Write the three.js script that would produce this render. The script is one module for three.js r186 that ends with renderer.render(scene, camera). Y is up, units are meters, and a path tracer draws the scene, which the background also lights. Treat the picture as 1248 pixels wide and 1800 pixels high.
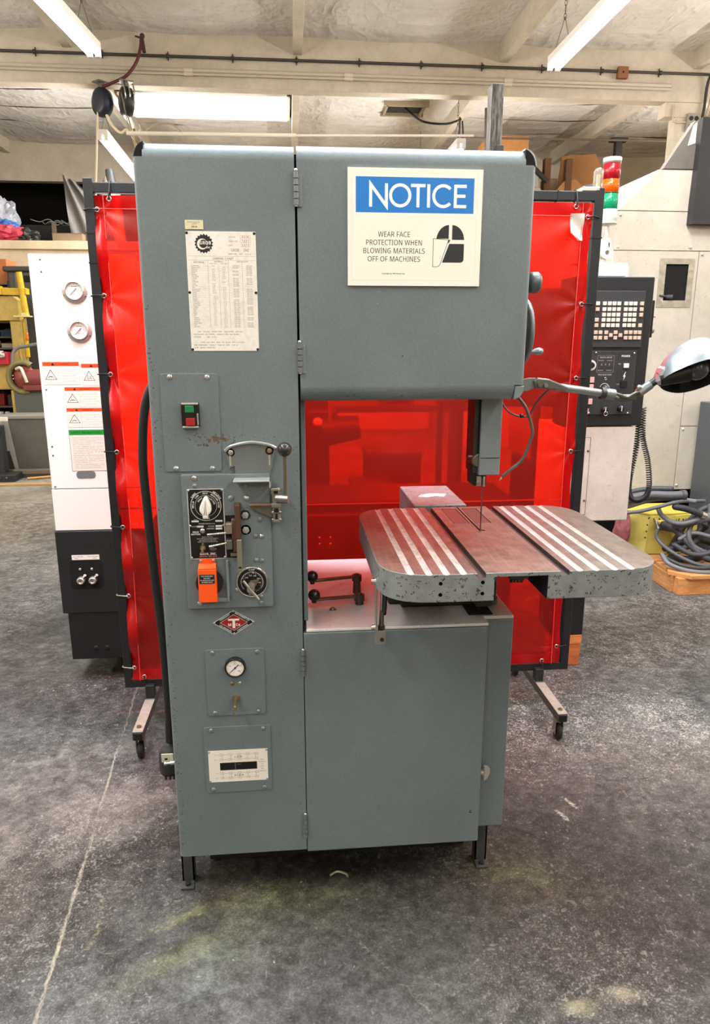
import * as THREE from 'three';
import { RoundedBoxGeometry } from 'three/addons/geometries/RoundedBoxGeometry.js';
import { mergeGeometries } from 'three/addons/utils/BufferGeometryUtils.js';
import { RectAreaLightUniformsLib } from 'three/addons/lights/RectAreaLightUniformsLib.js';
import { Brush, Evaluator, SUBTRACTION } from 'three-bvh-csg';

// ---------- camera, lights, exposure ----------
const scene = new THREE.Scene();
const renderer = new THREE.WebGLRenderer({ antialias: true });
renderer.toneMapping = THREE.LinearToneMapping;
renderer.toneMappingExposure = 1.42;
renderer.shadowMap.enabled = true;
RectAreaLightUniformsLib.init();
const camera = new THREE.PerspectiveCamera(71.61, 1248 / 1800, 0.05, 60);
camera.position.set(0, 1.42, 0);
{ const p = 13.83 * Math.PI / 180, t = 5.18 * Math.PI / 180;
  camera.lookAt(Math.sin(t) * Math.cos(p), 1.42 - Math.sin(p), -Math.cos(t) * Math.cos(p)); }
const TUBE_GLOW = 5, LAMP_DOWN = 36, LAMP_SIDE = 75, SKY_GLOW = 3.2, SKYLIGHT = 13;
const LAMP_COLOR = 0xfffaf3;

// ---------- helpers ----------
let seed = 7;
const rnd = () => { seed = (seed * 1664525 + 1013904223) >>> 0; return seed / 4294967296; };
const rr = (a, b) => a + (b - a) * rnd();
const shift = (o, x, y, z) => { o.position.add(V(x, y, z)); return o; };
const V = (x, y, z) => new THREE.Vector3(x, y, z);
const names = new Map();
function numbered(n) { const k = names.get(n) || 0; names.set(n, k + 1); return k ? n + '_' + String(k).padStart(3, '0') : n; }
function thing(name, label, category, base = [0, 0, 0], group, turn) {
  const o = new THREE.Group(); o.name = numbered(name); o.position.set(...base);
  o.userData = { label, category }; if (group) o.userData.group = group;
  if (turn !== undefined) { o.rotation.y = turn; o.L = true; }
  scene.add(o); return o;
}
function origin(o) { const v = V(0, 0, 0); for (; o && o !== scene && !o.L; o = o.parent) v.add(o.position); return v; }
// a named part: geometry in world metres (or local ones under a turned thing), placed at pos
function P(parent, name, geo, mat, pos = [0, 0, 0], rot, label) {
  const m = new THREE.Mesh(geo, mat); m.castShadow = m.receiveShadow = true;
  const w = origin(parent);
  m.name = parent === scene ? numbered(name) : name;
  if (parent !== scene) { const n = parent.children.filter((c) => c.name.replace(/_\d{3}$/, '') === name).length; if (n) m.name = name + '_' + String(n).padStart(3, '0'); }
  m.position.set(pos[0] - w.x, pos[1] - w.y, pos[2] - w.z);
  if (rot) m.rotation.set(...rot);
  if (label) m.userData.label = label;
  parent.add(m); return m;
}
function solo(name, geo, mat, label, category, group, pos, rot) {
  const m = P(scene, name, geo, mat, pos, rot); m.userData.label = label; m.userData.category = category; if (group) m.userData.group = group; return m;
}
function S(name, geo, mat, parent = scene, pos, rot) { const m = P(parent, name, geo, mat, pos, rot); if (parent === scene) m.userData.kind = 'structure'; return m; }

// geometry makers
function uvBox(g, s = 1) {   // uv in metres from the dominant direction of each face
  if (g.index) g = g.toNonIndexed();
  const p = g.attributes.position, n = p.count, uv = new Float32Array(n * 2);
  const a = V(0, 0, 0), b = V(0, 0, 0), c = V(0, 0, 0);
  for (let i = 0; i < n; i += 3) {
    a.fromBufferAttribute(p, i); b.fromBufferAttribute(p, i + 1); c.fromBufferAttribute(p, i + 2);
    const f = b.clone().sub(a).cross(c.clone().sub(a)); const ax = Math.abs(f.x), ay = Math.abs(f.y), az = Math.abs(f.z);
    [a, b, c].forEach((q, k) => { const u = az >= ax && az >= ay ? [q.x, q.y] : ax >= ay ? [q.z, q.y] : [q.x, q.z]; uv[(i + k) * 2] = u[0] * s; uv[(i + k) * 2 + 1] = u[1] * s; });
  }
  g.setAttribute('uv', new THREE.BufferAttribute(uv, 2)); return g;
}
function box(x0, x1, y0, y1, z0, z1, r = 0) {
  const w = Math.abs(x1 - x0), h = Math.abs(y1 - y0), d = Math.abs(z1 - z0);
  const g = r ? new RoundedBoxGeometry(w, h, d, 2, Math.min(r, w / 2.01, h / 2.01, d / 2.01)) : new THREE.BoxGeometry(w, h, d);
  g.translate((x0 + x1) / 2, (y0 + y1) / 2, (z0 + z1) / 2); return uvBox(g);
}
function cyl(a, b, r0, r1 = r0, n = 20, open = false) {   // from a to b
  const A = V(...a), B = V(...b), d = B.clone().sub(A), L = d.length();
  const g = new THREE.CylinderGeometry(r1, r0, L, n, 1, open); g.translate(0, L / 2, 0);
  g.applyQuaternion(new THREE.Quaternion().setFromUnitVectors(V(0, 1, 0), d.normalize())); g.translate(A.x, A.y, A.z); return g.index ? g.toNonIndexed() : g;
}
const curve = (pts, closed = false) => new THREE.CatmullRomCurve3(pts.map((p) => V(...p)), closed, 'catmullrom', 0.5);
function tube(pts, r, n = 8, seg, closed = false) { return new THREE.TubeGeometry(curve(pts, closed), seg || pts.length * 8, r, n, closed).toNonIndexed(); }
function capped(pts, r, n = 8, seg) { const e0 = new THREE.SphereGeometry(r, n, 6).translate(...pts[0]), e1 = new THREE.SphereGeometry(r, n, 6).translate(...pts[pts.length - 1]); return mg([tube(pts, r, n, seg), e0, e1]); }
function sph(c, r, w = 20, h = 14) { const g = new THREE.SphereGeometry(r, w, h); g.translate(...c); return g.toNonIndexed(); }
function lathe(pts, n = 28) { return new THREE.LatheGeometry(pts.map((p) => new THREE.Vector2(...p)), n).toNonIndexed(); }
function latheTo(pts, at, dir, n = 28) { const g = lathe(pts, n); g.applyQuaternion(new THREE.Quaternion().setFromUnitVectors(V(0, 1, 0), V(...dir).normalize())); g.translate(...at); return g; }
function mg(list) { return mergeGeometries(list.map((g) => { const q = g.index ? g.toNonIndexed() : g; const c = new THREE.BufferGeometry(); for (const k of ['position', 'normal', 'uv']) c.setAttribute(k, q.attributes[k]); return c; })); }
const shp = (pts) => new THREE.Shape(pts.map((p) => new THREE.Vector2(...p)));
function rrect(x0, x1, y0, y1, r) { const s = new THREE.Shape(); s.moveTo(x0 + r, y0); s.lineTo(x1 - r, y0); s.quadraticCurveTo(x1, y0, x1, y0 + r); s.lineTo(x1, y1 - r); s.quadraticCurveTo(x1, y1, x1 - r, y1); s.lineTo(x0 + r, y1); s.quadraticCurveTo(x0, y1, x0, y1 - r); s.lineTo(x0, y0 + r); s.quadraticCurveTo(x0, y0, x0 + r, y0); return s; }
// shape in xy, from z0 towards the camera by t
function exZ(s, z0, t, bevel = 0, cs = 8) { const g = new THREE.ExtrudeGeometry(s, { depth: t - 2 * bevel, bevelEnabled: bevel > 0, bevelSize: bevel, bevelThickness: bevel, bevelOffset: -bevel, bevelSegments: 2, curveSegments: cs }); g.translate(0, 0, z0 + bevel); return uvBox(g); }
// shape given in (z, y), extruded along x from x0 to x1
function exX(s, x0, x1, cs = 8) { const g = new THREE.ExtrudeGeometry(s, { depth: x1 - x0, bevelEnabled: false, curveSegments: cs }); g.rotateY(-Math.PI / 2); g.translate(x1, 0, 0); return uvBox(g); }
// shape given in (x, -z), extruded up from y0 to y1
function exY(s, y0, y1, bevel = 0, cs = 10) { const g = new THREE.ExtrudeGeometry(s, { depth: y1 - y0 - 2 * bevel, bevelEnabled: bevel > 0, bevelSize: bevel, bevelThickness: bevel, bevelOffset: -bevel, bevelSegments: 2, curveSegments: cs }); g.rotateX(-Math.PI / 2); g.translate(0, y0 + bevel, 0); return uvBox(g); }

// textures
function canvas(w, h, draw) { const c = document.createElement('canvas'); c.width = w; c.height = h; const x = c.getContext('2d'); draw(x, w, h); const t = new THREE.CanvasTexture(c); t.colorSpace = THREE.SRGBColorSpace; t.anisotropy = 8; return t; }
function fill(x, w, h, c) { x.fillStyle = c; x.fillRect(0, 0, w, h); }
function data(w, h, f, srgb = true) {
  const a = new Uint8Array(w * h * 4);
  for (let j = 0; j < h; j++) for (let i = 0; i < w; i++) { const c = f(i, j); const k = (j * w + i) * 4; a[k] = c[0]; a[k + 1] = c[1]; a[k + 2] = c[2]; a[k + 3] = 255; }
  const t = new THREE.DataTexture(a, w, h); t.magFilter = THREE.LinearFilter; t.minFilter = THREE.LinearMipmapLinearFilter; t.generateMipmaps = true; t.wrapS = t.wrapT = THREE.RepeatWrapping; if (srgb) t.colorSpace = THREE.SRGBColorSpace; t.needsUpdate = true; return t;
}
const hash = (i, j, k = 0) => { let h = (Math.imul(i, 374761393) ^ Math.imul(j, 668265263) ^ Math.imul(k, 2147483647 - 97)) >>> 0; h = Math.imul(h ^ (h >>> 13), 1274126177) >>> 0; return ((h ^ (h >>> 16)) >>> 0) / 4294967296; };
const sm = (t) => t * t * (3 - 2 * t);
function noise(x, y, k = 0) { const i = Math.floor(x), j = Math.floor(y), u = sm(x - i), v = sm(y - j); const a = hash(i, j, k), b = hash(i + 1, j, k), c = hash(i, j + 1, k), d = hash(i + 1, j + 1, k); return a + (b - a) * u + (c - a) * v + (a - b - c + d) * u * v; }
// periodic version for textures that repeat
function pnoise(x, y, per, k = 0) { const i = Math.floor(x), j = Math.floor(y), u = sm(x - i), v = sm(y - j), w = (n) => ((n % per) + per) % per; const a = hash(w(i), w(j), k), b = hash(w(i + 1), w(j), k), c = hash(w(i), w(j + 1), k), d = hash(w(i + 1), w(j + 1), k); return a + (b - a) * u + (c - a) * v + (a - b - c + d) * u * v; }
function fbm(x, y, o = 4, k = 0) { let s = 0, a = 0.5; for (let n = 0; n < o; n++) { s += a * noise(x, y, k + n); x *= 2.03; y *= 2.03; a *= 0.5; } return s; }
const clamp = (v, a = 0, b = 1) => Math.min(b, Math.max(a, v));
const step = (a, b, v) => sm(clamp((v - a) / (b - a)));

// materials
const mats = new Map();
function M(color, roughness = 0.6, metalness = 0, extra) {
  const key = color + '|' + roughness + '|' + metalness; if (!extra && mats.has(key)) return mats.get(key);
  const m = extra && (extra.transmission !== undefined || extra.clearcoat !== undefined || extra.sheen !== undefined) ? new THREE.MeshPhysicalMaterial({ color, roughness, metalness, side: THREE.DoubleSide, ...extra }) : new THREE.MeshStandardMaterial({ color, roughness, metalness, side: THREE.DoubleSide, ...extra });
  if (!extra) mats.set(key, m); return m;
}
const microBump = data(256, 256, (i, j) => { const v = 127 + 60 * (pnoise(i / 8, j / 8, 32, 3) - 0.5) + 90 * (pnoise(i / 3.2, j / 3.2, 80, 5) - 0.5); return [v, v, v]; }, false);
const bump = (rx, ry) => { const t = microBump.clone(); t.repeat.set(rx, ry); t.needsUpdate = true; return t; };
const pebble = bump(9, 9);

const BLACK = M(0x0b0b0c, 0.6), DARK = M(0x17181a, 0.55), RUBBER = M(0x141415, 0.75), CHROME = M(0xd8d8d6, 0.18, 1), STEEL = M(0x9a9a98, 0.34, 0.9), DULL = M(0x77746e, 0.5, 0.8), WHITE = M(0xe9e7e0, 0.5), IVORY = M(0xe6dfcf, 0.5), BRASSY = M(0xa99a78, 0.35, 0.9), RUST = M(0x5d4335, 0.65, 0.5);
// ---------- the room ----------
const STAINS = [ // x, z, rx, rz, turn, r, g, b, strength: dust, oil and grinding chalk on the concrete
  [0.55, -1.66, 0.10, 0.09, 0.2, 150, 158, 70, 0.55], [0.68, -1.56, 0.16, 0.09, -0.5, 128, 132, 66, 0.45], [0.57, -1.49, 0.1, 0.05, 0.3, 120, 126, 66, 0.3],
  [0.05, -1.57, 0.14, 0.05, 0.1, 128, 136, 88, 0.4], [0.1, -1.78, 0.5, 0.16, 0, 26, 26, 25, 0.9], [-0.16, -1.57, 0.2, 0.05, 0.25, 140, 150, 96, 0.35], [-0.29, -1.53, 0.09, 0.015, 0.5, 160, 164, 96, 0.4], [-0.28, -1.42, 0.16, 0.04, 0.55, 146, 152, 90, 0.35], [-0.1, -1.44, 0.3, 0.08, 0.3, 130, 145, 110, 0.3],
  [0.75, -1.42, 0.26, 0.18, 0.1, 48, 33, 33, 0.8], [0.85, -1.8, 0.55, 0.36, 0.3, 44, 38, 37, 0.75], [0.35, -1.42, 0.36, 0.12, 0, 50, 48, 47, 0.6], [1.05, -2.25, 0.13, 0.05, 0.1, 40, 40, 40, 0.4], [0.97, -2.03, 0.09, 0.05, 0, 42, 42, 42, 0.5],
  [0.6, -1.2, 0.035, 0.02, 0, 190, 180, 140, 0.8], [0.71, -1.22, 0.045, 0.022, 0, 180, 170, 140, 0.6], [-0.95, -2.15, 0.42, 0.3, 0.4, 150, 142, 134, 0.5], [-0.55, -1.95, 0.2, 0.12, 0.4, 160, 152, 146, 0.5], [-1.0, -1.65, 0.3, 0.2, 0, 148, 140, 132, 0.35], [1.25, -2.1, 0.5, 0.35, 0.2, 128, 122, 114, 0.45],
  [-0.7, -2.75, 0.5, 0.2, 0, 60, 54, 54, 0.45], [0.0, -1.25, 0.7, 0.25, 0, 116, 120, 122, 0.35], [-0.35, -1.2, 0.35, 0.2, 0, 122, 124, 126, 0.35],
];
function floorTone(x, z) {
  const big = fbm(x * 0.55 + 9, z * 0.55 + 4, 4, 1) - 0.47, mid = fbm(x * 2.6, z * 2.6, 4, 11) - 0.47, grain = fbm(x * 21, z * 21, 3, 21) - 0.44;
  let v = 55 + big * 36 + mid * 46 + grain * 50; const warm = (fbm(x * 1.3 + 3, z * 1.3, 3, 31) - 0.45) * 16;
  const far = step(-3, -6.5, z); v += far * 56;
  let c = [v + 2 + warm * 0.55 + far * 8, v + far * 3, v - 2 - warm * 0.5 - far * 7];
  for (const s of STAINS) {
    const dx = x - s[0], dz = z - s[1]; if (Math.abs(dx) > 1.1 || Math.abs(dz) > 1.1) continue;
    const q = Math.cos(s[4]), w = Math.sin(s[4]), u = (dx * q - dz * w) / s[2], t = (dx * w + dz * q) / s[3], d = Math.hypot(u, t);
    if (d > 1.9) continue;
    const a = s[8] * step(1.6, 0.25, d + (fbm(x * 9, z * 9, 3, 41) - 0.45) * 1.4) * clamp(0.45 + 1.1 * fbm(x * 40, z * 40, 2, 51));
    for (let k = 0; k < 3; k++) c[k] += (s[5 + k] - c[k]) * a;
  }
  return c;
}
const dustAt = (X, Z) => fbm(X * 1.7 + 5, Z * 1.7 + 2, 3, 61) + 0.1 * step(0.5, -0.5, X) - 0.02 + 0.12 * step(-1.9, -2.2, Z) * step(0.7, 1, X);
function floorCanvas(x0, x1, z0, z1, w, h) {   // concrete with dust specks, chips, a dusty joint and scratches
  return canvas(w, h, (x) => {
    const im = x.createImageData(w, h), k0 = w / (x1 - x0), soft = k0 > 500 ? 1 : 0.6;
    for (let j = 0; j < h; j++) for (let i = 0; i < w; i++) {
      const X = x0 + (x1 - x0) * i / w, Z = z0 + (z1 - z0) * j / h, c = floorTone(X, Z), dd = Math.max(0, dustAt(X, Z) - 0.4);
      const g = (noise(X * 75, Z * 95, 83) - 0.5) * 26 + (noise(X * 300, Z * 330, 84) - 0.5) * 34 * soft + (noise(X * 34, Z * 44, 85) - 0.5) * 22;
      const cl = noise(X * 26, Z * 30, 74), sp = noise(X * 230 + Z * 40, Z * 210, 71), sp2 = noise(X * 95, Z * 120, 72), sp3 = noise(X * 520, Z * 560, 77);
      let a = 0; if (sp > 0.9 - 0.7 * dd * cl) a = 0.22 + 0.9 * dd; if (sp2 > 0.95 - 0.5 * dd * cl) a = Math.max(a, 0.3 + 0.6 * dd); if (sp3 > 0.86 - 0.5 * dd) a = Math.max(a, 0.2 + 0.7 * dd);
      const k = (j * w + i) * 4; for (let n = 0; n < 3; n++) im.data[k + n] = clamp(c[n] + g + (196 - n * 9 - c[n]) * Math.min(0.75, a * soft), 0, 255); im.data[k + 3] = 255;
    }
    x.putImageData(im, 0, 0); seed = 4242;
    const px = (X) => (X - x0) * k0, pz = (Z) => (Z - z0) * k0;
    const rough = (pts, mm, col, n) => { for (let q = 0; q < n; q++) { x.strokeStyle = col; x.lineWidth = mm * 0.001 * k0 * (0.3 + rnd()); x.beginPath(); const s = rnd(), e = s + 0.01 + rnd() * 0.07; for (let k = 0; k <= 6; k++) { const t = clamp(s + (e - s) * k / 6) * (pts.length - 1), i = Math.min(pts.length - 2, Math.floor(t)), f = t - i; const X = pts[i][0] + (pts[i + 1][0] - pts[i][0]) * f + rr(-0.005, 0.005), Z = pts[i][1] + (pts[i + 1][1] - pts[i][1]) * f; k ? x.lineTo(px(X), pz(Z)) : x.moveTo(px(X), pz(Z)); } x.stroke(); } };
    const joint = [[-0.5, -0.6], [-0.57, -1.26], [-0.585, -1.5], [-0.6, -1.8], [-0.63, -2.2], [-0.648, -2.54], [-0.72, -3.6], [-0.78, -4.4]];
    x.strokeStyle = 'rgba(40,38,36,0.4)'; x.lineWidth = 0.002 * k0; x.beginPath(); joint.forEach((p, i) => i ? x.lineTo(px(p[0]), pz(p[1])) : x.moveTo(px(p[0]), pz(p[1]))); x.stroke();
    rough(joint, 3, 'rgba(186,176,156,0.3)', 120); rough([[-0.5, -0.6], [-0.57, -1.26], [-0.6, -1.75]], 5, 'rgba(186,178,156,0.28)', 70);
    rough([[0.1, -1.51], [0.13, -1.42], [0.2, -1.33], [0.3, -1.17]], 2.4, 'rgba(160,164,128,0.4)', 22); rough([[-0.515, -1.62], [-0.5, -1.5], [-0.51, -1.44]], 3, 'rgba(160,162,110,0.35)', 14); rough([[-2.2, -3.84], [-0.8, -3.87]], 4, 'rgba(40,36,34,0.6)', 40);
    for (const [u, v, p, q, r] of [[0.83, -1.92, 0.86, -1.85, 7], [0.79, -1.85, 0.81, -1.8, 8], [0.74, -2.5, 0.78, -2.38, 14]]) for (let n = 0; n < 60; n++) { const t = rnd(); x.fillStyle = `rgba(${rr(170, 210)},${rr(160, 200)},${rr(140, 185)},${rr(0.15, 0.5)})`; x.beginPath(); x.ellipse(px(u + (p - u) * t + rr(-0.5, 0.5) * r * 0.0016), pz(v + (q - v) * t + rr(-0.5, 0.5) * r * 0.0016), rr(1, 4), rr(1, 2.5), rnd() * 3, 0, 7); x.fill(); }
    for (let i = 0; i < 1900; i++) { const X = rr(-3.2, 3.2), Z = rr(-6, -0.6), s = k0 / 1000; if (dustAt(X, Z) + rnd() * 0.3 < 0.5) continue; x.fillStyle = `rgba(${rr(190, 240)},${rr(185, 235)},${rr(165, 220)},${rr(0.4, 0.95)})`; x.beginPath(); x.ellipse(px(X), pz(Z), rr(1, 4.5) * s, rr(0.8, 2.6) * s, rnd() * 3, 0, 7); x.fill(); }
    for (let i = 0; i < 160; i++) { const X = rr(-1.5, 1.6), Z = rr(-3, -1), L = rr(0.02, 0.12), a = rr(-0.9, 0.9); x.strokeStyle = `rgba(190,186,176,${rr(0.05, 0.16)})`; x.lineWidth = rr(1, 4) * k0 / 1000; x.beginPath(); x.moveTo(px(X), pz(Z)); x.lineTo(px(X + L * Math.cos(a)), pz(Z + L * Math.sin(a))); x.stroke(); }
  });
}
const ZA = [-1.4, 1.6, -2.9, -0.7], ZB = [-3.2, 3.2, -6.4, 0];
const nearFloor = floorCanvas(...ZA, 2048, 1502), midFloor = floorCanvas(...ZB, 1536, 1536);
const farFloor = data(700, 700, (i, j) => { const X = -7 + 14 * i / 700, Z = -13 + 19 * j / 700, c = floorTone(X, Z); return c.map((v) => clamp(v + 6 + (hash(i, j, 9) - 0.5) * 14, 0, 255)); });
{
  const pos = [], nor = [], uv = [], groups = [], ZC = [-7, 7, -13, 6];
  const quad = (x0, x1, z0, z1, m, r, flip) => { const s = pos.length / 3; for (const [x, z] of [[x0, z1], [x1, z1], [x1, z0], [x0, z1], [x1, z0], [x0, z0]]) { pos.push(x, 0, z); nor.push(0, 1, 0); const v = (z - r[2]) / (r[3] - r[2]); uv.push((x - r[0]) / (r[1] - r[0]), flip ? 1 - v : v); } groups.push([s, 6, m]); };
  const ring = (o, n, m, r, flip) => { quad(o[0], o[1], n[3], o[3], m, r, flip); quad(o[0], o[1], o[2], n[2], m, r, flip); quad(o[0], n[0], n[2], n[3], m, r, flip); quad(n[1], o[1], n[2], n[3], m, r, flip); };
  quad(...ZA, 0, ZA, true); ring(ZB, ZA, 1, ZB, true); ring(ZC, ZB, 2, ZC, false);
  const g = new THREE.BufferGeometry(); g.setAttribute('position', new THREE.Float32BufferAttribute(pos, 3)); g.setAttribute('normal', new THREE.Float32BufferAttribute(nor, 3)); g.setAttribute('uv', new THREE.Float32BufferAttribute(uv, 2));
  const slab = box(-7, 7, -0.2, -0.004, -13, 6), n0 = pos.length / 3, all = mg([g, slab]); groups.push([n0, slab.attributes.position.count, 3]); for (const q of groups) all.addGroup(...q);
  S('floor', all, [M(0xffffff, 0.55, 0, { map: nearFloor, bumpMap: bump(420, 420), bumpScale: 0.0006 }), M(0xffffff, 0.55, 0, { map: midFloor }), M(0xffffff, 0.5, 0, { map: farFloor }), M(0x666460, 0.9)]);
}

const plaster = data(512, 512, (i, j) => { const n = pnoise(i / 64, j / 64, 8, 1) * 0.5 + pnoise(i / 16, j / 16, 32, 2) * 0.3 + pnoise(i / 4, j / 4, 128, 3) * 0.2, d = pnoise(i / 5, j / 5, 102, 7) > 0.93 ? -22 : 0; const v = 236 + (n - 0.5) * 34 + d; return [clamp(v, 0, 255), clamp(v - 1, 0, 255), clamp(v - 3, 0, 255)]; });
const paintTex = (rx, ry) => { const t = plaster.clone(); t.repeat.set(rx, ry); t.needsUpdate = true; return t; };
const foil = data(512, 512, (i, j) => { const u = i / 512, v = j / 512; let n = 0; for (let k = 0; k < 4; k++) n += Math.abs(pnoise(u * 6 * (k + 1) + 2 * pnoise(u * 4, v * 4, 4, 40 + k), v * 5 * (k + 1), 6 * (k + 1), 50 + k) - 0.5) / (k + 1); return [clamp(255 - n * 300, 0, 255), 0, 0]; }, false);
const CEIL = M(0xe9e6e3, 0.75, 0, { map: paintTex(0.4, 0.4), bumpMap: foil, bumpScale: 0.02 }), WALLPAINT = M(0xe2d0b0, 0.8, 0, { map: paintTex(0.5, 0.5) }), BEAM = M(0xd3cab9, 0.7, 0, { map: paintTex(0.9, 0.9), bumpMap: bump(3, 3), bumpScale: 0.002 }), DARKWALL = M(0x0d0c0b, 0.95);

// floor-to-roof enclosure
S('wall_left', box(-7.2, -7, 0, 4.4, -13, 6), WALLPAINT); S('wall_right', box(7, 7.2, 0, 4.4, -13, 6), WALLPAINT);
S('wall_front', box(-7, 7, 0, 4.4, 6, 6.2), WALLPAINT); S('wall_back', box(-7, 7, 0, 4.4, -13.2, -13), DARKWALL);
// roof deck with its skylight openings (x0, x1, z0, z1)
const SKYLIGHTS = [[-1.83, 0.07, -9.8, -8.9], [-1.83, 0.07, -2.75, -1.45], [0.2, 2.0, -2.75, -1.45]];
const deckShape = shp([[-7, -6], [7, -6], [7, 13], [-7, 13]]);
for (const [x0, x1, z0, z1] of SKYLIGHTS) deckShape.holes.push(new THREE.Path([[x0, -z1], [x1, -z1], [x1, -z0], [x0, -z0]].map((p) => new THREE.Vector2(...p))));
const deck = S('ceiling', exY(deckShape, 4.16, 4.4), CEIL);
const PURX = [-5.8, -3.85, -1.9, 0.135, 2.06, 3.96, 5.9];
function sheet(x0, x1, z0, z1, sag) { // a stapled insulation sheet hanging a little between its purlins
  const nx = 14, nz = 8, g = new THREE.PlaneGeometry(x1 - x0, z1 - z0, nx, nz); g.rotateX(Math.PI / 2); const p = g.attributes.position; const k = Math.floor(rnd() * 99);
  for (let i = 0; i < p.count; i++) { const u = (p.getX(i) + (x1 - x0) / 2) / (x1 - x0), v = (p.getZ(i) + (z1 - z0) / 2) / (z1 - z0); p.setY(i, 4.085 - sag * Math.sin(Math.PI * u) * (0.6 + 0.4 * Math.sin(Math.PI * v)) + 0.018 * (noise(u * 5, v * 3, k) - 0.5) - 0.012 * Math.pow(2 * v - 1, 2)); p.setX(i, p.getX(i) + (x0 + x1) / 2); p.setZ(i, p.getZ(i) + (z0 + z1) / 2); }
  g.computeVertexNormals(); return uvBox(g);
}
for (let b = 0; b < PURX.length - 1; b++) {
  const rows = [[-13, -11.4], [-11.25, -10.15], [-10.15, -9.55], [-9.55, -8.9], [-8.9, -8.25], [-8.25, -7.42], [-7.32, -5.6], [-5.6, -3.5], [-3.4, -1], [-1, 1.5], [1.5, 4], [4, 6]];
  for (const [z0, z1] of rows) { const hole = SKYLIGHTS.find((h) => h[0] > PURX[b] - 0.1 && h[1] < PURX[b + 1] + 0.1 && h[2] < z1 && h[3] > z0);
    for (const [a, c] of hole ? [[z0, Math.min(z1, hole[2])], [Math.max(z0, hole[3]), z1]] : [[z0, z1]]) if (c - a > 0.05) P(deck, 'ceiling_sheet', sheet(PURX[b] + 0.03, PURX[b + 1] - 0.03, a, c, 0.045), CEIL); }
}
S('beam_roof', box(-7, 7, 3.63, 4.1, -7.44, -7.3, 0.006), BEAM); S('beam_roof', box(-7, 7, 3.56, 4.1, -11.36, -11.2, 0.006), BEAM); S('beam_roof', box(-7, 7, 3.63, 4.1, -3.54, -3.4, 0.006), BEAM); S('beam_roof', box(-7, 7, 3.63, 4.1, 1.4, 1.54, 0.006), BEAM);
for (const x of PURX) for (const [z0, z1] of [[-13, -11.36], [-11.2, -7.44], [-7.3, -3.54], [-3.4, 1.4], [1.54, 6]]) S('beam_purlin', box(x - 0.042, x + 0.042, 3.915, 4.12, z0, z1, 0.004), BEAM);
S('column_post', box(3.8, 3.94, 0, 3.63, -7.46, -7.32, 0.008), BEAM); S('trim_post_cap', box(3.68, 4.06, 3.5, 3.63, -7.45, -7.31, 0.005), BEAM);
for (const [x0, x1, z0, z1] of SKYLIGHTS) {
  S('trim_skylight', mg([box(x0, x0 + 0.03, 4.03, 4.3, z0, z1), box(x1 - 0.03, x1, 4.03, 4.3, z0, z1), box(x0, x1, 4.03, 4.3, z0, z0 + 0.03), box(x0, x1, 4.05, 4.3, z1 - 0.03, z1)]), M(0xe9e2d2, 0.7));
  S('window_skylight', box(x0 + 0.03, x1 - 0.03, 4.2, 4.215, z0 + 0.03, z1 - 0.03), M(0xffffff, 0.6, 0, { emissive: 0xf4f8ff, emissiveIntensity: SKY_GLOW }));
  const l = new THREE.RectAreaLight(0xe6f0ff, SKYLIGHT, x1 - x0 - 0.08, z1 - z0 - 0.08); l.position.set((x0 + x1) / 2, 4.19, (z0 + z1) / 2); l.rotation.x = -Math.PI / 2; scene.add(l);
}
// dark open hatch in the ceiling sheet
{ const h = S('trim_hatch', mg([box(1.18, 1.2, 4.0, 4.07, -9.35, -8.95), box(1.62, 1.64, 4.0, 4.07, -9.35, -8.95), box(1.15, 1.67, 4.0, 4.07, -9.37, -9.33), box(1.15, 1.67, 4.0, 4.07, -8.98, -8.94)]), M(0x9a8c74, 0.8)); P(h, 'hatch_opening', box(1.2, 1.62, 4.035, 4.05, -9.34, -8.97), M(0x2b2722, 0.9, 0, { map: paintTex(5, 5) })); }
// partition walls under the two storage lofts
S('wall_partition', box(-7, -1.72, 0, 2.5, -9.64, -9.5), WALLPAINT); S('trim_ledge', box(-7, -1.72, 2.46, 2.56, -9.66, -9.46, 0.008), WALLPAINT); S('floor_loft', box(-7, -1.72, 2.42, 2.5, -13, -9.64), M(0x5a4a36, 0.8));
S('wall_centre', box(-1.72, 2.25, 0, 3.58, -11.34, -11.22), WALLPAINT); S('wall_loft', box(-1.72, -1.6, 2.5, 3.05, -13, -9.64), DARKWALL); S('wall_loft', box(2.2, 2.3, 0, 3.1, -13, -9.2), M(0x8a7860, 0.9));
S('wall_store', box(2.25, 7, 0, 3.04, -9.3, -9.16), WALLPAINT); S('floor_store', box(2.25, 7, 3.02, 3.1, -13, -9.1, 0.005), M(0xa9906c, 0.75));
S('wall_store', box(2.25, 7, 3.1, 4.1, -12.1, -12), M(0x55483a, 0.95));

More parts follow.
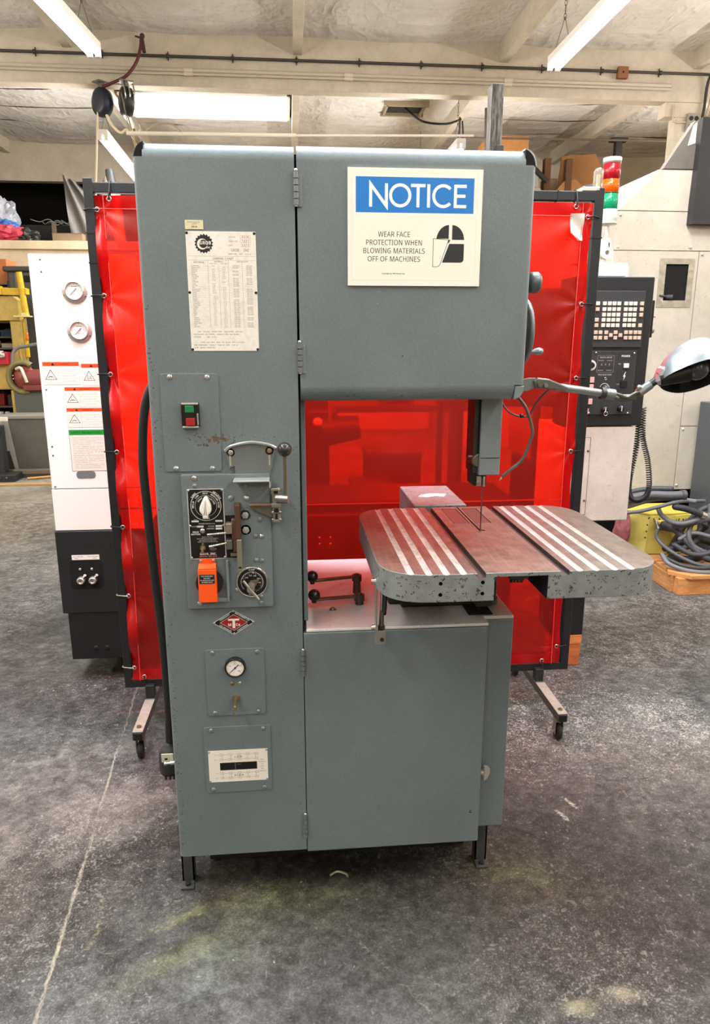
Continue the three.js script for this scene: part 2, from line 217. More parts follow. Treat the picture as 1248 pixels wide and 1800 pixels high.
// strip lights hanging from chains under the purlins
const TUBE = M(0xffffff, 0.4, 0, { emissive: LAMP_COLOR, emissiveIntensity: TUBE_GLOW });
function stripLight(label, x, z, turn, len = 2.4, y = 3.2) {   // z is the middle of the fitting
  const t = thing('strip_light', label, 'light', [x, y, z], 'fluorescent strip lights under the purlins', turn), h = len / 2;
  P(t, 'housing', mg([box(-0.045, 0.045, 0.018, 0.065, -h, h, 0.006), ...[-1, 1].flatMap((q) => [-1, 1].map((e) => box(q * 0.027 - 0.018, q * 0.027 + 0.018, -0.026, 0.03, e > 0 ? h - 0.02 : -h, e > 0 ? h : -h + 0.02, 0.004)))]), WHITE);
  for (const s of [-1, 1]) P(t, 'tube_lamp', cyl([0.027 * s, -0.004, -h + 0.02], [0.027 * s, -0.004, h - 0.02], 0.019, 0.019, 14), TUBE);
  for (const s of [-0.86, 0.86]) { const links = []; for (let k = 0; k < 12; k++) { const g = new THREE.TorusGeometry(0.011, 0.0028, 6, 10); g.scale(0.7, 1.6, 0.7); if (k % 2) g.rotateY(Math.PI / 2); g.translate(0, 0.24 + k * 0.039, s * h); links.push(g); } links.push(tube([[-0.05, 0.06, s * h], [-0.01, 0.2, s * h], [0, 0.24, s * h]], 0.0025, 5, 6), tube([[0.05, 0.06, s * h], [0.01, 0.2, s * h], [0, 0.24, s * h]], 0.0025, 5, 6)); P(t, 'chain', mg(links), M(0x6b655c, 0.5, 0.7)).userData.kind = 'stuff'; }
  for (const side of [0, -1, 1]) {   // light leaves the tubes downwards and to both sides
    const l = side ? new THREE.RectAreaLight(LAMP_COLOR, LAMP_SIDE, len - 0.1, 0.05) : new THREE.RectAreaLight(LAMP_COLOR, LAMP_DOWN, 0.1, len - 0.1);
    l.position.set(side * 0.075, side ? 0 : -0.035, 0); if (side) l.rotation.y = -side * Math.PI / 2; else l.rotation.x = -Math.PI / 2; t.add(l);
  }
  return t;
}
stripLight('glowing twin-tube strip light hanging on chains, at the upper left corner before the roof beam', -1.33, -4.1, -0.1);
stripLight('glowing twin-tube strip light hanging on chains, at the upper right before the roof beam', 1.83, -4.06, 0);
stripLight('glowing strip light seen low behind the roof beam, beside the dangling cord reels', -1.69, -8.5, 0.03);
stripLight('small far strip light end just above the upper door of the saw', 1.68, -8.5, 0);
for (const [x, z, l] of [[-1.4, -0.6, 'strip light overhead before the control column of the saw'], [1.83, -0.6, 'strip light overhead before the work lamp side of the saw'], [-1.4, 3, 'strip light farther back overhead, in the row of the blue cord reel'], [1.83, 3, 'strip light farther back overhead, in the row above the operator console'], [-5, -5.5, 'strip light overhead beyond the left edge, near the yellow press'], [-5, -1, 'strip light overhead beyond the left edge, level with the saw'], [5.2, -5.2, 'strip light overhead beyond the right edge, above the machining center'], [5.2, -1, 'strip light overhead beyond the right edge, level with the saw'], [5.2, -8, 'strip light overhead beyond the right edge, behind the roof post']]) stripLight(l, x, z, 0);
// ---------- the band saw ----------
const F = -1.56;   // plane of its front sheet
const SX0 = -0.32, SY0 = 0.1, SW = 0.9, SH = 1.75;
const sawTex = canvas(1024, 2048, (x, w, h) => {
  const im = x.createImageData(w, h);
  for (let j = 0; j < h; j++) for (let i = 0; i < w; i++) { const n = (noise(i / 3, j / 3, 1) - 0.5) * 7 + (hash(i, j, 2) - 0.5) * 7 + (fbm(i / 160, j / 160, 3, 3) - 0.45) * 14; const k = (j * w + i) * 4; im.data[k] = 123 + n; im.data[k + 1] = 131 + n; im.data[k + 2] = 133 + n; im.data[k + 3] = 255; }
  x.putImageData(im, 0, 0);
  const X = (m) => (m - SX0) / SW * w, Y = (m) => h - (m - SY0) / SH * h;
  const chip = (mx, my, r, c) => { x.fillStyle = c; x.beginPath(); const n = 7; for (let k = 0; k < n; k++) { const a = k / n * 6.28, q = r * rr(0.4, 1.2); x.lineTo(X(mx) + q * Math.cos(a) * 1.3, Y(my) + q * Math.sin(a)); } x.fill(); };
  for (let k = 0; k < 170; k++) chip(rr(-0.297, -0.283), rr(0.17, 1.5), rr(0.5, 2.2), `rgba(${rr(38, 70)},${rr(34, 60)},${rr(32, 56)},${rr(0.5, 0.9)})`);   // worn left edge
  for (let k = 0; k < 70; k++) chip(rr(0.002, 0.016), rr(0.2, 1.2), rr(0.5, 1.8), `rgba(50,46,42,${rr(0.4, 0.8)})`);
  for (let k = 0; k < 70; k++) chip(rr(-0.29, 0.01), rr(0.16, 0.9), rr(0.4, 1.3), `rgba(45,42,40,${rr(0.3, 0.7)})`);
  for (let k = 0; k < 90; k++) chip(rr(0.46, 0.47), rr(0.16, 0.74), rr(0.5, 1.6), `rgba(38,36,35,${rr(0.5, 0.9)})`);
  for (let k = 0; k < 26; k++) chip(rr(0.1, 0.48), rr(1.288, 1.297), rr(0.6, 2.4), 'rgba(30,28,28,0.85)');
  for (let k = 0; k < 40; k++) chip(-0.2 + Math.abs(rr(-1, 1)) * 0.09 - 0.01, 1.205 + rr(-0.014, 0.012), rr(0.8, 4), `rgba(70,58,50,${rr(0.4, 0.8)})`);   // brown scrape below the switch
  for (let k = 0; k < 26; k++) chip(-0.158 + rr(-0.025, 0.025), 1.205 + rr(-0.006, 0.006), rr(2, 5), 'rgba(112,88,72,0.85)');
  for (let k = 0; k < 24; k++) chip(rr(-0.23, 0.0), 1.213 + rr(-0.012, 0.004), rr(0.5, 1.8), 'rgba(46,40,38,0.75)');
  for (let k = 0; k < 12; k++) chip(rr(-0.26, 0.4), rr(0.3, 1.7), rr(0.4, 1), 'rgba(215,218,216,0.8)');
  chip(0.44, 0.235, 2.5, 'rgba(20,20,20,0.9)'); chip(0.44, 0.23, 3, 'rgba(20,20,20,0.9)'); chip(0.245, 1.38, 2.4, 'rgba(25,25,25,0.9)');
  x.lineWidth = 1; for (let k = 0; k < 22; k++) { const a = rr(-0.29, 0.45), b = rr(0.2, 1.7), l = rr(0.01, 0.05), t = rr(0, 6.3); x.strokeStyle = `rgba(170,176,176,${rr(0.15, 0.4)})`; x.beginPath(); x.moveTo(X(a), Y(b)); x.lineTo(X(a + l * Math.cos(t)), Y(b + l * Math.sin(t))); x.stroke(); }
});
sawTex.wrapS = sawTex.wrapT = THREE.RepeatWrapping; sawTex.repeat.set(1 / SW, 1 / SH); sawTex.offset.set(-SX0 / SW, -SY0 / SH);
const GREY = M(0xe1e8ec, 0.42, 0, { map: sawTex, bumpMap: bump(4, 4), bumpScale: 0.0004 }), GREYP = M(0x757f83, 0.42, 0, { bumpMap: bump(4, 4), bumpScale: 0.0004 }), GREYD = M(0x4b5052, 0.5), GAP = M(0x060606, 0.9), LIP = M(0xa9b0b2, 0.4);
const SHELF = M(0xe6e3e6, 0.28, 0.05, { map: paintTex(1.2, 1.2) });
const saw = thing('band_saw', 'tall grey vertical metal-cutting band saw with square slotted table, filling the middle of the shop', 'band saw', [0.11, 0, -1.83]);
// side outline in (z, y), rounded at the front top and, if rb > 0, the front bottom
function sideShape(y0, y1, zf, zb, rt, rb = 0) { const s = new THREE.Shape(); s.moveTo(zb, y0); if (rb) { s.lineTo(zf - rb, y0); s.absarc(zf - rb, y0 + rb, rb, -Math.PI / 2, 0); } else s.lineTo(zf, y0); s.lineTo(zf, y1 - rt); s.absarc(zf - rt, y1 - rt, rt, 0, Math.PI / 2); s.lineTo(zb, y1); return s; }
// strip with a rounded vertical corner; side = -1 left, 1 right
function cornerStrip(xin, xout, y0, y1, zf, zb, r) { const side = Math.sign(xout - xin), s = new THREE.Shape(); s.moveTo(xin, -zb); s.lineTo(xin, -zf); s.lineTo(xout - side * r, -zf); s.quadraticCurveTo(xout, -zf, xout, -zf + r); s.lineTo(xout, -zb); return exY(s, y0, y1); }
const col = P(saw, 'column_cover', mg([exX(sideShape(0.15, 1.797, F, -2.08, 0.032), -0.281, 0.018, 12), cornerStrip(-0.281, -0.301, 0.15, 1.767, F, -2.08, 0.014), box(-0.299, -0.281, 1.767, 1.785, -2.08, -1.61)]), GREY);
P(saw, 'corner_notch', (() => { const s = new THREE.Shape(); s.moveTo(-0.279, 1.764); s.lineTo(-0.2985, 1.764); s.quadraticCurveTo(-0.297, 1.788, -0.279, 1.7955); return exZ(s, -1.6, 0.036); })(), GAP);
P(saw, 'corner_edge', (() => { const s = new THREE.Shape(); s.moveTo(-0.301, 1.765); s.quadraticCurveTo(-0.3, 1.79, -0.278, 1.797); s.lineTo(-0.278, 1.7945); s.quadraticCurveTo(-0.297, 1.788, -0.298, 1.765); return exZ(s, -1.6, 0.03); })(), GREYP);
P(saw, 'column_liner', box(-0.1, 0.0125, 0.2, 1.78, -2.07, -1.585), GAP);
P(saw, 'throat_liner', mg([box(0.0215, 0.033, 0.752, 1.29, -2.06, -1.615, 0.002)]), GREYP);
P(saw, 'head_housing', mg([exX(sideShape(1.30, 1.785, -1.607, -2.08, 0.03, 0.02), 0.012, 0.512), box(0.5, 0.516, 1.31, 1.75, -2.08, -1.605)]), GREYD);
P(saw, 'base_housing', mg([box(0.013, 0.541, 0.15, 0.742, -2.1, -1.605, 0.003)]), GREY);
P(saw, 'base_top', mg([box(0.026, 0.541, 0.742, 0.751, -2.1, -1.606, 0.002), box(0.026, 0.466, 0.743, 0.751, -1.62, -1.562, 0.003)]), SHELF);
const upDoor = P(saw, 'upper_door', mg([exX(sideShape(1.283, 1.799, F, -1.604, 0.034, 0.034), 0.023, 0.497, 12), cornerStrip(0.497, 0.521, 1.317, 1.766, F, -1.604, 0.016)]), GREY);
P(upDoor, 'corner_tab', (() => { const s = new THREE.Shape(); s.moveTo(0.499, 1.315); s.lineTo(0.521, 1.315); s.quadraticCurveTo(0.52, 1.288, 0.499, 1.285); return exZ(s, -1.604, 0.042, 0.002); })(), GREYP);
P(upDoor, 'corner_notch', (() => { const s = new THREE.Shape(); s.moveTo(0.496, 1.764); s.lineTo(0.5188, 1.764); s.quadraticCurveTo(0.516, 1.79, 0.496, 1.797); return exZ(s, -1.6, 0.037); })(), GAP);
P(upDoor, 'corner_edge', (() => { const s = new THREE.Shape(); s.moveTo(0.495, 1.7985); s.quadraticCurveTo(0.52, 1.795, 0.5215, 1.765); s.lineTo(0.5185, 1.765); s.quadraticCurveTo(0.516, 1.791, 0.495, 1.796); return exZ(s, -1.604, 0.04); })(), LIP);
P(upDoor, 'edge_lip', box(0.519, 0.523, 1.318, 1.764, -1.6, -1.578, 0.0015), LIP);
const lowDoor = P(saw, 'lower_door', mg([box(0.0195, 0.4635, 0.142, 0.7425, -1.604, F, 0.003)]), GREY);
P(lowDoor, 'latch_handle', (() => { const s = new THREE.Shape(); s.absarc(0, 0, 0.021, -Math.PI / 2, Math.PI / 2); return mg([exZ(s, -0.004, 0.008, 0.002).rotateY(0.5).translate(0.474, 0.332, -1.575), cyl([0.463, 0.332, -1.582], [0.476, 0.332, -1.576], 0.008)]); })(), M(0xa8a9a6, 0.4, 0.4));
P(saw, 'door_gap', mg([box(0.0185, 0.0225, 0.2, 1.78, -1.6, -1.575), box(0.016, 0.0195, 0.15, 0.75, -1.6, -1.572)]), GAP);
function hinge(x, y0, y1, leaf) { const h = P(saw, 'hinge', mg([0, 1, 2, 3, 4].map((k) => cyl([x, y0 + (y1 - y0) * k / 5 + 0.0008, F + 0.004], [x, y0 + (y1 - y0) * (k + 1) / 5 - 0.0008, F + 0.004], 0.0052, 0.0052, 14))), M(0x71787a, 0.4, 0.3)); P(h, 'hinge_pin', mg([sph([x, y1 + 0.002, F + 0.004], 0.0045, 12, 8), cyl([x, y0 - 0.002, F + 0.004], [x, y0, F + 0.004], 0.004)]), CHROME); if (leaf) P(h, 'hinge_leaf', box(x + 0.004, x + 0.012, y0 - 0.002, y1 - 0.004, F - 0.001, F + 0.0025, 0.001), GREYP); }
hinge(0.0212, 1.68, 1.744, true); hinge(0.023, 1.346, 1.408, true); hinge(0.0175, 0.637, 0.7, false); hinge(0.0155, 0.189, 0.254, false);
for (const [x, z] of [[-0.298, -1.645], [0.5, -1.652], [-0.298, -2.05], [0.5, -2.05]]) { const l = P(saw, 'foot', mg([box(x - 0.016, x + 0.016, 0.004, 0.152, z - 0.004, z), box(x - 0.016, x - 0.012, 0.004, 0.152, z - 0.03, z), box(x + 0.012, x + 0.016, 0.004, 0.152, z - 0.03, z), box(x - 0.017, x + 0.017, 0, 0.006, z - 0.03, z + 0.028, 0.001)]), M(0x3c3f40, 0.5)); P(l, 'foot_bolt', cyl([x, 0.006, z + 0.014], [x, 0.012, z + 0.014], 0.008, 0.007, 6), DARK); }
// screws: slotted pan head
const screwGeo = (() => { const e = new Evaluator(); e.attributes = ['position', 'normal']; const a = new Brush(latheTo([[0, 0.0035], [0.0035, 0.003], [0.0055, 0.0015], [0.006, 0], [0, 0]].reverse(), [0, 0, 0], [0, 0, 1], 16)), b = new Brush(new THREE.BoxGeometry(0.02, 0.0013, 0.003)); b.position.z = 0.0035; b.rotation.z = 0.6; b.updateMatrixWorld(); const r = e.evaluate(a, b, SUBTRACTION).geometry; r.setAttribute('uv', new THREE.BufferAttribute(new Float32Array(r.attributes.position.count * 2), 2)); return uvBox(r); })();
const boltGeo = mg([latheTo([[0, 0.006], [0.0075, 0.0055], [0.0085, 0.004], [0.0085, 0], [0, 0]].reverse(), [0, 0, 0], [0, 0, 1], 6), latheTo([[0.0115, 0.0015], [0.0115, 0], [0, 0]].reverse(), [0, 0, 0], [0, 0, 1], 20)]);
const SCREW = M(0xb9bcbc, 0.3, 0.85), PSCREW = M(0x7d8587, 0.4, 0.2);
const screw = (par, x, y, z = F + 0.003, mat = SCREW, s = 1, name = 'screw') => { const m = P(par, name, s === 'bolt' ? boltGeo : screwGeo, mat, [x, y, z]); m.rotation.z = rnd() * 3; if (s !== 'bolt') m.scale.setScalar(s); return m; };
const T = (txt, x, cx, cy, size, col = '#111', font = 'sans-serif', weight = '', align = 'center') => { x.fillStyle = col; x.font = `${weight} ${size}px ${font}`; x.textAlign = align; x.textBaseline = 'middle'; x.fillText(txt, cx, cy); };
function squiggle(x, x0, x1, y, s, col = '#222', dens = 0.8) { x.fillStyle = col; for (let a = x0; a < x1; a += s * 0.62) if (rnd() < dens) { x.fillRect(a, y - s * rr(0.3, 0.5), s * rr(0.08, 0.45), s * rr(0.14, 0.25)); x.fillRect(a, y + s * rr(-0.1, 0.3), s * rr(0.1, 0.45), s * rr(0.1, 0.2)); x.fillRect(a + s * rr(0, 0.3), y - s * 0.4, s * 0.12, s * 0.8); } }
function printed(par, name, x0, x1, y0, y1, z, t, tex, side = WHITE, rough = 0.4, metal = 0, label) { const g = new THREE.BoxGeometry(x1 - x0, y1 - y0, t); g.translate((x0 + x1) / 2, (y0 + y1) / 2, z + t / 2); return P(par, name, g, [side, side, side, side, M(0xffffff, rough, metal, { map: tex }), side], [0, 0, 0], undefined, label); }

// switch plate
const pa = P(saw, 'switch_plate', exZ(rrect(-0.2745, -0.152, 1.134, 1.3455, 0.008), F, 0.003, 0.001), GREY);
for (const [x, y] of [[-0.253, 1.338], [-0.175, 1.337], [-0.251, 1.141], [-0.173, 1.14]]) screw(pa, x, y);
const sw = P(saw, 'push_switch', mg([box(-0.2325, -0.1945, 1.231, 1.284, F, F + 0.012, 0.003)]), M(0x101012, 0.3));
P(sw, 'bezel', mg([box(-0.231, -0.196, 1.28, 1.2845, F + 0.008, F + 0.015, 0.0015), box(-0.231, -0.196, 1.2305, 1.235, F + 0.008, F + 0.015, 0.0015), box(-0.199, -0.196, 1.237, 1.262, F + 0.008, F + 0.015, 0.001)]), M(0xb9b9b7, 0.25, 0.6));
P(sw, 'start_button', box(-0.2235, -0.205, 1.264, 1.2785, F + 0.008, F + 0.016, 0.001), M(0x1c7a4a, 0.35), [0, 0, 0], undefined, 'green start button'); P(sw, 'stop_button', box(-0.2225, -0.2035, 1.2365, 1.252, F + 0.008, F + 0.017, 0.001), M(0xa01c24, 0.35), [0, 0, 0], undefined, 'red stop button');
// number tag and sawing chart
const tagTex = canvas(256, 120, (x, w, h) => { fill(x, w, h, '#d9d3ad'); T('Machine Inspect No.', x, 128, 26, 20); T('UNIT ID', x, 128, 50, 18); T('3914', x, 128, 88, 38, '#333', 'sans-serif', 'bold'); });
printed(saw, 'number_tag', -0.2045, -0.168, 1.633, 1.6505, F, 0.0012, tagTex);
const chartTex = canvas(700, 1170, (x, w, h) => {
  fill(x, w, h, '#ebe9e3'); for (let k = 0; k < 500; k++) { x.fillStyle = `rgba(${rr(170, 220)},${rr(165, 215)},${rr(155, 205)},0.1)`; x.beginPath(); x.ellipse(rr(0, w), rr(0, h), rr(3, 40), rr(3, 26), rnd() * 3, 0, 7); x.fill(); }
  x.save(); x.translate(178, 118); x.fillStyle = '#16171a'; x.beginPath(); for (let k = 0; k < 72; k++) { const r = k % 4 < 2 ? 82 : 92, a = k / 72 * 6.283; x.lineTo(r * Math.cos(a), r * Math.sin(a)); } x.fill(); x.fillStyle = '#e9e6df'; x.beginPath(); x.arc(-16, 4, 52, 0, 7); x.fill(); x.fillStyle = '#16171a'; x.beginPath(); x.arc(-6, 2, 40, 0, 7); x.fill(); T('GROB', x, 14, -8, 44, '#e9e6df', 'sans-serif', 'bold'); T('INC', x, 44, 36, 24, '#e9e6df', 'sans-serif', 'bold'); x.restore();
  [['SAW NO.', 'N S 18'], ['SERIAL NO.', '7 4 5 7'], ['YEAR', '1 9 7 3']].forEach((r, i) => { T(r[0], x, 425, 52 + i * 40, 19, '#a9674a', 'sans-serif', '', 'left'); x.strokeStyle = '#a9674a'; x.lineWidth = 2; x.strokeRect(545, 36 + i * 40, 100, 28); T(r[1], x, 595, 51 + i * 40, 24, '#5a3f34', 'serif', 'bold'); });
  T('GROB  INC', x, 540, 178, 34, '#4a4a48', 'monospace'); T('GRAFTON, WIS. U.S.A.', x, 540, 213, 20, '#4a4a48', 'monospace');
  x.strokeStyle = '#6b6761'; x.lineWidth = 1.5; x.beginPath(); x.moveTo(14, 236); x.lineTo(690, 236); x.moveTo(14, 276); x.lineTo(690, 276); x.stroke();
  T('SAWING CHART', x, 366, 258, 30, '#333', 'sans-serif'); T('MATERIAL', x, 120, 296, 24, '#333'); T('MATERIALS', x, 318, 288, 18, '#333'); T('SAW VELOCITY', x, 560, 288, 18, '#333'); T('UNDER 1 INCH', x, 262, 308, 12, '#333'); T('OVER 1 INCH', x, 370, 308, 12, '#333');
  for (const c of [210, 318, 415, 555]) { x.beginPath(); x.moveTo(c, 276); x.lineTo(c, 940); x.stroke(); }
  const mat = ['ALUMINUM', 'ARMOR PLATE', 'ASBESTOS', 'BAKELITE', 'BRASS', 'BRONZE', 'CAST IRON', 'COPPER', 'FIBRE', 'FORGINGS', 'GLASS', 'KEYSTEEL', 'LEAD', 'MAGNESIUM', 'MALLEABLE', 'MONEL', 'NICKEL', 'PAPER', 'PLASTIC', 'RUBBER', 'STEEL SAE', 'STAINLESS', 'TOOL STEEL', 'TUBING', 'WOOD', 'ZINC', 'SLATE', 'CORK', 'FELT', 'CARBON', 'TITANIUM', 'CONDUIT', 'ANGLE IRON', 'RAILS', 'DIE CAST'];
  for (let i = 0; i < 35; i++) { const y = 328 + i * 17.6; x.strokeStyle = 'rgba(120,110,104,0.55)'; x.lineWidth = 1; x.beginPath(); x.moveTo(14, y + 9); x.lineTo(690, y + 9); x.stroke(); T(mat[i], x, 40, y, 14, '#4d4744', 'sans-serif', '', 'left'); for (const c of [[262, 30], [366, 26], [485, 60], [622, 64]]) if (hash(i, c[0]) > 0.18) T(String(Math.floor(2 + hash(i, c[0], 2) * 16)) + (c[1] > 50 ? '00-' + Math.floor(9 + hash(i, c[0], 3) * 40) + '00' : '-' + Math.floor(6 + hash(i, c[0], 3) * 16)), x, c[0], y, 14, '#5a4a46'); }
  const para = ['    FOR  SAWING  OPERATIONS  REQUIRING  SPECIAL', 'SAW BLADES OR OTHERS, CONSULT OUR SAW BLADE', 'CATALOG  - - BUT ALSO', '', '      THERE ARE MANY SAWS FOR BLADE APPLICATIONS', 'AND COMPOUND. CONSULT THEM BY WIRE. ASK US', 'YOUR SAWING PROBLEMS'];
  para.forEach((p, i) => T(p, x, 30, 975 + i * 27, 18, '#57524c', 'monospace', '', 'left'));
});
const chart = printed(saw, 'sawing_chart', -0.2045, -0.0632, 1.392, 1.6295, F, 0.0012, chartTex, WHITE, 0.35);
for (const [x, y] of [[-0.202, 1.626], [-0.066, 1.626], [-0.202, 1.51], [-0.066, 1.51], [-0.202, 1.395], [-0.066, 1.395]]) screw(chart, x, y, F + 0.001, DARK, 0.5, 'rivet');

// butt-welder control pan
const PF = F + 0.012;
const pan = P(saw, 'welder_panel', mg([exZ(rrect(-0.2415, -0.0485, 0.817, 1.129, 0.004), F, 0.012, 0.0015)]), GREY);
for (const [x, y, s] of [[-0.212, 1.121, 1], [-0.212, 1.104, 0.9], [-0.099, 1.102, 0.85], [-0.135, 1.075, 1.15], [-0.1, 1.074, 1.2], [-0.073, 1.026, 1.1], [-0.084, 0.987, 0.9], [-0.071, 0.986, 0.9], [-0.084, 0.93, 0.95], [-0.072, 0.929, 0.85], [-0.215, 0.83, 1], [-0.076, 0.827, 1], [-0.076, 0.843, 0.8], [-0.13, 0.861, 0.8]]) screw(pan, x, y, PF, hash(x * 1e4 | 0, y * 1e4 | 0) > 0.6 ? PSCREW : SCREW, s);
const ZINC = M(0xaab0b0, 0.4, 0.35); screw(pan, -0.105, 1.036, PF, ZINC, 'bolt', 'bolt'); screw(pan, -0.105, 1.002, PF, ZINC, 'bolt', 'bolt');
const nameTex = canvas(500, 1010, (x, w, h) => {
  fill(x, w, h, '#c9cac8'); x.fillStyle = '#0c0c0e'; x.fillRect(10, 10, w - 20, h - 20);
  x.strokeStyle = '#dededc'; x.lineWidth = 7; x.beginPath(); x.arc(250, 243, 208, 0, 7); x.stroke(); x.lineWidth = 4; x.beginPath(); x.arc(250, 243, 150, 0, 7); x.stroke();
  const arc = (s, r, a0, sz, col = '#e8e8e6') => { x.save(); x.translate(250, 243); [...s].forEach((c, i) => { x.save(); x.rotate(a0 + (i - (s.length - 1) / 2) * sz * 0.72 / r); T(c, x, 0, -r, sz, col, 'sans-serif', 'bold'); x.restore(); }); x.restore(); };
  arc('OFF', 180, 0, 34); arc('WELD', 180, -1.45, 34); arc('LOW', 180, -0.75, 30); arc('MEDIUM', 180, 0.8, 30); arc('HIGH', 180, 1.5, 30); arc('HEAT', 120, -0.7, 30); arc('SELECTOR', 120, 0.75, 27); arc('MILL', 180, 3.14, 30); arc('SAWS', 226, -0.82, 34); arc('WELDER', 226, 0.82, 34);
  T('DOUBLE 84320-A.G', x, 250, 496, 26, '#ddd'); T('VOLTS', x, 70, 535, 26, '#ddd'); x.fillStyle = '#c9c9c6'; x.fillRect(112, 522, 92, 28); T('CYCLES', x, 310, 535, 26, '#ddd'); x.fillRect(370, 520, 90, 26); T('AMPERES', x, 300, 570, 26, '#ddd'); x.fillRect(370, 558, 90, 26); T('SERIAL', x, 96, 438, 18, '#ddd'); x.fillRect(40, 448, 100, 24); x.fillRect(370, 448, 100, 24);
  T('WELD', x, 90, 614, 32, '#eee', 'sans-serif', 'bold'); T('BUTTON', x, 90, 646, 32, '#eee', 'sans-serif', 'bold');
  ['INSERT SAW ENDS', 'PRESS WELDING BUTTON SMARTLY', 'AND HOLD UNTIL RED HEAT', 'WHEN HEATED RELEASE BUTTON'].forEach((s, i) => T(s, x, 250, 690 + i * 23, 19, '#d0d0cc')); T('ON', x, 180, 786, 20, '#ddd'); T('LIGHT', x, 310, 840, 20, '#ddd'); T('AND GRIND', x, 320, 864, 18, '#ddd'); T('SWITCH', x, 320, 886, 18, '#c66'); T('OFF', x, 180, 896, 18, '#d88');
  T('GROB, INC.', x, 250, 935, 44, '#e8dedb', 'sans-serif', 'bold'); T('GRAFTON, WIS. U.S.A.', x, 250, 972, 24, '#d88a84', 'sans-serif', 'bold');
});
const np = printed(pan, 'welder_nameplate', -0.2295, -0.1505, 0.9365, 1.0975, PF, 0.0015, nameTex, CHROME);
for (const [x, y] of [[-0.2265, 1.094], [-0.1535, 1.094], [-0.2265, 0.94], [-0.1535, 0.94], [-0.2265, 1.014], [-0.1535, 1.014]]) screw(pan, x, y, PF + 0.0014, SCREW, 0.45, 'rivet');
const knob = (() => { const s = new THREE.Shape(); s.moveTo(-0.004, 0.023); s.quadraticCurveTo(0, 0.027, 0.004, 0.023); s.bezierCurveTo(0.008, 0.012, 0.014, 0.004, 0.0125, -0.006); s.bezierCurveTo(0.011, -0.012, 0.006, -0.014, 0.0055, -0.018); s.lineTo(0.0055, -0.023); s.quadraticCurveTo(0, -0.025, -0.0055, -0.023); s.lineTo(-0.0055, -0.018); s.bezierCurveTo(-0.006, -0.014, -0.011, -0.012, -0.0125, -0.006); s.bezierCurveTo(-0.014, 0.004, -0.008, 0.012, -0.004, 0.023); return exZ(s, 0, 0.02, 0.004, 10); })();
P(pan, 'selector_knob', knob, M(0xf1efe8, 0.3), [-0.1895, 1.057, PF + 0.001], [0, 0, -0.05], 'white pointer knob');
P(pan, 'weld_button', mg([latheTo([[0, 0.004], [0.0035, 0.0035], [0.0055, 0.002], [0.006, 0]].reverse(), [-0.2, 1.002, PF + 0.001], [0, 0, 1]), cyl([-0.2, 1.002, PF + 0.003], [-0.2, 1.002, PF + 0.007], 0.003)]), CHROME);
P(pan, 'toggle_switch', mg([cyl([-0.201, 0.963, PF], [-0.201, 0.963, PF + 0.006], 0.0075, 0.0065, 6), cyl([-0.201, 0.963, PF + 0.004], [-0.201, 0.957, PF + 0.02], 0.0028, 0.0038)]), BRASSY);
P(pan, 'lever_slot', box(-0.149, -0.117, 0.938, 1.036, PF - 0.004, PF + 0.0006), GAP);
P(pan, 'clamp_jaw', mg([box(-0.1475, -0.133, 0.998, 1.022, PF, PF + 0.02, 0.002), box(-0.135, -0.122, 0.985, 1.03, PF, PF + 0.014, 0.002)]), M(0x8e8377, 0.45, 0.6)); P(pan, 'clamp_jaw', mg([box(-0.1475, -0.134, 0.962, 0.984, PF, PF + 0.02, 0.002), box(-0.14, -0.118, 0.945, 0.952, PF, PF + 0.016, 0.001)]), M(0x6f6c66, 0.45, 0.6));
P(pan, 'clamp_pin', cyl([-0.188, 0.999, PF + 0.024], [-0.142, 1.0, PF + 0.014], 0.0026, 0.0026, 12), CHROME); P(pan, 'clamp_pin', cyl([-0.185, 0.972, PF + 0.026], [-0.138, 0.978, PF + 0.012], 0.0026, 0.0026, 12), CHROME);
P(pan, 'flash_guard', mg([box(-0.1265, -0.1145, 0.986, 1.064, PF + 0.008, PF + 0.022, 0.002), box(-0.133, -0.122, 0.955, 1.03, PF + 0.006, PF + 0.018, 0.002), box(-0.128, -0.1145, 1.046, 1.065, PF, PF + 0.01, 0.001)]), RUST, [0, 0, 0], undefined, 'rust-brown clamp blade');
P(pan, 'clamp_lever', mg([box(-0.1245, -0.1135, 0.918, 0.986, PF + 0.02, PF + 0.026, 0.002), cyl([-0.119, 0.918, PF + 0.02], [-0.119, 0.918, PF + 0.026], 0.0055, 0.0055, 16)]), M(0x7d7b6a, 0.5, 0.3));
const og = P(pan, 'lockout_cover', mg([box(-0.2125, -0.1725, 0.842, 0.918, PF + 0.022, PF + 0.026, 0.001), box(-0.2125, -0.2095, 0.842, 0.918, PF + 0.004, PF + 0.024), box(-0.1755, -0.1725, 0.842, 0.918, PF + 0.004, PF + 0.024), box(-0.2105, -0.175, 0.927, 0.9375, PF + 0.002, PF + 0.004), box(-0.2115, -0.1735, -0.0085, 0.0085, -0.0015, 0.0015).rotateX(-1.1).translate(0, 0.9225, PF + 0.014)]), M(0xff5a14, 0.45), [0, 0, 0], undefined, 'bright orange folded lockout cover');
printed(og, 'lockout_label', -0.21, -0.1755, 0.886, 0.908, PF + 0.0262, 0.0005, canvas(300, 190, (x, w, h) => { fill(x, w, h, '#111'); x.strokeStyle = '#ddd'; x.lineWidth = 2; x.strokeRect(6, 6, w - 12, h - 12); ['FOR ANNEALING', 'USE ONLY', 'TO ANNEALING JAW', 'BETWEEN WELD'].forEach((s, i) => T(s, x, 150, 36 + i * 40, 28, '#ddd', 'sans-serif', 'bold')); }), BLACK);
for (const x of [-0.207, -0.179]) screw(og, x, 0.933, PF + 0.004, SCREW, 0.6, 'rivet');
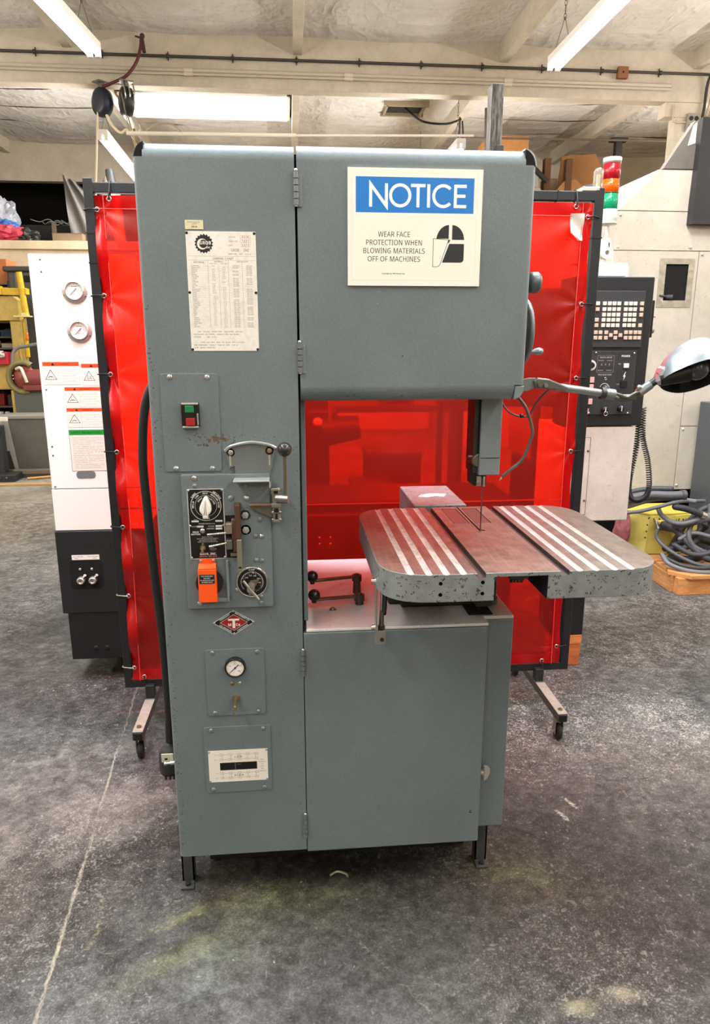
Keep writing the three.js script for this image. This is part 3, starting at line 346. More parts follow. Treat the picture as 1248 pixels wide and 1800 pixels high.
P(pan, 'grinding_wheel', cyl([-0.19, 0.882, PF], [-0.19, 0.882, PF + 0.012], 0.03, 0.03, 32), M(0x161617, 0.7)); P(pan, 'wheel_guard', mg([box(-0.216, -0.146, 0.836, 0.845, PF, PF + 0.01, 0.001), box(-0.151, -0.146, 0.838, 0.935, PF, PF + 0.014, 0.001)]), GREYP);
const indTex = canvas(360, 360, (x, w, h) => { fill(x, w, h, '#cfd0ce'); x.fillStyle = '#101012'; x.beginPath(); x.arc(180, 180, 170, 0, 7); x.fill(); x.strokeStyle = '#d8d8d4'; x.lineWidth = 4; x.beginPath(); x.arc(180, 180, 128, 2.4, 6.9); x.stroke(); x.lineWidth = 3; for (let k = 0; k < 26; k++) { const a = -2.7 + k * 0.155; x.beginPath(); x.moveTo(180 + 128 * Math.cos(a), 180 + 128 * Math.sin(a)); x.lineTo(180 + (k % 5 ? 112 : 100) * Math.cos(a), 180 + (k % 5 ? 112 : 100) * Math.sin(a)); x.stroke(); } ['3/4', '1/2', '3/8', '1/4', '1/8'].forEach((s, i) => { const a = -2.4 + i * 0.62; T(s, x, 180 + 84 * Math.cos(a), 180 + 84 * Math.sin(a), 22, '#e6e6e2', 'sans-serif', 'bold'); }); T('CLAMP', x, 180, 28, 22, '#e6e6e2', 'sans-serif', 'bold'); T('L', x, 196, 60, 34, '#fff', 'sans-serif', 'bold'); T('PRESSURE', x, 180, 330, 20, '#ccc'); });
const dial = P(pan, 'pressure_dial', (() => { const g = new THREE.CircleGeometry(0.035, 48); g.translate(-0.095, 0.879, PF + 0.0035); return g; })(), M(0xffffff, 0.35, 0, { map: indTex }));
P(pan, 'dial_rim', new THREE.TorusGeometry(0.035, 0.0022, 10, 48).translate(-0.095, 0.879, PF + 0.002), CHROME);
P(pan, 'dial_body', cyl([-0.095, 0.879, PF], [-0.095, 0.879, PF + 0.003], 0.035, 0.035, 40), DARK);
P(pan, 'tee_handle', mg([cyl([-0.097, 0.872, PF + 0.003], [-0.097, 0.87, PF + 0.03], 0.0085, 0.0085, 20), cyl([-0.113, 0.891, PF + 0.028], [-0.08, 0.846, PF + 0.028], 0.003, 0.003, 12), ]), M(0xb5b1a5, 0.35, 0.8)); P(pan, 'dial_pointer', exZ(shp([[-0.108, 0.868], [-0.098, 0.884], [-0.078, 0.886], [-0.09, 0.866]]), PF + 0.004, 0.004, 0.001), M(0x6a6058, 0.5, 0.4));
// arched blade-shear guard with ledge
{ const s = new THREE.Shape(); s.moveTo(-0.123, 1.122); s.lineTo(-0.125, 1.145); s.lineTo(-0.137, 1.14); s.lineTo(-0.143, 1.181); s.quadraticCurveTo(-0.09, 1.214, -0.034, 1.185); s.lineTo(-0.042, 1.142); s.lineTo(-0.048, 1.122);
  const g = P(saw, 'shear_guard', exZ(s, F, 0.008, 0.0015, 14), M(0x6f7577, 0.4, 0.2)); P(g, 'guard_rim', mg([tube([[-0.144, 1.18, F + 0.01], [-0.128, 1.191, F + 0.011], [-0.088, 1.1985, F + 0.012], [-0.05, 1.193, F + 0.011], [-0.033, 1.185, F + 0.01]], 0.0035, 8, 30)]), M(0xaeb2b1, 0.3, 0.7));
  P(g, 'guard_slot', box(-0.135, -0.131, 1.146, 1.17, F + 0.006, F + 0.009, 0.001), M(0xa09c86, 0.6)); P(g, 'guard_slot', box(-0.05, -0.046, 1.146, 1.17, F + 0.006, F + 0.009, 0.001), M(0xa09c86, 0.6));
  screw(g, -0.1315, 1.176, F + 0.008, SCREW, 'bolt', 'bolt').scale.setScalar(0.75); screw(g, -0.0475, 1.179, F + 0.008, M(0x8a6a5c, 0.5, 0.5), 'bolt', 'bolt').scale.setScalar(0.75);
  P(g, 'guard_ledge', mg([box(-0.126, -0.046, 1.117, 1.1205, F + 0.004, F + 0.05, 0.001), box(-0.049, -0.046, 1.104, 1.1205, F + 0.004, F + 0.05, 0.001)]), M(0xb9bdbc, 0.35, 0.5)); }
const lev = P(saw, 'shear_lever', mg([cyl([-0.0145, 1.075, F + 0.035], [-0.014, 1.18, F + 0.05], 0.0042, 0.0042, 14)]), M(0x77705f, 0.4, 0.6)); P(lev, 'ball_knob', mg([sph([-0.014, 1.188, F + 0.051], 0.0155, 28, 20)]), M(0x2f2f31, 0.25), [0, 0, 0], undefined, 'black ball knob'); P(lev, 'pivot_bolt', cyl([-0.034, 1.076, F + 0.03], [-0.008, 1.076, F + 0.04], 0.0105, 0.009, 14), STEEL);
{ const c = P(saw, 'blade_shear', mg([box(-0.044, -0.027, 1.022, 1.1, F + 0.006, F + 0.03, 0.003), box(-0.046, -0.025, 1.086, 1.1, F + 0.02, F + 0.034, 0.002), box(-0.046, -0.025, 1.056, 1.066, F + 0.02, F + 0.034, 0.002), box(-0.044, -0.027, 1.022, 1.03, F + 0.02, F + 0.034, 0.002)]), M(0xb0aea6, 0.3, 0.9)); for (const y of [1.095, 1.045, 1.028]) for (const x of [-0.043, -0.028]) screw(c, x, y, F + 0.032, STEEL, 0.7, 'shear_screw');
  P(c, 'shear_gap', mg([box(-0.04, -0.031, 1.046, 1.054, F + 0.026, F + 0.0345), box(-0.038, -0.033, 1.03, 1.042, F + 0.026, F + 0.0345), box(-0.04, -0.031, 1.088, 1.094, F + 0.03, F + 0.0345)]), GAP);
  P(c, 'shear_plate', exZ(shp([[-0.095, 1.063], [-0.044, 1.063], [-0.045, 1.03], [-0.092, 1.052]]), PF + 0.004, 0.006, 0.001), M(0x6f6a62, 0.45, 0.6)); P(c, 'shear_lip', box(-0.096, -0.044, 1.06, 1.0645, PF + 0.004, PF + 0.018, 0.001), M(0x8a7466, 0.5, 0.5)); }
// dealer's diamond badge
{ const t = canvas(640, 400, (x, w, h) => { const dia = (k, c) => { x.fillStyle = c; x.beginPath(); x.moveTo(320 - 320 * k, 200); x.lineTo(320, 200 - 200 * k); x.lineTo(320 + 320 * k, 200); x.lineTo(320, 200 + 200 * k); x.fill(); }; fill(x, w, h, '#dcdcd8'); dia(1, '#dcdcd8'); dia(0.95, '#17171a'); dia(0.66, '#e6e4df'); dia(0.63, '#9d1d22');
    x.fillStyle = '#efeeea'; x.fillRect(235, 140, 170, 30); x.fillRect(300, 140, 40, 150); T('M', x, 258, 236, 62, '#efeeea', 'sans-serif', 'bold'); T('Co', x, 384, 236, 58, '#efeeea', 'sans-serif', 'bold');
    const along = (s, cx, cy, a) => { x.save(); x.translate(cx, cy); x.rotate(a); T(s, x, 0, 0, 33, '#e8e8e4', 'sans-serif', 'bold'); x.restore(); }; const a = Math.atan2(200, 320); along('TORNQUIST', 186, 114, -a); along('MACHINERY CO.', 452, 112, a); along('LOS ANGELES', 190, 288, a); along('CALIFORNIA', 450, 287, -a); });
  const g = new THREE.ExtrudeGeometry(shp([[-0.19, 0.777], [-0.1415, 0.746], [-0.093, 0.777], [-0.1415, 0.8075]]), { depth: 0.0015, bevelEnabled: false }); g.translate(0, 0, F); const uv = g.attributes.uv; for (let i = 0; i < uv.count; i++) uv.setXY(i, (uv.getX(i) + 0.19) / 0.097, (uv.getY(i) - 0.746) / 0.0615);
  const b = P(saw, 'maker_badge', g, [M(0xffffff, 0.35, 0, { map: t }), CHROME], [0, 0, 0], undefined, 'red and black diamond badge'); for (const [x, y] of [[-0.1855, 0.777], [-0.0975, 0.777], [-0.1415, 0.804], [-0.1415, 0.75]]) screw(b, x, y, F + 0.0012, SCREW, 0.4, 'rivet'); }
// gauge plate
function gauge(par, x, y, z, r, rim, tex, rimW = 0.16, deep = 0.012) { const g = P(par, 'pressure_gauge', latheTo([[0, 0], [r, 0], [r, deep * 0.8], [r * 0.97, deep], [r * (1 - rimW), deep], [r * (1 - rimW), deep * 0.7], [0, deep * 0.7]], [x, y, z], [0, 0, 1], 44), rim); const f = new THREE.CircleGeometry(r * (1 - rimW), 40); f.translate(x, y, z + deep * 0.72); P(g, 'gauge_face', f, M(0xffffff, 0.3, 0, { map: tex })); const a = -2.35; return g; }
const gaugeTex = canvas(300, 300, (x, w, h) => { fill(x, w, h, '#f3f1ea'); x.strokeStyle = '#1a1a1a'; for (let k = 0; k <= 40; k++) { const a = 2.36 + k / 40 * 4.71, r0 = k % 10 ? (k % 5 ? 128 : 122) : 114; x.lineWidth = k % 10 ? 2 : 5; x.beginPath(); x.moveTo(150 + 136 * Math.cos(a), 150 + 136 * Math.sin(a)); x.lineTo(150 + r0 * Math.cos(a), 150 + r0 * Math.sin(a)); x.stroke(); } ['0', '40', '80', '120', '160'].forEach((s, i) => { const a = 2.36 + i / 4 * 4.71; T(s, x, 150 + 88 * Math.cos(a), 150 + 88 * Math.sin(a), 30, '#222'); }); T('psi', x, 214, 206, 24, '#333'); T('AIR PRESSURE', x, 150, 84, 14, '#444'); });
const pc = P(saw, 'gauge_plate', exZ(rrect(-0.2115, -0.0735, 0.5395, 0.711, 0.008), F, 0.003, 0.001), GREY);
for (const [x, y] of [[-0.194, 0.707 - 0.004], [-0.0905, 0.702], [-0.1945, 0.547], [-0.092, 0.547]]) screw(pc, x, y, F + 0.003, M(0x8b9192, 0.35, 0.5), 1);
gauge(pc, -0.142, 0.667, F + 0.003, 0.0245, M(0x141416, 0.35), gaugeTex);
P(pc, 'gauge_needle', mg([cyl([-0.156, 0.654, F + 0.0125], [-0.134, 0.6745, F + 0.0125], 0.0005, 0.0011, 8), cyl([-0.142, 0.667, F + 0.0118], [-0.142, 0.667, F + 0.0135], 0.0022, 0.0022, 12)]), BLACK);
screw(pc, -0.151, 0.623, F + 0.003, M(0x8a6d5a, 0.4, 0.6), 0.85); screw(pc, -0.134, 0.623, F + 0.003, SCREW, 0.85);
P(pc, 'needle_valve', mg([cyl([-0.143, 0.585, F + 0.003], [-0.143, 0.585, F + 0.009], 0.0105, 0.0095, 6), cyl([-0.143, 0.585, F + 0.008], [-0.144, 0.583, F + 0.03], 0.005, 0.0042, 16), cyl([-0.1415, 0.602, F + 0.026], [-0.1445, 0.57, F + 0.03], 0.0035, 0.0032, 12), cyl([-0.1455, 0.578, F + 0.022], [-0.1485, 0.546, F + 0.026], 0.0016, 0.0012, 10), cyl([-0.144, 0.578, F + 0.018], [-0.1445, 0.574, F + 0.037], 0.0045, 0.0045, 14)]), BRASSY);
// speed scale plate
const pd = P(saw, 'speed_plate', exZ(rrect(-0.2255, -0.0645, 0.3305, 0.51, 0.008), F, 0.003, 0.001), GREY);
for (const [x, y] of [[-0.2065, 0.501], [-0.082, 0.501], [-0.208, 0.34], [-0.083, 0.339]]) screw(pd, x, y, F + 0.003, M(0x8b9192, 0.35, 0.5), 1);
printed(pd, 'speed_scale', -0.2165, -0.0735, 0.3605, 0.4465, F + 0.003, 0.0012, canvas(640, 385, (x, w, h) => {
  fill(x, w, h, '#ebe8df'); x.fillStyle = '#0a0a0a'; x.fillRect(122, 150, 400, 92); x.fillStyle = '#8a6050'; x.fillRect(284, 156, 7, 80); x.fillStyle = '#4a3a32'; x.fillRect(304, 168, 44, 14);
  x.strokeStyle = '#b1a79a'; x.lineWidth = 3; for (const y of [52, 112, 280, 336]) { x.beginPath(); x.moveTo(122, y); x.lineTo(522, y); x.stroke(); for (let k = 0; k < 5; k++) { x.strokeRect(122 + k * 95, y - 14, 34, 28); x.fillStyle = '#ebe8df'; x.fillRect(124 + k * 95, y - 12, 30, 24); T(String([50, 70, 100, 140, 180][k] * (y > 200 ? 10 : 1)), x, 139 + k * 95, y, 14, '#8a7f74'); } }
  for (let k = 0; k < 5; k++) { x.beginPath(); x.moveTo(150 + k * 90, 52); x.lineTo(150 + k * 90, 112); x.moveTo(150 + k * 90, 280); x.lineTo(150 + k * 90, 336); x.stroke(); }
  T('L O W', x, 322, 82, 30, '#6b655c', 'sans-serif', 'bold'); T('H I G H', x, 322, 309, 30, '#6b655c', 'sans-serif', 'bold'); ['1 —', '2 —'].forEach((s, i) => { T(s, x, 90, 52 + i * 60, 26, '#7a7268'); T(['1 =', '2 ='][i], x, 90, 280 + i * 56, 26, '#7a7268'); }); ['FEET', 'SURFACE', 'IN', 'FEET', 'PER', 'MINUTE'].forEach((s, i) => T(s, x, 580, 130 + i * 28, 20, '#8f877c'));
}), M(0xcfc9ba, 0.4), 0.4);
for (const [x, y] of [[-0.214, 0.4435], [-0.076, 0.4435], [-0.214, 0.3635], [-0.076, 0.3635]]) screw(pd, x, y, F + 0.004, SCREW, 0.45, 'rivet');
// ---------- saw table ----------
const chipTex = data(512, 512, (i, j) => { const n = pnoise(i / 20, j / 20, 26, 3) * 0.5 + pnoise(i / 7, j / 7, 73, 4) * 0.3 + pnoise(i / 3, j / 3, 171, 5) * 0.2, c = n > 0.735 ? 1 : 0, l = pnoise(i / 50, j / 9, 57, 6) > 0.9 && pnoise(i / 5, j / 30, 102, 8) > 0.5 ? 1 : 0; const v = (pnoise(i / 40, j / 40, 13, 7) - 0.5) * 16; return c || l ? [62 + v, 62 + v, 60 + v] : [128 + v, 134 + v, 134 + v]; });
const CAST = M(0xffffff, 0.5, 0, { map: (() => { const t = chipTex.clone(); t.repeat.set(5, 5); t.needsUpdate = true; return t; })(), bumpMap: bump(26, 26), bumpScale: 0.0016 });
const groundTex = data(512, 512, (i, j) => { const u = i / 512, v = j / 512; const a = (pnoise(u * 90, v * 6, 90, 2) - 0.5) * 22 + (pnoise(u * 8, v * 8, 8, 3) - 0.5) * 34 + (pnoise(u * 24, v * 24, 24, 4) - 0.5) * 22; const s = 176 + a; return [s, s * 0.965, s * 0.93]; });
const TOP = M(0xada199, 0.42, 0.5, { map: (() => { const t = groundTex.clone(); t.repeat.set(4, 4); t.needsUpdate = true; return t; })() });
const GROOVE = M(0xffffff, 0.5, 0.1, { map: (() => { const t = groundTex.clone(); t.repeat.set(9, 9); t.needsUpdate = true; return t; })() }), SLOT = M(0x4f4c49, 0.45, 0.6);
const TY = 0.945, TX0 = 0.18, TX1 = 0.797, TZ0 = -1.957, TZ1 = -1.368;
{
  const base = new THREE.ExtrudeGeometry(rrect(TX0, TX1, -TZ1, -TZ0, 0.11), { depth: 0.059, bevelEnabled: true, bevelSize: 0.0012, bevelThickness: 0.0012, bevelOffset: -0.0012, bevelSegments: 1, curveSegments: 14 });
  base.rotateX(-Math.PI / 2); base.translate(0, TY - 0.0602, 0);
  // top faces and side faces: sort the triangles by their direction
  const g0 = uvBox(base), nrm = g0.attributes.normal, posA = g0.attributes.position, top = [], side = [];
  for (let i = 0; i < posA.count; i += 3) (nrm.getY(i) > 0.9 && posA.getY(i) > TY - 0.01 ? top : side).push(i);
  const pick = (list) => { const g = new THREE.BufferGeometry(); for (const k of ['position', 'normal', 'uv']) { const a = g0.attributes[k], n = a.itemSize, out = new Float32Array(list.length * 3 * n); list.forEach((s, q) => { for (let r = 0; r < 3 * n; r++) out[q * 3 * n + r] = a.array[s * n + r]; }); g.setAttribute(k, new THREE.BufferAttribute(out, n)); } return g; };
  const gt = pick(top), gs = pick(side), all = mg([gt, gs]); all.addGroup(0, top.length * 3, 0); all.addGroup(top.length * 3, side.length * 3, 1);
  const ev = new Evaluator(); ev.useGroups = true; let b = new Brush(all, [TOP, CAST]); b.updateMatrixWorld();
  const cut = (g, m) => { const k = new Brush(g.index ? g : g, m); k.updateMatrixWorld(); b = ev.evaluate(b, k, SUBTRACTION); };
  // shallow worn scallops, four on each side
  for (const x of [0.24, 0.2775, 0.314, 0.350, 0.5985, 0.6345, 0.675, 0.7125]) { const r = 0.014; cut(uvBox(new THREE.CylinderGeometry(r, r, 0.8, 28).rotateX(Math.PI / 2).translate(x, TY + r - 0.0021, -1.66)), GROOVE); }
  for (const [x0, x1] of [[0.3785, 0.397], [0.556, 0.576]]) cut(box(x0, x1, TY - 0.009, TY + 0.02, -2.1, -1.2), SLOT);
  cut(box(0.4155, 0.5305, TY - 0.07, TY - 0.0085, -1.72, -1.3), DARK);       // open underside at the front, between the two rims
  cut(box(0.4695, 0.4735, TY - 0.02, TY + 0.02, -2.1, -1.69), DARK);         // blade slot
  cut(box(0.421, 0.464, TY - 0.003, TY + 0.02, -1.935, -1.77), M(0x6e6a64, 0.4, 0.7)); cut(box(0.479, 0.522, TY - 0.003, TY + 0.02, -1.935, -1.77), M(0x6e6a64, 0.4, 0.7));
  for (const [x, y] of [[0.302, 0.925], [0.391, 0.925], [0.302, 0.9005], [0.391, 0.9005]]) cut(cyl([x, y, -1.4], [x, y, -1.3], 0.0042, 0.0042, 16), BLACK);
  const tb = P(saw, 'saw_table', b.geometry, b.material, [0, 0, 0], undefined, 'square slotted machine table with rounded corners');
  P(tb, 'table_insert', box(0.4225, 0.4625, TY - 0.003, TY - 0.0005, -1.933, -1.772, 0.001), M(0x66625c, 0.4, 0.7)); P(tb, 'table_insert', box(0.4805, 0.5205, TY - 0.003, TY - 0.0005, -1.933, -1.772, 0.001), M(0x66625c, 0.4, 0.7));
  P(tb, 'slot_key', mg([box(0.449, 0.489, TY - 0.016, TY - 0.004, -1.42, -1.3705, 0.001), box(0.456, 0.482, TY - 0.022, TY - 0.014, -1.43, -1.378)]), DARK);
  for (const x of [0.457, 0.464, 0.4715, 0.479]) P(tb, 'key_tooth', cyl([x, TY - 0.028, -1.385], [x, TY - 0.02, -1.385], 0.003, 0.003, 8), BLACK);
  P(tb, 'trunnion', mg([box(0.29, 0.42, 0.84, 0.888, -1.86, -1.5, 0.01), box(0.395, 0.435, 0.845, 0.887, -1.78, -1.43, 0.006), box(0.32, 0.4, 0.8, 0.85, -1.85, -1.58, 0.008)]), M(0x141416, 0.5));
  P(tb, 'tilt_bracket', exX(shp([[-1.42, 0.905], [-1.42, 0.862], [-1.5, 0.85], [-1.62, 0.85], [-1.62, 0.905]]), 0.408, 0.436), M(0x1c1d1e, 0.5));
}
P(saw, 'table_support', mg([box(0.27, 0.47, 0.75, 0.8, -1.86, -1.68, 0.006), box(0.24, 0.3, 0.752, 0.82, -1.8, -1.7, 0.006), box(0.33, 0.5, 0.76, 0.84, -1.85, -1.72)]), M(0x131314, 0.5));
P(saw, 'support_column', mg([cyl([0.505, 0.752, -1.7], [0.505, 0.885, -1.7], 0.017, 0.017, 22), cyl([0.505, 0.75, -1.7], [0.505, 0.765, -1.7], 0.021, 0.021, 22)]), M(0x4c5254, 0.4, 0.2));
P(saw, 'blade_well', box(0.43, 0.49, 0.7505, 0.753, -1.68, -1.615), GAP);
// bracket hanging at the front left of the table
const hb = P(saw, 'stop_bracket', mg([box(0.1795, 0.1835, 0.748, 0.905, -1.492, -1.47, 0.001), box(0.182, 0.203, 0.748, 0.78, -1.474, -1.47, 0.001)]), M(0x9b9c98, 0.35, 0.6));
P(hb, 'bracket_hole', cyl([0.194, 0.76, -1.4705], [0.194, 0.76, -1.468], 0.0045, 0.0045, 16), DARK); P(hb, 'bracket_bolt', cyl([0.17, 0.895, -1.481], [0.1795, 0.895, -1.481], 0.006, 0.007, 6), CHROME); P(hb, 'bracket_bolt', cyl([0.171, 0.785, -1.481], [0.18, 0.785, -1.481], 0.0055, 0.0065, 6), CHROME);
P(hb, 'stop_screw', mg([cyl([0.195, 0.78, -1.49], [0.197, 0.815, -1.5], 0.006, 0.005, 14), cyl([0.197, 0.815, -1.5], [0.207, 0.89, -1.56], 0.0045, 0.0045, 12), cyl([0.195, 0.776, -1.49], [0.195, 0.785, -1.49], 0.009, 0.009, 6)]), M(0x57534d, 0.4, 0.6)); P(hb, 'stop_hose', tube([[0.206, 0.8, -1.52], [0.225, 0.85, -1.6], [0.26, 0.86, -1.66]], 0.004, 8), RUBBER);
// two clamping levers on the base
for (const [x, z, h, bx, bz] of [[0.167, -1.716, 0.022, 0.05, -1.7], [0.168, -1.80, 0.046, 0.048, -1.775]]) {
  const l = P(saw, 'clamp_lever', mg([box(-0.062, 0.062, -0.003, 0.003, -0.007, 0.007, 0.002).rotateY(Math.atan2(bz - z, x - bx)).translate((x + bx) / 2, 0.751 + h, (z + bz) / 2)]), M(0x5b5651, 0.4, 0.6));
  P(l, 'lever_boss', mg([cyl([x, 0.751, z], [x, 0.751 + h - 0.012, z], 0.011, 0.0095, 18), cyl([x, 0.751 + h - 0.012, z], [x, 0.751 + h + 0.004, z], 0.013, 0.013, 18), cyl([x, 0.751 + h + 0.004, z], [x, 0.751 + h + 0.008, z], 0.007, 0.006, 6)]), h > 0.03 ? M(0x5a3c36, 0.5, 0.4) : M(0x4a4744, 0.45, 0.6));
  P(l, 'ball_knob', mg([sph([bx, 0.751 + h + 0.012, bz], 0.0155, 20, 14), cyl([bx, 0.751 + h - 0.008, bz], [bx, 0.751 + h + 0.004, bz], 0.006, 0.008, 12)]), M(0x121213, 0.3));
}
P(saw, 'top_screw', mg([sph([0.096, 0.7525, -1.682], 0.006, 14, 8), cyl([0.096, 0.751, -1.682], [0.096, 0.7525, -1.682], 0.009, 0.009, 16)]), M(0x8f8884, 0.35, 0.7));
// guide post, blade, blade guide
const post = P(saw, 'guide_post', mg([box(0.449, 0.5005, 1.096, 1.32, -1.72, -1.65, 0.003)]), GREYP); P(post, 'post_seam', box(0.4515, 0.4985, 1.1375, 1.139, -1.6502, -1.6494), GAP);
P(post, 'post_slide', mg([box(0.4365, 0.4485, 1.1, 1.32, -1.73, -1.662, 0.001)]), M(0x3a3634, 0.4, 0.5)); P(post, 'slide_gap', box(0.4475, 0.4495, 1.12, 1.32, -1.7, -1.655), GAP);
P(post, 'guide_clamp', (() => { const s = new THREE.Shape(); s.absarc(0.4495, 1.132, 0.0165, Math.PI / 2, Math.PI * 1.5); return mg([exZ(s, -1.67, 0.016, 0.003), cyl([0.424, 1.141, -1.662], [0.434, 1.141, -1.662], 0.0035, 0.0035, 12)]); })(), M(0x68625c, 0.4, 0.6));
P(post, 'blade_guide', mg([exZ(shp([[0.433, 1.118], [0.456, 1.118], [0.456, 1.1], [0.473, 1.1], [0.473, 1.067], [0.442, 1.067], [0.433, 1.075]]), -1.7, 0.034, 0.002)]), M(0x1d1c1c, 0.4, 0.4)); P(post, 'guide_jaw', mg([box(0.4475, 0.4595, 1.068, 1.092, -1.668, -1.66, 0.001), box(0.4625, 0.4685, 1.067, 1.092, -1.668, -1.658, 0.001)]), M(0xb8b2a8, 0.28, 0.9)); P(post, 'guide_shoe', cyl([0.453, 1.075, -1.66], [0.453, 1.075, -1.656], 0.004, 0.004, 12), STEEL);
P(saw, 'saw_blade', mg([box(0.4705, 0.4718, 0.75, 1.09, -1.698, -1.69)]), M(0x6f6158, 0.3, 0.9)); P(saw, 'blade_mark', new THREE.TorusGeometry(0.006, 0.0009, 6, 16, 2.4).rotateX(-Math.PI / 2).translate(0.477, TY + 0.001, -1.692), DARK);
// coolant hose and thin leads under the head
P(saw, 'air_hose', capped([[0.515, 1.3, -1.63], [0.545, 1.262, -1.62], [0.562, 1.215, -1.615], [0.562, 1.19, -1.615], [0.545, 1.14, -1.62], [0.52, 1.115, -1.625], [0.503, 1.098, -1.63]], 0.0038, 10, 50), M(0x5d5552, 0.4, 0.2)); P(saw, 'hose_tip', mg([cyl([0.504, 1.099, -1.63], [0.4965, 1.092, -1.632], 0.0016, 0.0012, 8), cyl([0.5, 1.093, -1.63], [0.495, 1.087, -1.632], 0.0013, 0.001, 8)]), CHROME);
P(saw, 'lamp_lead', tube([[0.498, 1.272, -1.66], [0.515, 1.25, -1.655], [0.54, 1.238, -1.65], [0.563, 1.24, -1.645], [0.575, 1.27, -1.635], [0.594, 1.303, -1.61], [0.6, 1.305, -1.59]], 0.0022, 8, 50), M(0x4e4140, 0.5)); P(saw, 'cable_tie', sph([0.547, 1.2385, -1.65], 0.0055, 10, 8), BLACK);
// hand wheels on the right of the head
const wheelAt = (x, y, z, r) => { const g = new THREE.TorusGeometry(r, 0.0065, 12, 40); g.rotateY(Math.PI / 2); g.translate(x, y, z); return g; };
const hw = P(saw, 'hand_wheel', mg([wheelAt(0.56, 1.432, -1.72, 0.072), cyl([0.555, 1.432, -1.72], [0.561, 1.432, -1.72], 0.07, 0.07, 36), cyl([0.51, 1.432, -1.72], [0.566, 1.432, -1.72], 0.013, 0.013, 18), ...[0, 2.1, 4.2].map((a) => cyl([0.558, 1.432, -1.72], [0.56, 1.432 + 0.07 * Math.cos(a), -1.72 + 0.07 * Math.sin(a)], 0.005, 0.005, 10))]), M(0x6d7375, 0.38, 0.3)); P(hw, 'wheel_handle', latheTo([[0, 0], [0.004, 0], [0.0045, 0.012], [0.0085, 0.02], [0.0095, 0.028], [0.006, 0.037], [0, 0.038]], [0.562, 1.385, -1.68], [1, 0.08, 0.1], 20), M(0x8b9092, 0.3, 0.5));
P(saw, 'tension_knob', mg([latheTo([[0, 0], [0.007, 0], [0.007, 0.022], [0.021, 0.023], [0.023, 0.032], [0.023, 0.044], [0.019, 0.05], [0, 0.051]], [0.518, 1.54, -1.64], [1, 0, 0], 28)]), M(0x5c6163, 0.4, 0.3));
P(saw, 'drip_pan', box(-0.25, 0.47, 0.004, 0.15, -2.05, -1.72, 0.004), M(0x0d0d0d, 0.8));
// support arm behind the table
P(saw, 'feed_housing', mg([box(0.352, 0.508, 0.76, 0.945, -2.26, -1.985, 0.004)]), M(0xe0dcdc, 0.4, 0, { map: (() => { const t = chipTex.clone(); t.repeat.set(3, 3); t.needsUpdate = true; return t; })() })); P(saw, 'housing_patch', exY(shp([[0.385, 2.1], [0.41, 2.09], [0.44, 2.105], [0.465, 2.095], [0.478, 2.13], [0.43, 2.14], [0.4, 2.125]]), 0.945, 0.9456), M(0xe8e2d8, 0.6));
// compressed-air fitting at the lower left
P(saw, 'air_coupling', mg([cyl([-0.285, 0.296, -1.75], [-0.318, 0.296, -1.75], 0.0095, 0.0095, 18), cyl([-0.318, 0.296, -1.75], [-0.332, 0.296, -1.75], 0.0085, 0.0085, 6), cyl([-0.332, 0.296, -1.75], [-0.345, 0.295, -1.75], 0.005, 0.0055, 14), cyl([-0.345, 0.295, -1.75], [-0.36, 0.294, -1.75], 0.0033, 0.004, 12), cyl([-0.357, 0.294, -1.75], [-0.362, 0.294, -1.75], 0.0055, 0.005, 12)]), M(0xb5b6b2, 0.3, 0.8));
P(saw, 'rubber_bumper', mg([sph([-0.302, 0.345, -1.8], 0.018, 16, 12)]), M(0xc9c2b8, 0.6));

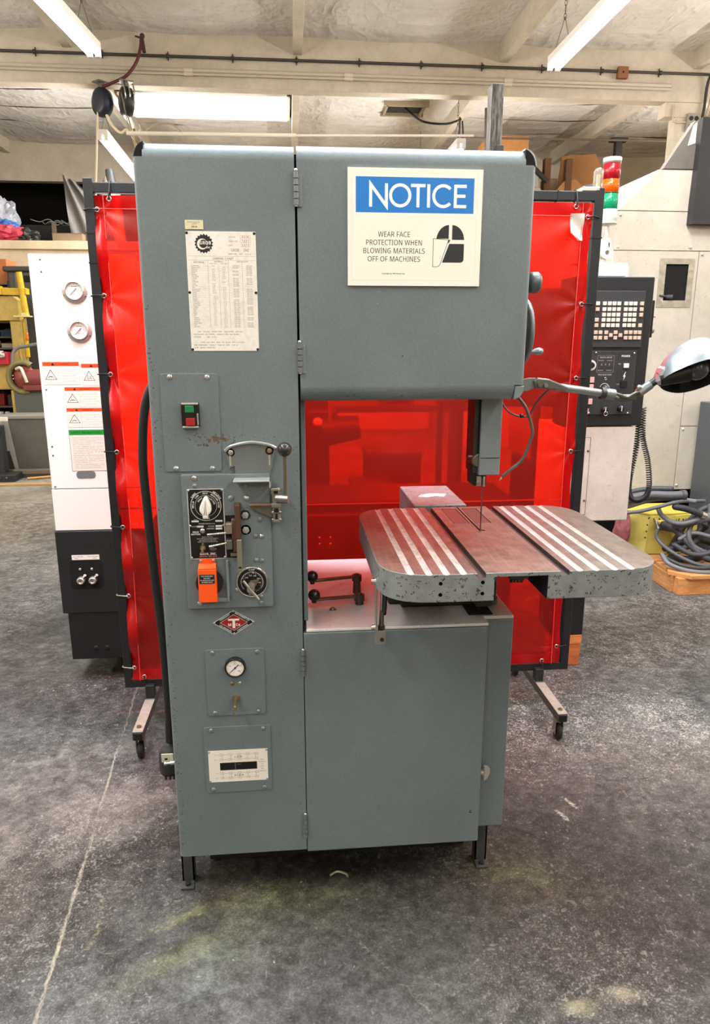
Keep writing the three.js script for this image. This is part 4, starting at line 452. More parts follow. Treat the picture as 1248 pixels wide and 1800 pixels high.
// notice board stuck on the upper door
{ const tex = canvas(1120, 920, (x, w, h) => {
    fill(x, w, h, '#f3efe4'); for (let k = 0; k < 900; k++) { x.fillStyle = `rgba(${rr(215, 245)},${rr(210, 240)},${rr(190, 225)},0.25)`; x.fillRect(rr(0, w), rr(0, h), rr(4, 30), rr(2, 6)); }
    x.strokeStyle = '#d9d3c2'; x.lineWidth = 2; x.strokeRect(36, 36, w - 80, h - 80); x.fillStyle = '#1579cc'; x.fillRect(66, 68, w - 138, 274);
    // NOTICE in thin strokes
    x.strokeStyle = '#fbfaf4'; x.lineWidth = 25; x.lineCap = 'butt'; x.lineJoin = 'miter'; const y0 = 118, y1 = 298; x.beginPath(); x.moveTo(188, y1); x.lineTo(188, y0 + 8); x.lineTo(318, y1 - 8); x.lineTo(318, y0); x.stroke();
    x.beginPath(); x.arc(432, 208, 80, 0, 7); x.stroke(); x.beginPath(); x.moveTo(520, y0 + 12); x.lineTo(640, y0 + 12); x.moveTo(580, y0 + 12); x.lineTo(580, y1); x.moveTo(668, y0); x.lineTo(668, y1); x.stroke();
    x.beginPath(); x.arc(790, 208, 80, 0.75, 5.53); x.stroke(); x.beginPath(); x.moveTo(985, y0 + 12); x.lineTo(892, y0 + 12); x.lineTo(892, y1 - 12); x.lineTo(985, y1 - 12); x.moveTo(892, 206); x.lineTo(976, 206); x.stroke();
    ['WEAR FACE', 'PROTECTION WHEN', 'BLOWING MATERIALS', 'OFF OF MACHINES'].forEach((s, i) => { x.save(); x.translate(386, 510 + i * 65); x.scale(0.95, 1); T(s, x, 0, 0, 56, '#050506'); x.restore(); });
    T('Copyright by 1995 Boekel Inc.', x, 384, 822, 14, '#222', 'sans-serif', 'bold');
    // head with a face shield
    x.fillStyle = '#1f2226'; x.beginPath(); x.moveTo(742, 540); x.bezierCurveTo(752, 470, 800, 432, 846, 432); x.lineTo(846, 540); x.fill(); x.beginPath(); x.moveTo(874, 432); x.bezierCurveTo(930, 432, 972, 480, 978, 548); x.lineTo(874, 548); x.fill();
    x.beginPath(); x.moveTo(852, 580); x.lineTo(978, 580); x.lineTo(978, 700); x.quadraticCurveTo(976, 728, 948, 730); x.lineTo(794, 730); x.fill(); x.beginPath(); x.moveTo(826, 548); x.lineTo(860, 548); x.lineTo(846, 578); x.fill();
    x.strokeStyle = '#1f2226'; x.lineWidth = 4; x.fillStyle = '#f3efe4'; x.beginPath(); x.moveTo(716, 540); x.lineTo(846, 548); x.lineTo(780, 740); x.quadraticCurveTo(770, 764, 744, 764); x.lineTo(716, 764); x.closePath(); x.fill(); x.stroke(); });
  const t = thing('notice_sign', 'white and blue NOTICE board about face protection, stuck on the upper saw door', 'sign', [0.266, 1.526, F + 0.004]);
  printed(t, 'sign_board', 0.126, 0.4065, 1.5255, 1.7545, F + 0.0003, 0.0045, tex, M(0xe4dfd0, 0.5), 0.45); }

// jointed work lamp bolted to the corner of the head
{ const t = thing('work_lamp', 'jointed grey work lamp with a bare metal shade, clamped to the saw head corner', 'lamp', [0.53, 1.315, -1.58]); const A = M(0x7e8385, 0.35, 0.4), B = M(0x6b6a66, 0.35, 0.6), z = -1.58;
  P(t, 'mount_plate', exZ(shp([[0.515, 1.302], [0.535, 1.302], [0.552, 1.31], [0.558, 1.322], [0.551, 1.331], [0.535, 1.331], [0.515, 1.326]]), z - 0.006, 0.006, 0.001), A);
  P(t, 'knuckle', mg([exZ(shp([[0.55, 1.3085], [0.595, 1.305], [0.622, 1.3005], [0.624, 1.3115], [0.58, 1.329], [0.553, 1.332], [0.545, 1.325]]), z, 0.01, 0.003), cyl([0.558, 1.318, z - 0.008], [0.558, 1.318, z + 0.016], 0.006, 0.006, 14)]), B); P(t, 'knuckle_bolt', cyl([0.572, 1.315, z + 0.009], [0.572, 1.315, z + 0.014], 0.006, 0.005, 6), STEEL);
  P(t, 'arm', cyl([0.6, 1.311, z], [0.735, 1.2925, z], 0.0085, 0.0085, 20), A); P(t, 'arm_collar', mg([cyl([0.714, 1.2955, z], [0.738, 1.2925, z], 0.0125, 0.0125, 22), cyl([0.722, 1.305, z], [0.722, 1.312, z], 0.004, 0.004, 10)]), A); P(t, 'collar_ring', cyl([0.706, 1.2965, z], [0.716, 1.2955, z], 0.0135, 0.0135, 22), M(0x3d3e40, 0.4, 0.4));
  P(t, 'link', mg([tube([[0.735, 1.2965, z + 0.006], [0.75, 1.292, z + 0.007], [0.766, 1.287, z + 0.007], [0.783, 1.295, z + 0.006], [0.8, 1.302, z + 0.006]], 0.0035, 8, 24), tube([[0.735, 1.288, z - 0.004], [0.755, 1.281, z - 0.005], [0.775, 1.281, z - 0.005], [0.792, 1.293, z - 0.004], [0.805, 1.3, z - 0.004]], 0.0055, 8, 24), box(0.752, 0.792, 1.28, 1.293, z - 0.005, z + 0.001, 0.003)]), B); P(t, 'wing_screw', mg([sph([0.793, 1.309, z + 0.006], 0.006, 12, 8), cyl([0.788, 1.3, z], [0.794, 1.312, z + 0.006], 0.0022)]), CHROME);
  P(t, 'shade_collar', cyl([0.796, 1.296, z], [0.822, 1.3145, z], 0.0105, 0.0105, 20), A); P(t, 'socket_stem', cyl([0.815, 1.309, z], [0.845, 1.332, z], 0.0085, 0.009, 18), M(0x3a3a3c, 0.35, 0.5));
  // shade: a scoop whose open face looks down and a little to the front
  const c = V(0.922, 1.333, z + 0.012), L = 0.156, W = 0.076, H = 0.104, nu = 34, nv = 18;
  const shell = (k) => { const pos = [], idx = []; for (let j = 0; j <= nv; j++) for (let i = 0; i <= nu; i++) { const a = i / nu * 2 * Math.PI, b = j / nv * Math.PI / 2; const cx = Math.cos(a), sx = Math.sin(a); const len = cx > 0 ? L * 0.5 : L * 0.47 * (1 + 0.12 * cx * cx); let x = len * cx * Math.cos(b) * k, zz = W * (0.98 - 0.14 * Math.max(0, -cx)) * sx * Math.cos(b) * k, y = H * k * Math.pow(Math.sin(b), 0.8) * (0.82 + 0.18 * cx * Math.cos(b)); const q = new THREE.Vector3(x, y, zz); q.applyAxisAngle(V(1, 0, 0), -0.6); q.applyAxisAngle(V(0, 0, 1), 0.12); pos.push(c.x + q.x, c.y + q.y, c.z + q.z); } for (let j = 0; j < nv; j++) for (let i = 0; i < nu; i++) { const p = j * (nu + 1) + i; idx.push(p, p + nu + 1, p + 1, p + 1, p + nu + 1, p + nu + 2); } const g = new THREE.BufferGeometry(); g.setAttribute('position', new THREE.Float32BufferAttribute(pos, 3)); g.setIndex(idx); g.computeVertexNormals(); g.setAttribute('uv', new THREE.Float32BufferAttribute(new Float32Array(pos.length / 3 * 2), 2)); return g; };
  P(t, 'shade', shell(1), M(0xaab4bb, 0.3, 0.75)); P(t, 'shade_lining', shell(0.965), M(0x0f0f11, 0.55)); P(t, 'bulb', sph([c.x - 0.004, c.y + 0.018, c.z + 0.008], 0.026, 24, 16), M(0x3f4348, 0.2)); P(t, 'shade_neck', (() => { const g = exZ(shp([[0.828, 1.322], [0.84, 1.314], [0.87, 1.335], [0.885, 1.37], [0.865, 1.366], [0.838, 1.352]]), z - 0.012, 0.03, 0.006); return g; })(), M(0xb0aeb8, 0.3, 0.7)); P(t, 'socket', cyl([0.838, 1.326, z + 0.004], [0.9, 1.345, z + 0.012], 0.016, 0.024, 20), M(0x121213, 0.45)); }
// weathered upright on the roof of the saw
{ const wt = data(128, 512, (i, j) => { const n = pnoise(i / 4, j / 60, 32, 5) * 0.6 + pnoise(i / 2, j / 18, 64, 6) * 0.4, v = 92 + (n - 0.5) * 130; return [0, 1, 2].map((q) => clamp(v + 4 - q * 4, 20, 210)); }); wt.repeat.set(8, 3);
  const t = thing('wooden_post', 'weathered grey square post standing upright behind the top edge of the saw head', 'post', [0.5, 1.785, -1.82]); P(t, 'post_bar', box(0.486, 0.5145, 1.785, 1.996, -1.85, -1.81, 0.002), M(0xffffff, 0.7, 0.1, { map: wt })); P(t, 'post_clip', box(0.5, 0.517, 1.785, 1.862, -1.811, -1.8, 0.001), M(0x43484b, 0.45, 0.3)); }
// power cord with its plug, hanging at the left side
{ const t = thing('power_cord', 'thick black power cord arching down the left flank of the saw to a plug', 'cord', [-0.36, 0.2, -1.85]);
  P(t, 'cable', capped([[-0.30, 1.33, -1.86], [-0.335, 1.315, -1.85], [-0.366, 1.25, -1.85], [-0.381, 1.12, -1.85], [-0.379, 0.98, -1.85], [-0.372, 0.8, -1.85], [-0.362, 0.6, -1.85], [-0.36, 0.42, -1.85], [-0.363, 0.3, -1.85]], 0.0115, 12, 80), M(0x1a1b1c, 0.5));
  const p = P(t, 'plug', mg([lathe([[0, 0.205], [0.028, 0.205], [0.031, 0.214], [0.031, 0.25], [0.029, 0.272], [0.02, 0.286], [0.013, 0.29], [0.0115, 0.3], [0, 0.3]], 24).translate(-0.366, 0, -1.85)]), M(0x2c2c2d, 0.6)); P(p, 'plug_plate', box(-0.383, -0.35, 0.254, 0.28, -1.8215, -1.818, 0.001), M(0xd9d4c0, 0.5)); P(p, 'plate_hole', box(-0.374, -0.366, 0.262, 0.268, -1.8185, -1.8172), BLACK); for (const x of [-0.379, -0.367, -0.356]) P(p, 'prong', box(x - 0.003, x + 0.003, 0.184, 0.206, -1.846, -1.838, 0.001), RUST); }
// ---------- rolling welding screen ----------
const GROMS = [];
{
  const t = thing('welding_screen', 'rolling welding screen, transparent red curtain laced to a black frame, behind the band saw', 'screen', [0.215, 0, -2.47]); const FR = M(0x25272a, 0.45, 0.3), zs = -2.485;
  P(t, 'side_post', box(-0.633, -0.603, 0.155, 1.905, zs - 0.015, zs + 0.015, 0.003), FR); P(t, 'side_post', box(1.03, 1.062, 0.155, 1.905, zs - 0.015, zs + 0.015, 0.003), FR);
  P(t, 'top_rail', box(-0.605, 1.032, 1.862, 1.893, zs - 0.014, zs + 0.014, 0.003), FR); P(t, 'bottom_rail', box(-0.61, 1.035, 0.155, 0.185, zs - 0.016, zs + 0.014, 0.003), FR);
  for (const [x, z0, dx] of [[-0.54, -2.215, 0.0], [0.942, -2.2, 0.0]]) {
    P(t, 'stub_post', box(x - 0.016, x + 0.016, 0.12, 0.17, -2.482, -2.45, 0.002), FR);
    const l = P(t, 'foot_bar', mg([box(x - 0.018, x + 0.018, 0.088, 0.12, -2.78, z0, 0.003)]), M(0x55534f, 0.5, 0.3, { map: paintTex(6, 6) })); P(l, 'worn_top', box(x - 0.0175, x + 0.0175, 0.119, 0.1206, -2.44, z0 - 0.002, 0.0005), M(0xa89e92, 0.5, 0.2, { map: paintTex(9, 9) })); P(l, 'bar_end', box(x - 0.014, x + 0.014, 0.09, 0.116, z0 - 0.002, z0 + 0.003, 0.002), BLACK); P(l, 'bar_bolt', cyl([x, 0.12, z0 - 0.03], [x, 0.127, z0 - 0.03], 0.009, 0.008, 6), BRASSY);
    for (const [z, a] of [[z0 - 0.035, 0.5], [-2.74, -0.4]]) { const w = P(t, 'caster', mg([box(x - 0.016, x + 0.016, 0.078, 0.088, z - 0.018, z + 0.018, 0.002), box(x - 0.0155, x - 0.0125, 0.024, 0.08, z - 0.014, z + 0.01, 0.001), box(x + 0.0125, x + 0.0155, 0.024, 0.08, z - 0.014, z + 0.01, 0.001)]), M(0x8d8b84, 0.4, 0.7)); P(w, 'caster_wheel', latheTo([[0, -0.0095], [0.026, -0.0095], [0.031, -0.006], [0.032, 0], [0.031, 0.006], [0.026, 0.0095], [0, 0.0095]], [x, 0.032, z - 0.004], [1, 0, 0], 28), M(0x1b1b1c, 0.6)); P(w, 'wheel_hub', cyl([x - 0.017, 0.032, z - 0.004], [x + 0.017, 0.032, z - 0.004], 0.006, 0.006, 14), CHROME); }
  }
  for (const y of [1.81, 1.55, 1.3, 1.04, 0.775, 0.52, 0.24]) GROMS.push([-0.592, y, -1]); for (const y of [1.81, 1.53, 1.28, 1.02, 0.76, 0.5, 0.26]) GROMS.push([1.005, y, 1]);
  const tops = [-0.553, -0.24, 0.07, 0.38, 0.68, 0.962], bots = [-0.558, -0.2, 0.2, 0.6, 0.95]; tops.forEach((x) => GROMS.push([x, 1.842, 2])); bots.forEach((x) => GROMS.push([x, 0.203, 3]));
  // curtain sheet: pulled folds fan out of every eyelet
  const X0 = -0.607, X1 = 1.022, Y0 = 0.188, Y1 = 1.855, nx = 200, ny = 200; const fold = (x, y) => { let d = 0.005 * (noise(x * 2.2, y * 1.4, 3) - 0.5) + 0.0012 * (noise(x * 6, y * 5, 4) - 0.5); for (const [gx, gy, s] of GROMS) { const dx = x - gx, dy = y - gy, r = Math.hypot(dx, dy); if (r > 0.36 || Math.abs(s) > 1) continue; const a = Math.atan2(dy, dx * -s); d += 0.0042 * Math.exp(-r / 0.1) * Math.min(1, r / 0.02) * Math.cos(a * 7 + gy * 9); } for (const gy of [1.68, 1.43, 1.16, 0.9, 0.64, 0.38]) { d += 0.003 * Math.exp(-((x + 0.6) ** 2) / 0.004) * Math.cos((y - gy) * 24); } return d; };
  const cloth = (x0, x1, y0, y1, off, n1, n2, inset) => { const g = new THREE.PlaneGeometry(x1 - x0, y1 - y0, n1, n2), p = g.attributes.position; for (let i = 0; i < p.count; i++) { let x = p.getX(i) + (x0 + x1) / 2, y = p.getY(i) + (y0 + y1) / 2; const sc = 0.0035 * (1 - Math.cos((y - 0.24) / 0.262 * 2 * Math.PI)); if (inset) { const e = Math.exp(-(x - X0) / 0.05); x += sc * e * 0.9; const e2 = Math.exp(-(X1 - x) / 0.05); x -= sc * e2 * 0.9; } p.setXYZ(i, x, y, -2.468 + off + fold(x, y)); } g.computeVertexNormals(); return g.toNonIndexed(); };
  const RED = M(0xff240e, 0.36, 0, { transmission: 0.86, thickness: 0, ior: 1.45, specularIntensity: 0.8 }), HEM = M(0xc8060a, 0.25, 0, { transmission: 0.4, thickness: 0, ior: 1.45, specularIntensity: 0.8 });
  const c = P(t, 'curtain', cloth(X0, X1, Y0, Y1, 0, nx, ny, true), RED, [0, 0, 0], undefined, 'clear red plastic curtain sheet');
  P(c, 'hem', cloth(X0, X0 + 0.036, Y0, Y1, 0.002, 6, 160, true), HEM); P(c, 'hem', cloth(X1 - 0.036, X1, Y0, Y1, 0.002, 6, 160, true), HEM); P(c, 'hem', cloth(X0, X1, Y1 - 0.042, Y1, 0.0028, 160, 4, false), HEM); P(c, 'hem', cloth(X0, X1, Y0, Y0 + 0.042, 0.0028, 160, 4, false), HEM); P(c, 'weld_seam', cloth(X0, X1, 0.838, 0.844, 0.0015, 120, 2, true), M(0xd81c10, 0.35));
  P(c, 'stitch_line', mg([tube([[X0 + 0.034, Y0, -2.4585], [X0 + 0.042, 0.9, -2.4585], [X0 + 0.036, Y1, -2.4585]], 0.0011, 5, 40), tube([[X1 - 0.034, Y0, -2.4585], [X1 - 0.04, 0.9, -2.4585], [X1 - 0.036, Y1, -2.4585]], 0.0011, 5, 40), tube([[X0, Y1 - 0.042, -2.4585], [X1, Y1 - 0.042, -2.4585]], 0.0011, 5, 40)]), M(0xe8544c, 0.5)).userData.kind = 'stuff';
  const eye = mg([new THREE.TorusGeometry(0.0062, 0.0024, 10, 22)]), NICKEL = M(0xb9b2a8, 0.25, 0.9);
  for (const [x, y, s] of GROMS) { const z = -2.46; P(c, 'eyelet', eye, NICKEL, [x, y, z]); const tie = s === 2 ? tube([[x, y, z + 0.004], [x + 0.002, 1.86, z + 0.004], [x + 0.003, 1.895, zs + 0.01], [x, 1.89, zs - 0.016], [x, y, z - 0.008]], 0.0024, 6, 26) : s === 3 ? tube([[x, y, z + 0.004], [x + 0.002, 0.17, z + 0.006], [x, 0.152, zs], [x, 0.17, zs - 0.018], [x, y, z - 0.008]], 0.0022, 6, 26) : tube([[x, y, z + 0.004], [x + s * 0.02, y + 0.002, z + 0.003], [x + s * 0.044, y, zs + 0.012], [x + s * 0.03, y, zs - 0.017], [x, y, z - 0.008]], 0.0024, 6, 26); P(t, 'cable_tie', tie, s === -1 && y < 0.6 ? M(0x9a948b, 0.4, 0.6) : BLACK); }
  for (const y of [1.74, 1.65]) P(t, 'cable_tie', mg([box(-0.6345, -0.6015, y, y + 0.004, zs - 0.0165, zs + 0.0165)]), BLACK); P(t, 'cable_tie', box(1.0285, 1.0635, 1.745, 1.749, zs - 0.0165, zs + 0.0165), BLACK); P(t, 'cable_tie', box(0.9, 0.904, 1.8605, 1.8945, zs - 0.0155, zs + 0.0155), BLACK);
  const tag = new THREE.PlaneGeometry(1, 1, 8, 10), tp = tag.attributes.position; for (let i = 0; i < tp.count; i++) { const u = tp.getX(i) + 0.5, v = tp.getY(i) + 0.5; const w = v < 0.3 ? 0.35 + v * 2.1 : 1; tp.setXYZ(i, 0.945 + 0.045 * (1 - (1 - u) * w), 1.735 + 0.085 * v, -2.456 + 0.006 * Math.sin(v * 6 + u * 3)); } tag.computeVertexNormals(); P(c, 'care_label', tag.toNonIndexed(), M(0xd9cfc6, 0.45), [0, 0, 0], undefined, 'crumpled white label');
}

// ---------- white and black cabinet left of the screen ----------
{
  const Z = -2.85; const t = thing('chiller_cabinet', 'tall white cabinet with two round gauges, warning stickers and a black base, beside the screen', 'cabinet', [-0.78, 0, -3.1]); const W = M(0xfaf9f7, 0.42), K = M(0x1d1f23, 0.42);
  P(t, 'upper_panel', mg([box(-0.948, -0.595, 0.835, 1.718, Z - 0.55, Z, 0.004)]), W); P(t, 'lower_panel', mg([box(-0.95, -0.595, 0.664, 0.833, Z - 0.55, Z, 0.003)]), W); P(t, 'black_panel', mg([box(-0.955, -0.595, 0.309, 0.662, Z - 0.55, Z + 0.002, 0.004)]), K); P(t, 'plinth', mg([box(-0.937, -0.6, 0.1, 0.309, Z - 0.5, Z - 0.004, 0.003)]), M(0x17181b, 0.45)); P(t, 'base_box', box(-0.76, -0.6, 0, 0.1, Z - 0.48, Z - 0.1), M(0x101012, 0.7));
  const cg = canvas(300, 300, (x, w, h) => { fill(x, w, h, '#f2f2ef'); x.strokeStyle = '#333'; for (let k = 0; k <= 30; k++) { const a = 2.36 + k / 30 * 4.71; x.lineWidth = k % 5 ? 2 : 5; x.beginPath(); x.moveTo(150 + 132 * Math.cos(a), 150 + 132 * Math.sin(a)); x.lineTo(150 + (k % 5 ? 120 : 108) * Math.cos(a), 150 + (k % 5 ? 120 : 108) * Math.sin(a)); x.stroke(); } ['0', '2', '4', '6', '8', '10'].forEach((s, i) => { const a = 2.36 + i / 5 * 4.71; T(s, x, 150 + 84 * Math.cos(a), 150 + 84 * Math.sin(a), 28, '#222'); }); x.fillStyle = '#777'; x.fillRect(96, 66, 108, 12); T('MPa', x, 150, 208, 24, '#333'); });
  for (const y of [1.588, 1.445]) { const x = y > 1.5 ? -0.791 : -0.786; P(t, 'gauge_flange', latheTo([[0, 0], [0.046, 0], [0.046, 0.003], [0.04, 0.006], [0.034, 0.006], [0.033, 0.012], [0.03, 0.012], [0.029, 0.006], [0, 0.006]], [x, y, Z], [0, 0, 1], 44), M(0xcfccc6, 0.35, 0.6)); P(t, 'gauge_face', new THREE.CircleGeometry(0.03, 36).translate(x, y, Z + 0.0066), M(0xffffff, 0.3, 0, { map: cg })); P(t, 'gauge_needle', cyl([x - 0.017, y - 0.017, Z + 0.009], [x + 0.008, y + 0.008, Z + 0.009], 0.0007, 0.0012, 8), BLACK); screw(t, x - 0.038, y - 0.016, Z + 0.004, DARK, 0.5); screw(t, x + 0.037, y - 0.02, Z + 0.004, DARK, 0.5); }
  const cap = (s1, s2) => canvas(240, 70, (x, w, h) => { fill(x, w, h, '#f3f1ec'); T(s1, x, 120, 22, 24, '#555', 'monospace'); T(s2, x, 120, 52, 22, '#555', 'monospace'); }); printed(t, 'gauge_caption', -0.816, -0.766, 1.645, 1.66, Z, 0.0008, cap('OIL PRESSURE', 'GAUGE')); printed(t, 'gauge_caption', -0.815, -0.765, 1.499, 1.513, Z, 0.0008, cap('MAIN PRESSURE', 'GAUGE'));
  const warn = (head, kind) => canvas(420, 270, (x, w, h) => { fill(x, w, h, '#f2ede6'); x.fillStyle = '#f2501e'; x.fillRect(0, 0, w, 50); x.fillStyle = '#1a1a1a'; x.beginPath(); x.moveTo(118, 8); x.lineTo(138, 42); x.lineTo(98, 42); x.fill(); T(head, x, 250, 27, 26, '#7a2408', 'sans-serif', 'bold'); x.strokeStyle = '#8a8580'; x.lineWidth = 2; x.strokeRect(1, 1, w - 2, h - 2); x.beginPath(); x.moveTo(170, 50); x.lineTo(170, h); x.moveTo(170, 128); x.lineTo(w, 128); x.moveTo(170, 194); x.lineTo(w, 194); x.stroke(); x.strokeStyle = '#222'; x.lineWidth = 6; x.lineJoin = 'round'; x.beginPath(); x.moveTo(86, 92); x.lineTo(150, 206); x.lineTo(22, 206); x.closePath(); x.stroke(); x.lineWidth = 5; x.beginPath(); if (kind) { x.moveTo(52, 190); x.quadraticCurveTo(84, 150, 120, 188); x.moveTo(60, 172); x.lineTo(104, 178); } else { x.moveTo(70, 140); x.lineTo(70, 192); x.lineTo(98, 180); x.lineTo(92, 150); x.moveTo(108, 160); x.lineTo(108, 192); } x.stroke(); ['HIGH VOLTAGE INSIDE', 'KEEP HANDS CLEAR', 'TURN POWER OFF'].forEach((s, i) => { T(s, x, 295, 92 + i * 68, 18, '#b9a89f'); }); });
  printed(t, 'warning_sticker', -0.935, -0.8, 1.243, 1.329, Z, 0.0006, warn('DANGER', 1)); printed(t, 'warning_sticker', -0.793, -0.66, 1.239, 1.322, Z, 0.0006, warn('DANGER', 0)); printed(t, 'warning_sticker', -0.862, -0.729, 1.157, 1.234, Z, 0.0006, warn('WARNING', 1)); printed(t, 'warning_sticker', -0.862, -0.729, 1.079, 1.154, Z, 0.0006, warn('WARNING', 1));
  printed(t, 'instruction_sticker', -0.862, -0.728, 0.906, 1.07, Z, 0.0006, canvas(420, 510, (x, w, h) => { fill(x, w, h, '#f1ebe4'); x.fillStyle = '#1f9a3c'; x.fillRect(0, 0, w, 66); T('SAFETY INSTRUCTIONS', x, 210, 36, 34, '#0d3a18', 'sans-serif', 'bold'); x.strokeStyle = '#333'; x.lineWidth = 4; x.strokeRect(2, 2, w - 4, h - 4); for (let k = 0; k < 18; k++) squiggle(x, 34, k % 5 === 4 ? 250 : 390, 96 + k * 22, 13, '#8d8078', 0.9); }), M(0xeeeeea, 0.4), 0.4, 0, 'green-headed SAFETY INSTRUCTIONS sticker');
  P(t, 'grip_slot', exZ(rrect(-0.848, -0.774, 0.876, 0.906, 0.0148), Z - 0.001, 0.0016), M(0x77777a, 0.5)); for (const [x, y] of [[-0.905, 1.698], [-0.905, 1.655], [-0.93, 1.225], [-0.93, 1.005], [-0.93, 0.97], [-0.934, 0.845]]) screw(t, x, y, Z, DULL, 0.6);
  const pr = P(t, 'port_recess', exZ(rrect(-0.91, -0.778, 0.414, 0.537, 0.022), Z + 0.0005, 0.002), GAP); for (const x of [-0.866, -0.819]) { P(pr, 'port_fitting', mg([latheTo([[0, 0], [0.016, 0], [0.016, 0.018], [0.012, 0.022], [0.006, 0.022], [0.006, 0.01], [0, 0.01]], [x, 0.455, Z + 0.003], [0, 0, 1], 24), cyl([x + 0.008, 0.466, Z + 0.006], [x + 0.018, 0.478, Z + 0.014], 0.006, 0.006, 6)]), M(0xd6d4cc, 0.3, 0.8)); screw(pr, x - 0.003, 0.5, Z + 0.0025, M(0xd8d4c8, 0.3, 0.7), 0.95, 'port_screw'); }
  printed(t, 'port_label', -0.897, -0.788, 0.5405, 0.561, Z + 0.002, 0.0008, canvas(420, 76, (x, w, h) => { fill(x, w, h, '#f2f0ea'); T('MAIN PRESSURE      MAIN PRESSURE', x, 210, 26, 20, '#555', 'monospace'); T('PUMP                   GAUGE', x, 210, 54, 20, '#555', 'monospace'); }));
  for (const x of [-0.836, -0.79]) P(t, 'plinth_plug', latheTo([[0, 0.004], [0.009, 0.004], [0.011, 0]].reverse(), [x, 0.148, Z - 0.004], [0, 0, 1], 18), BLACK);
}

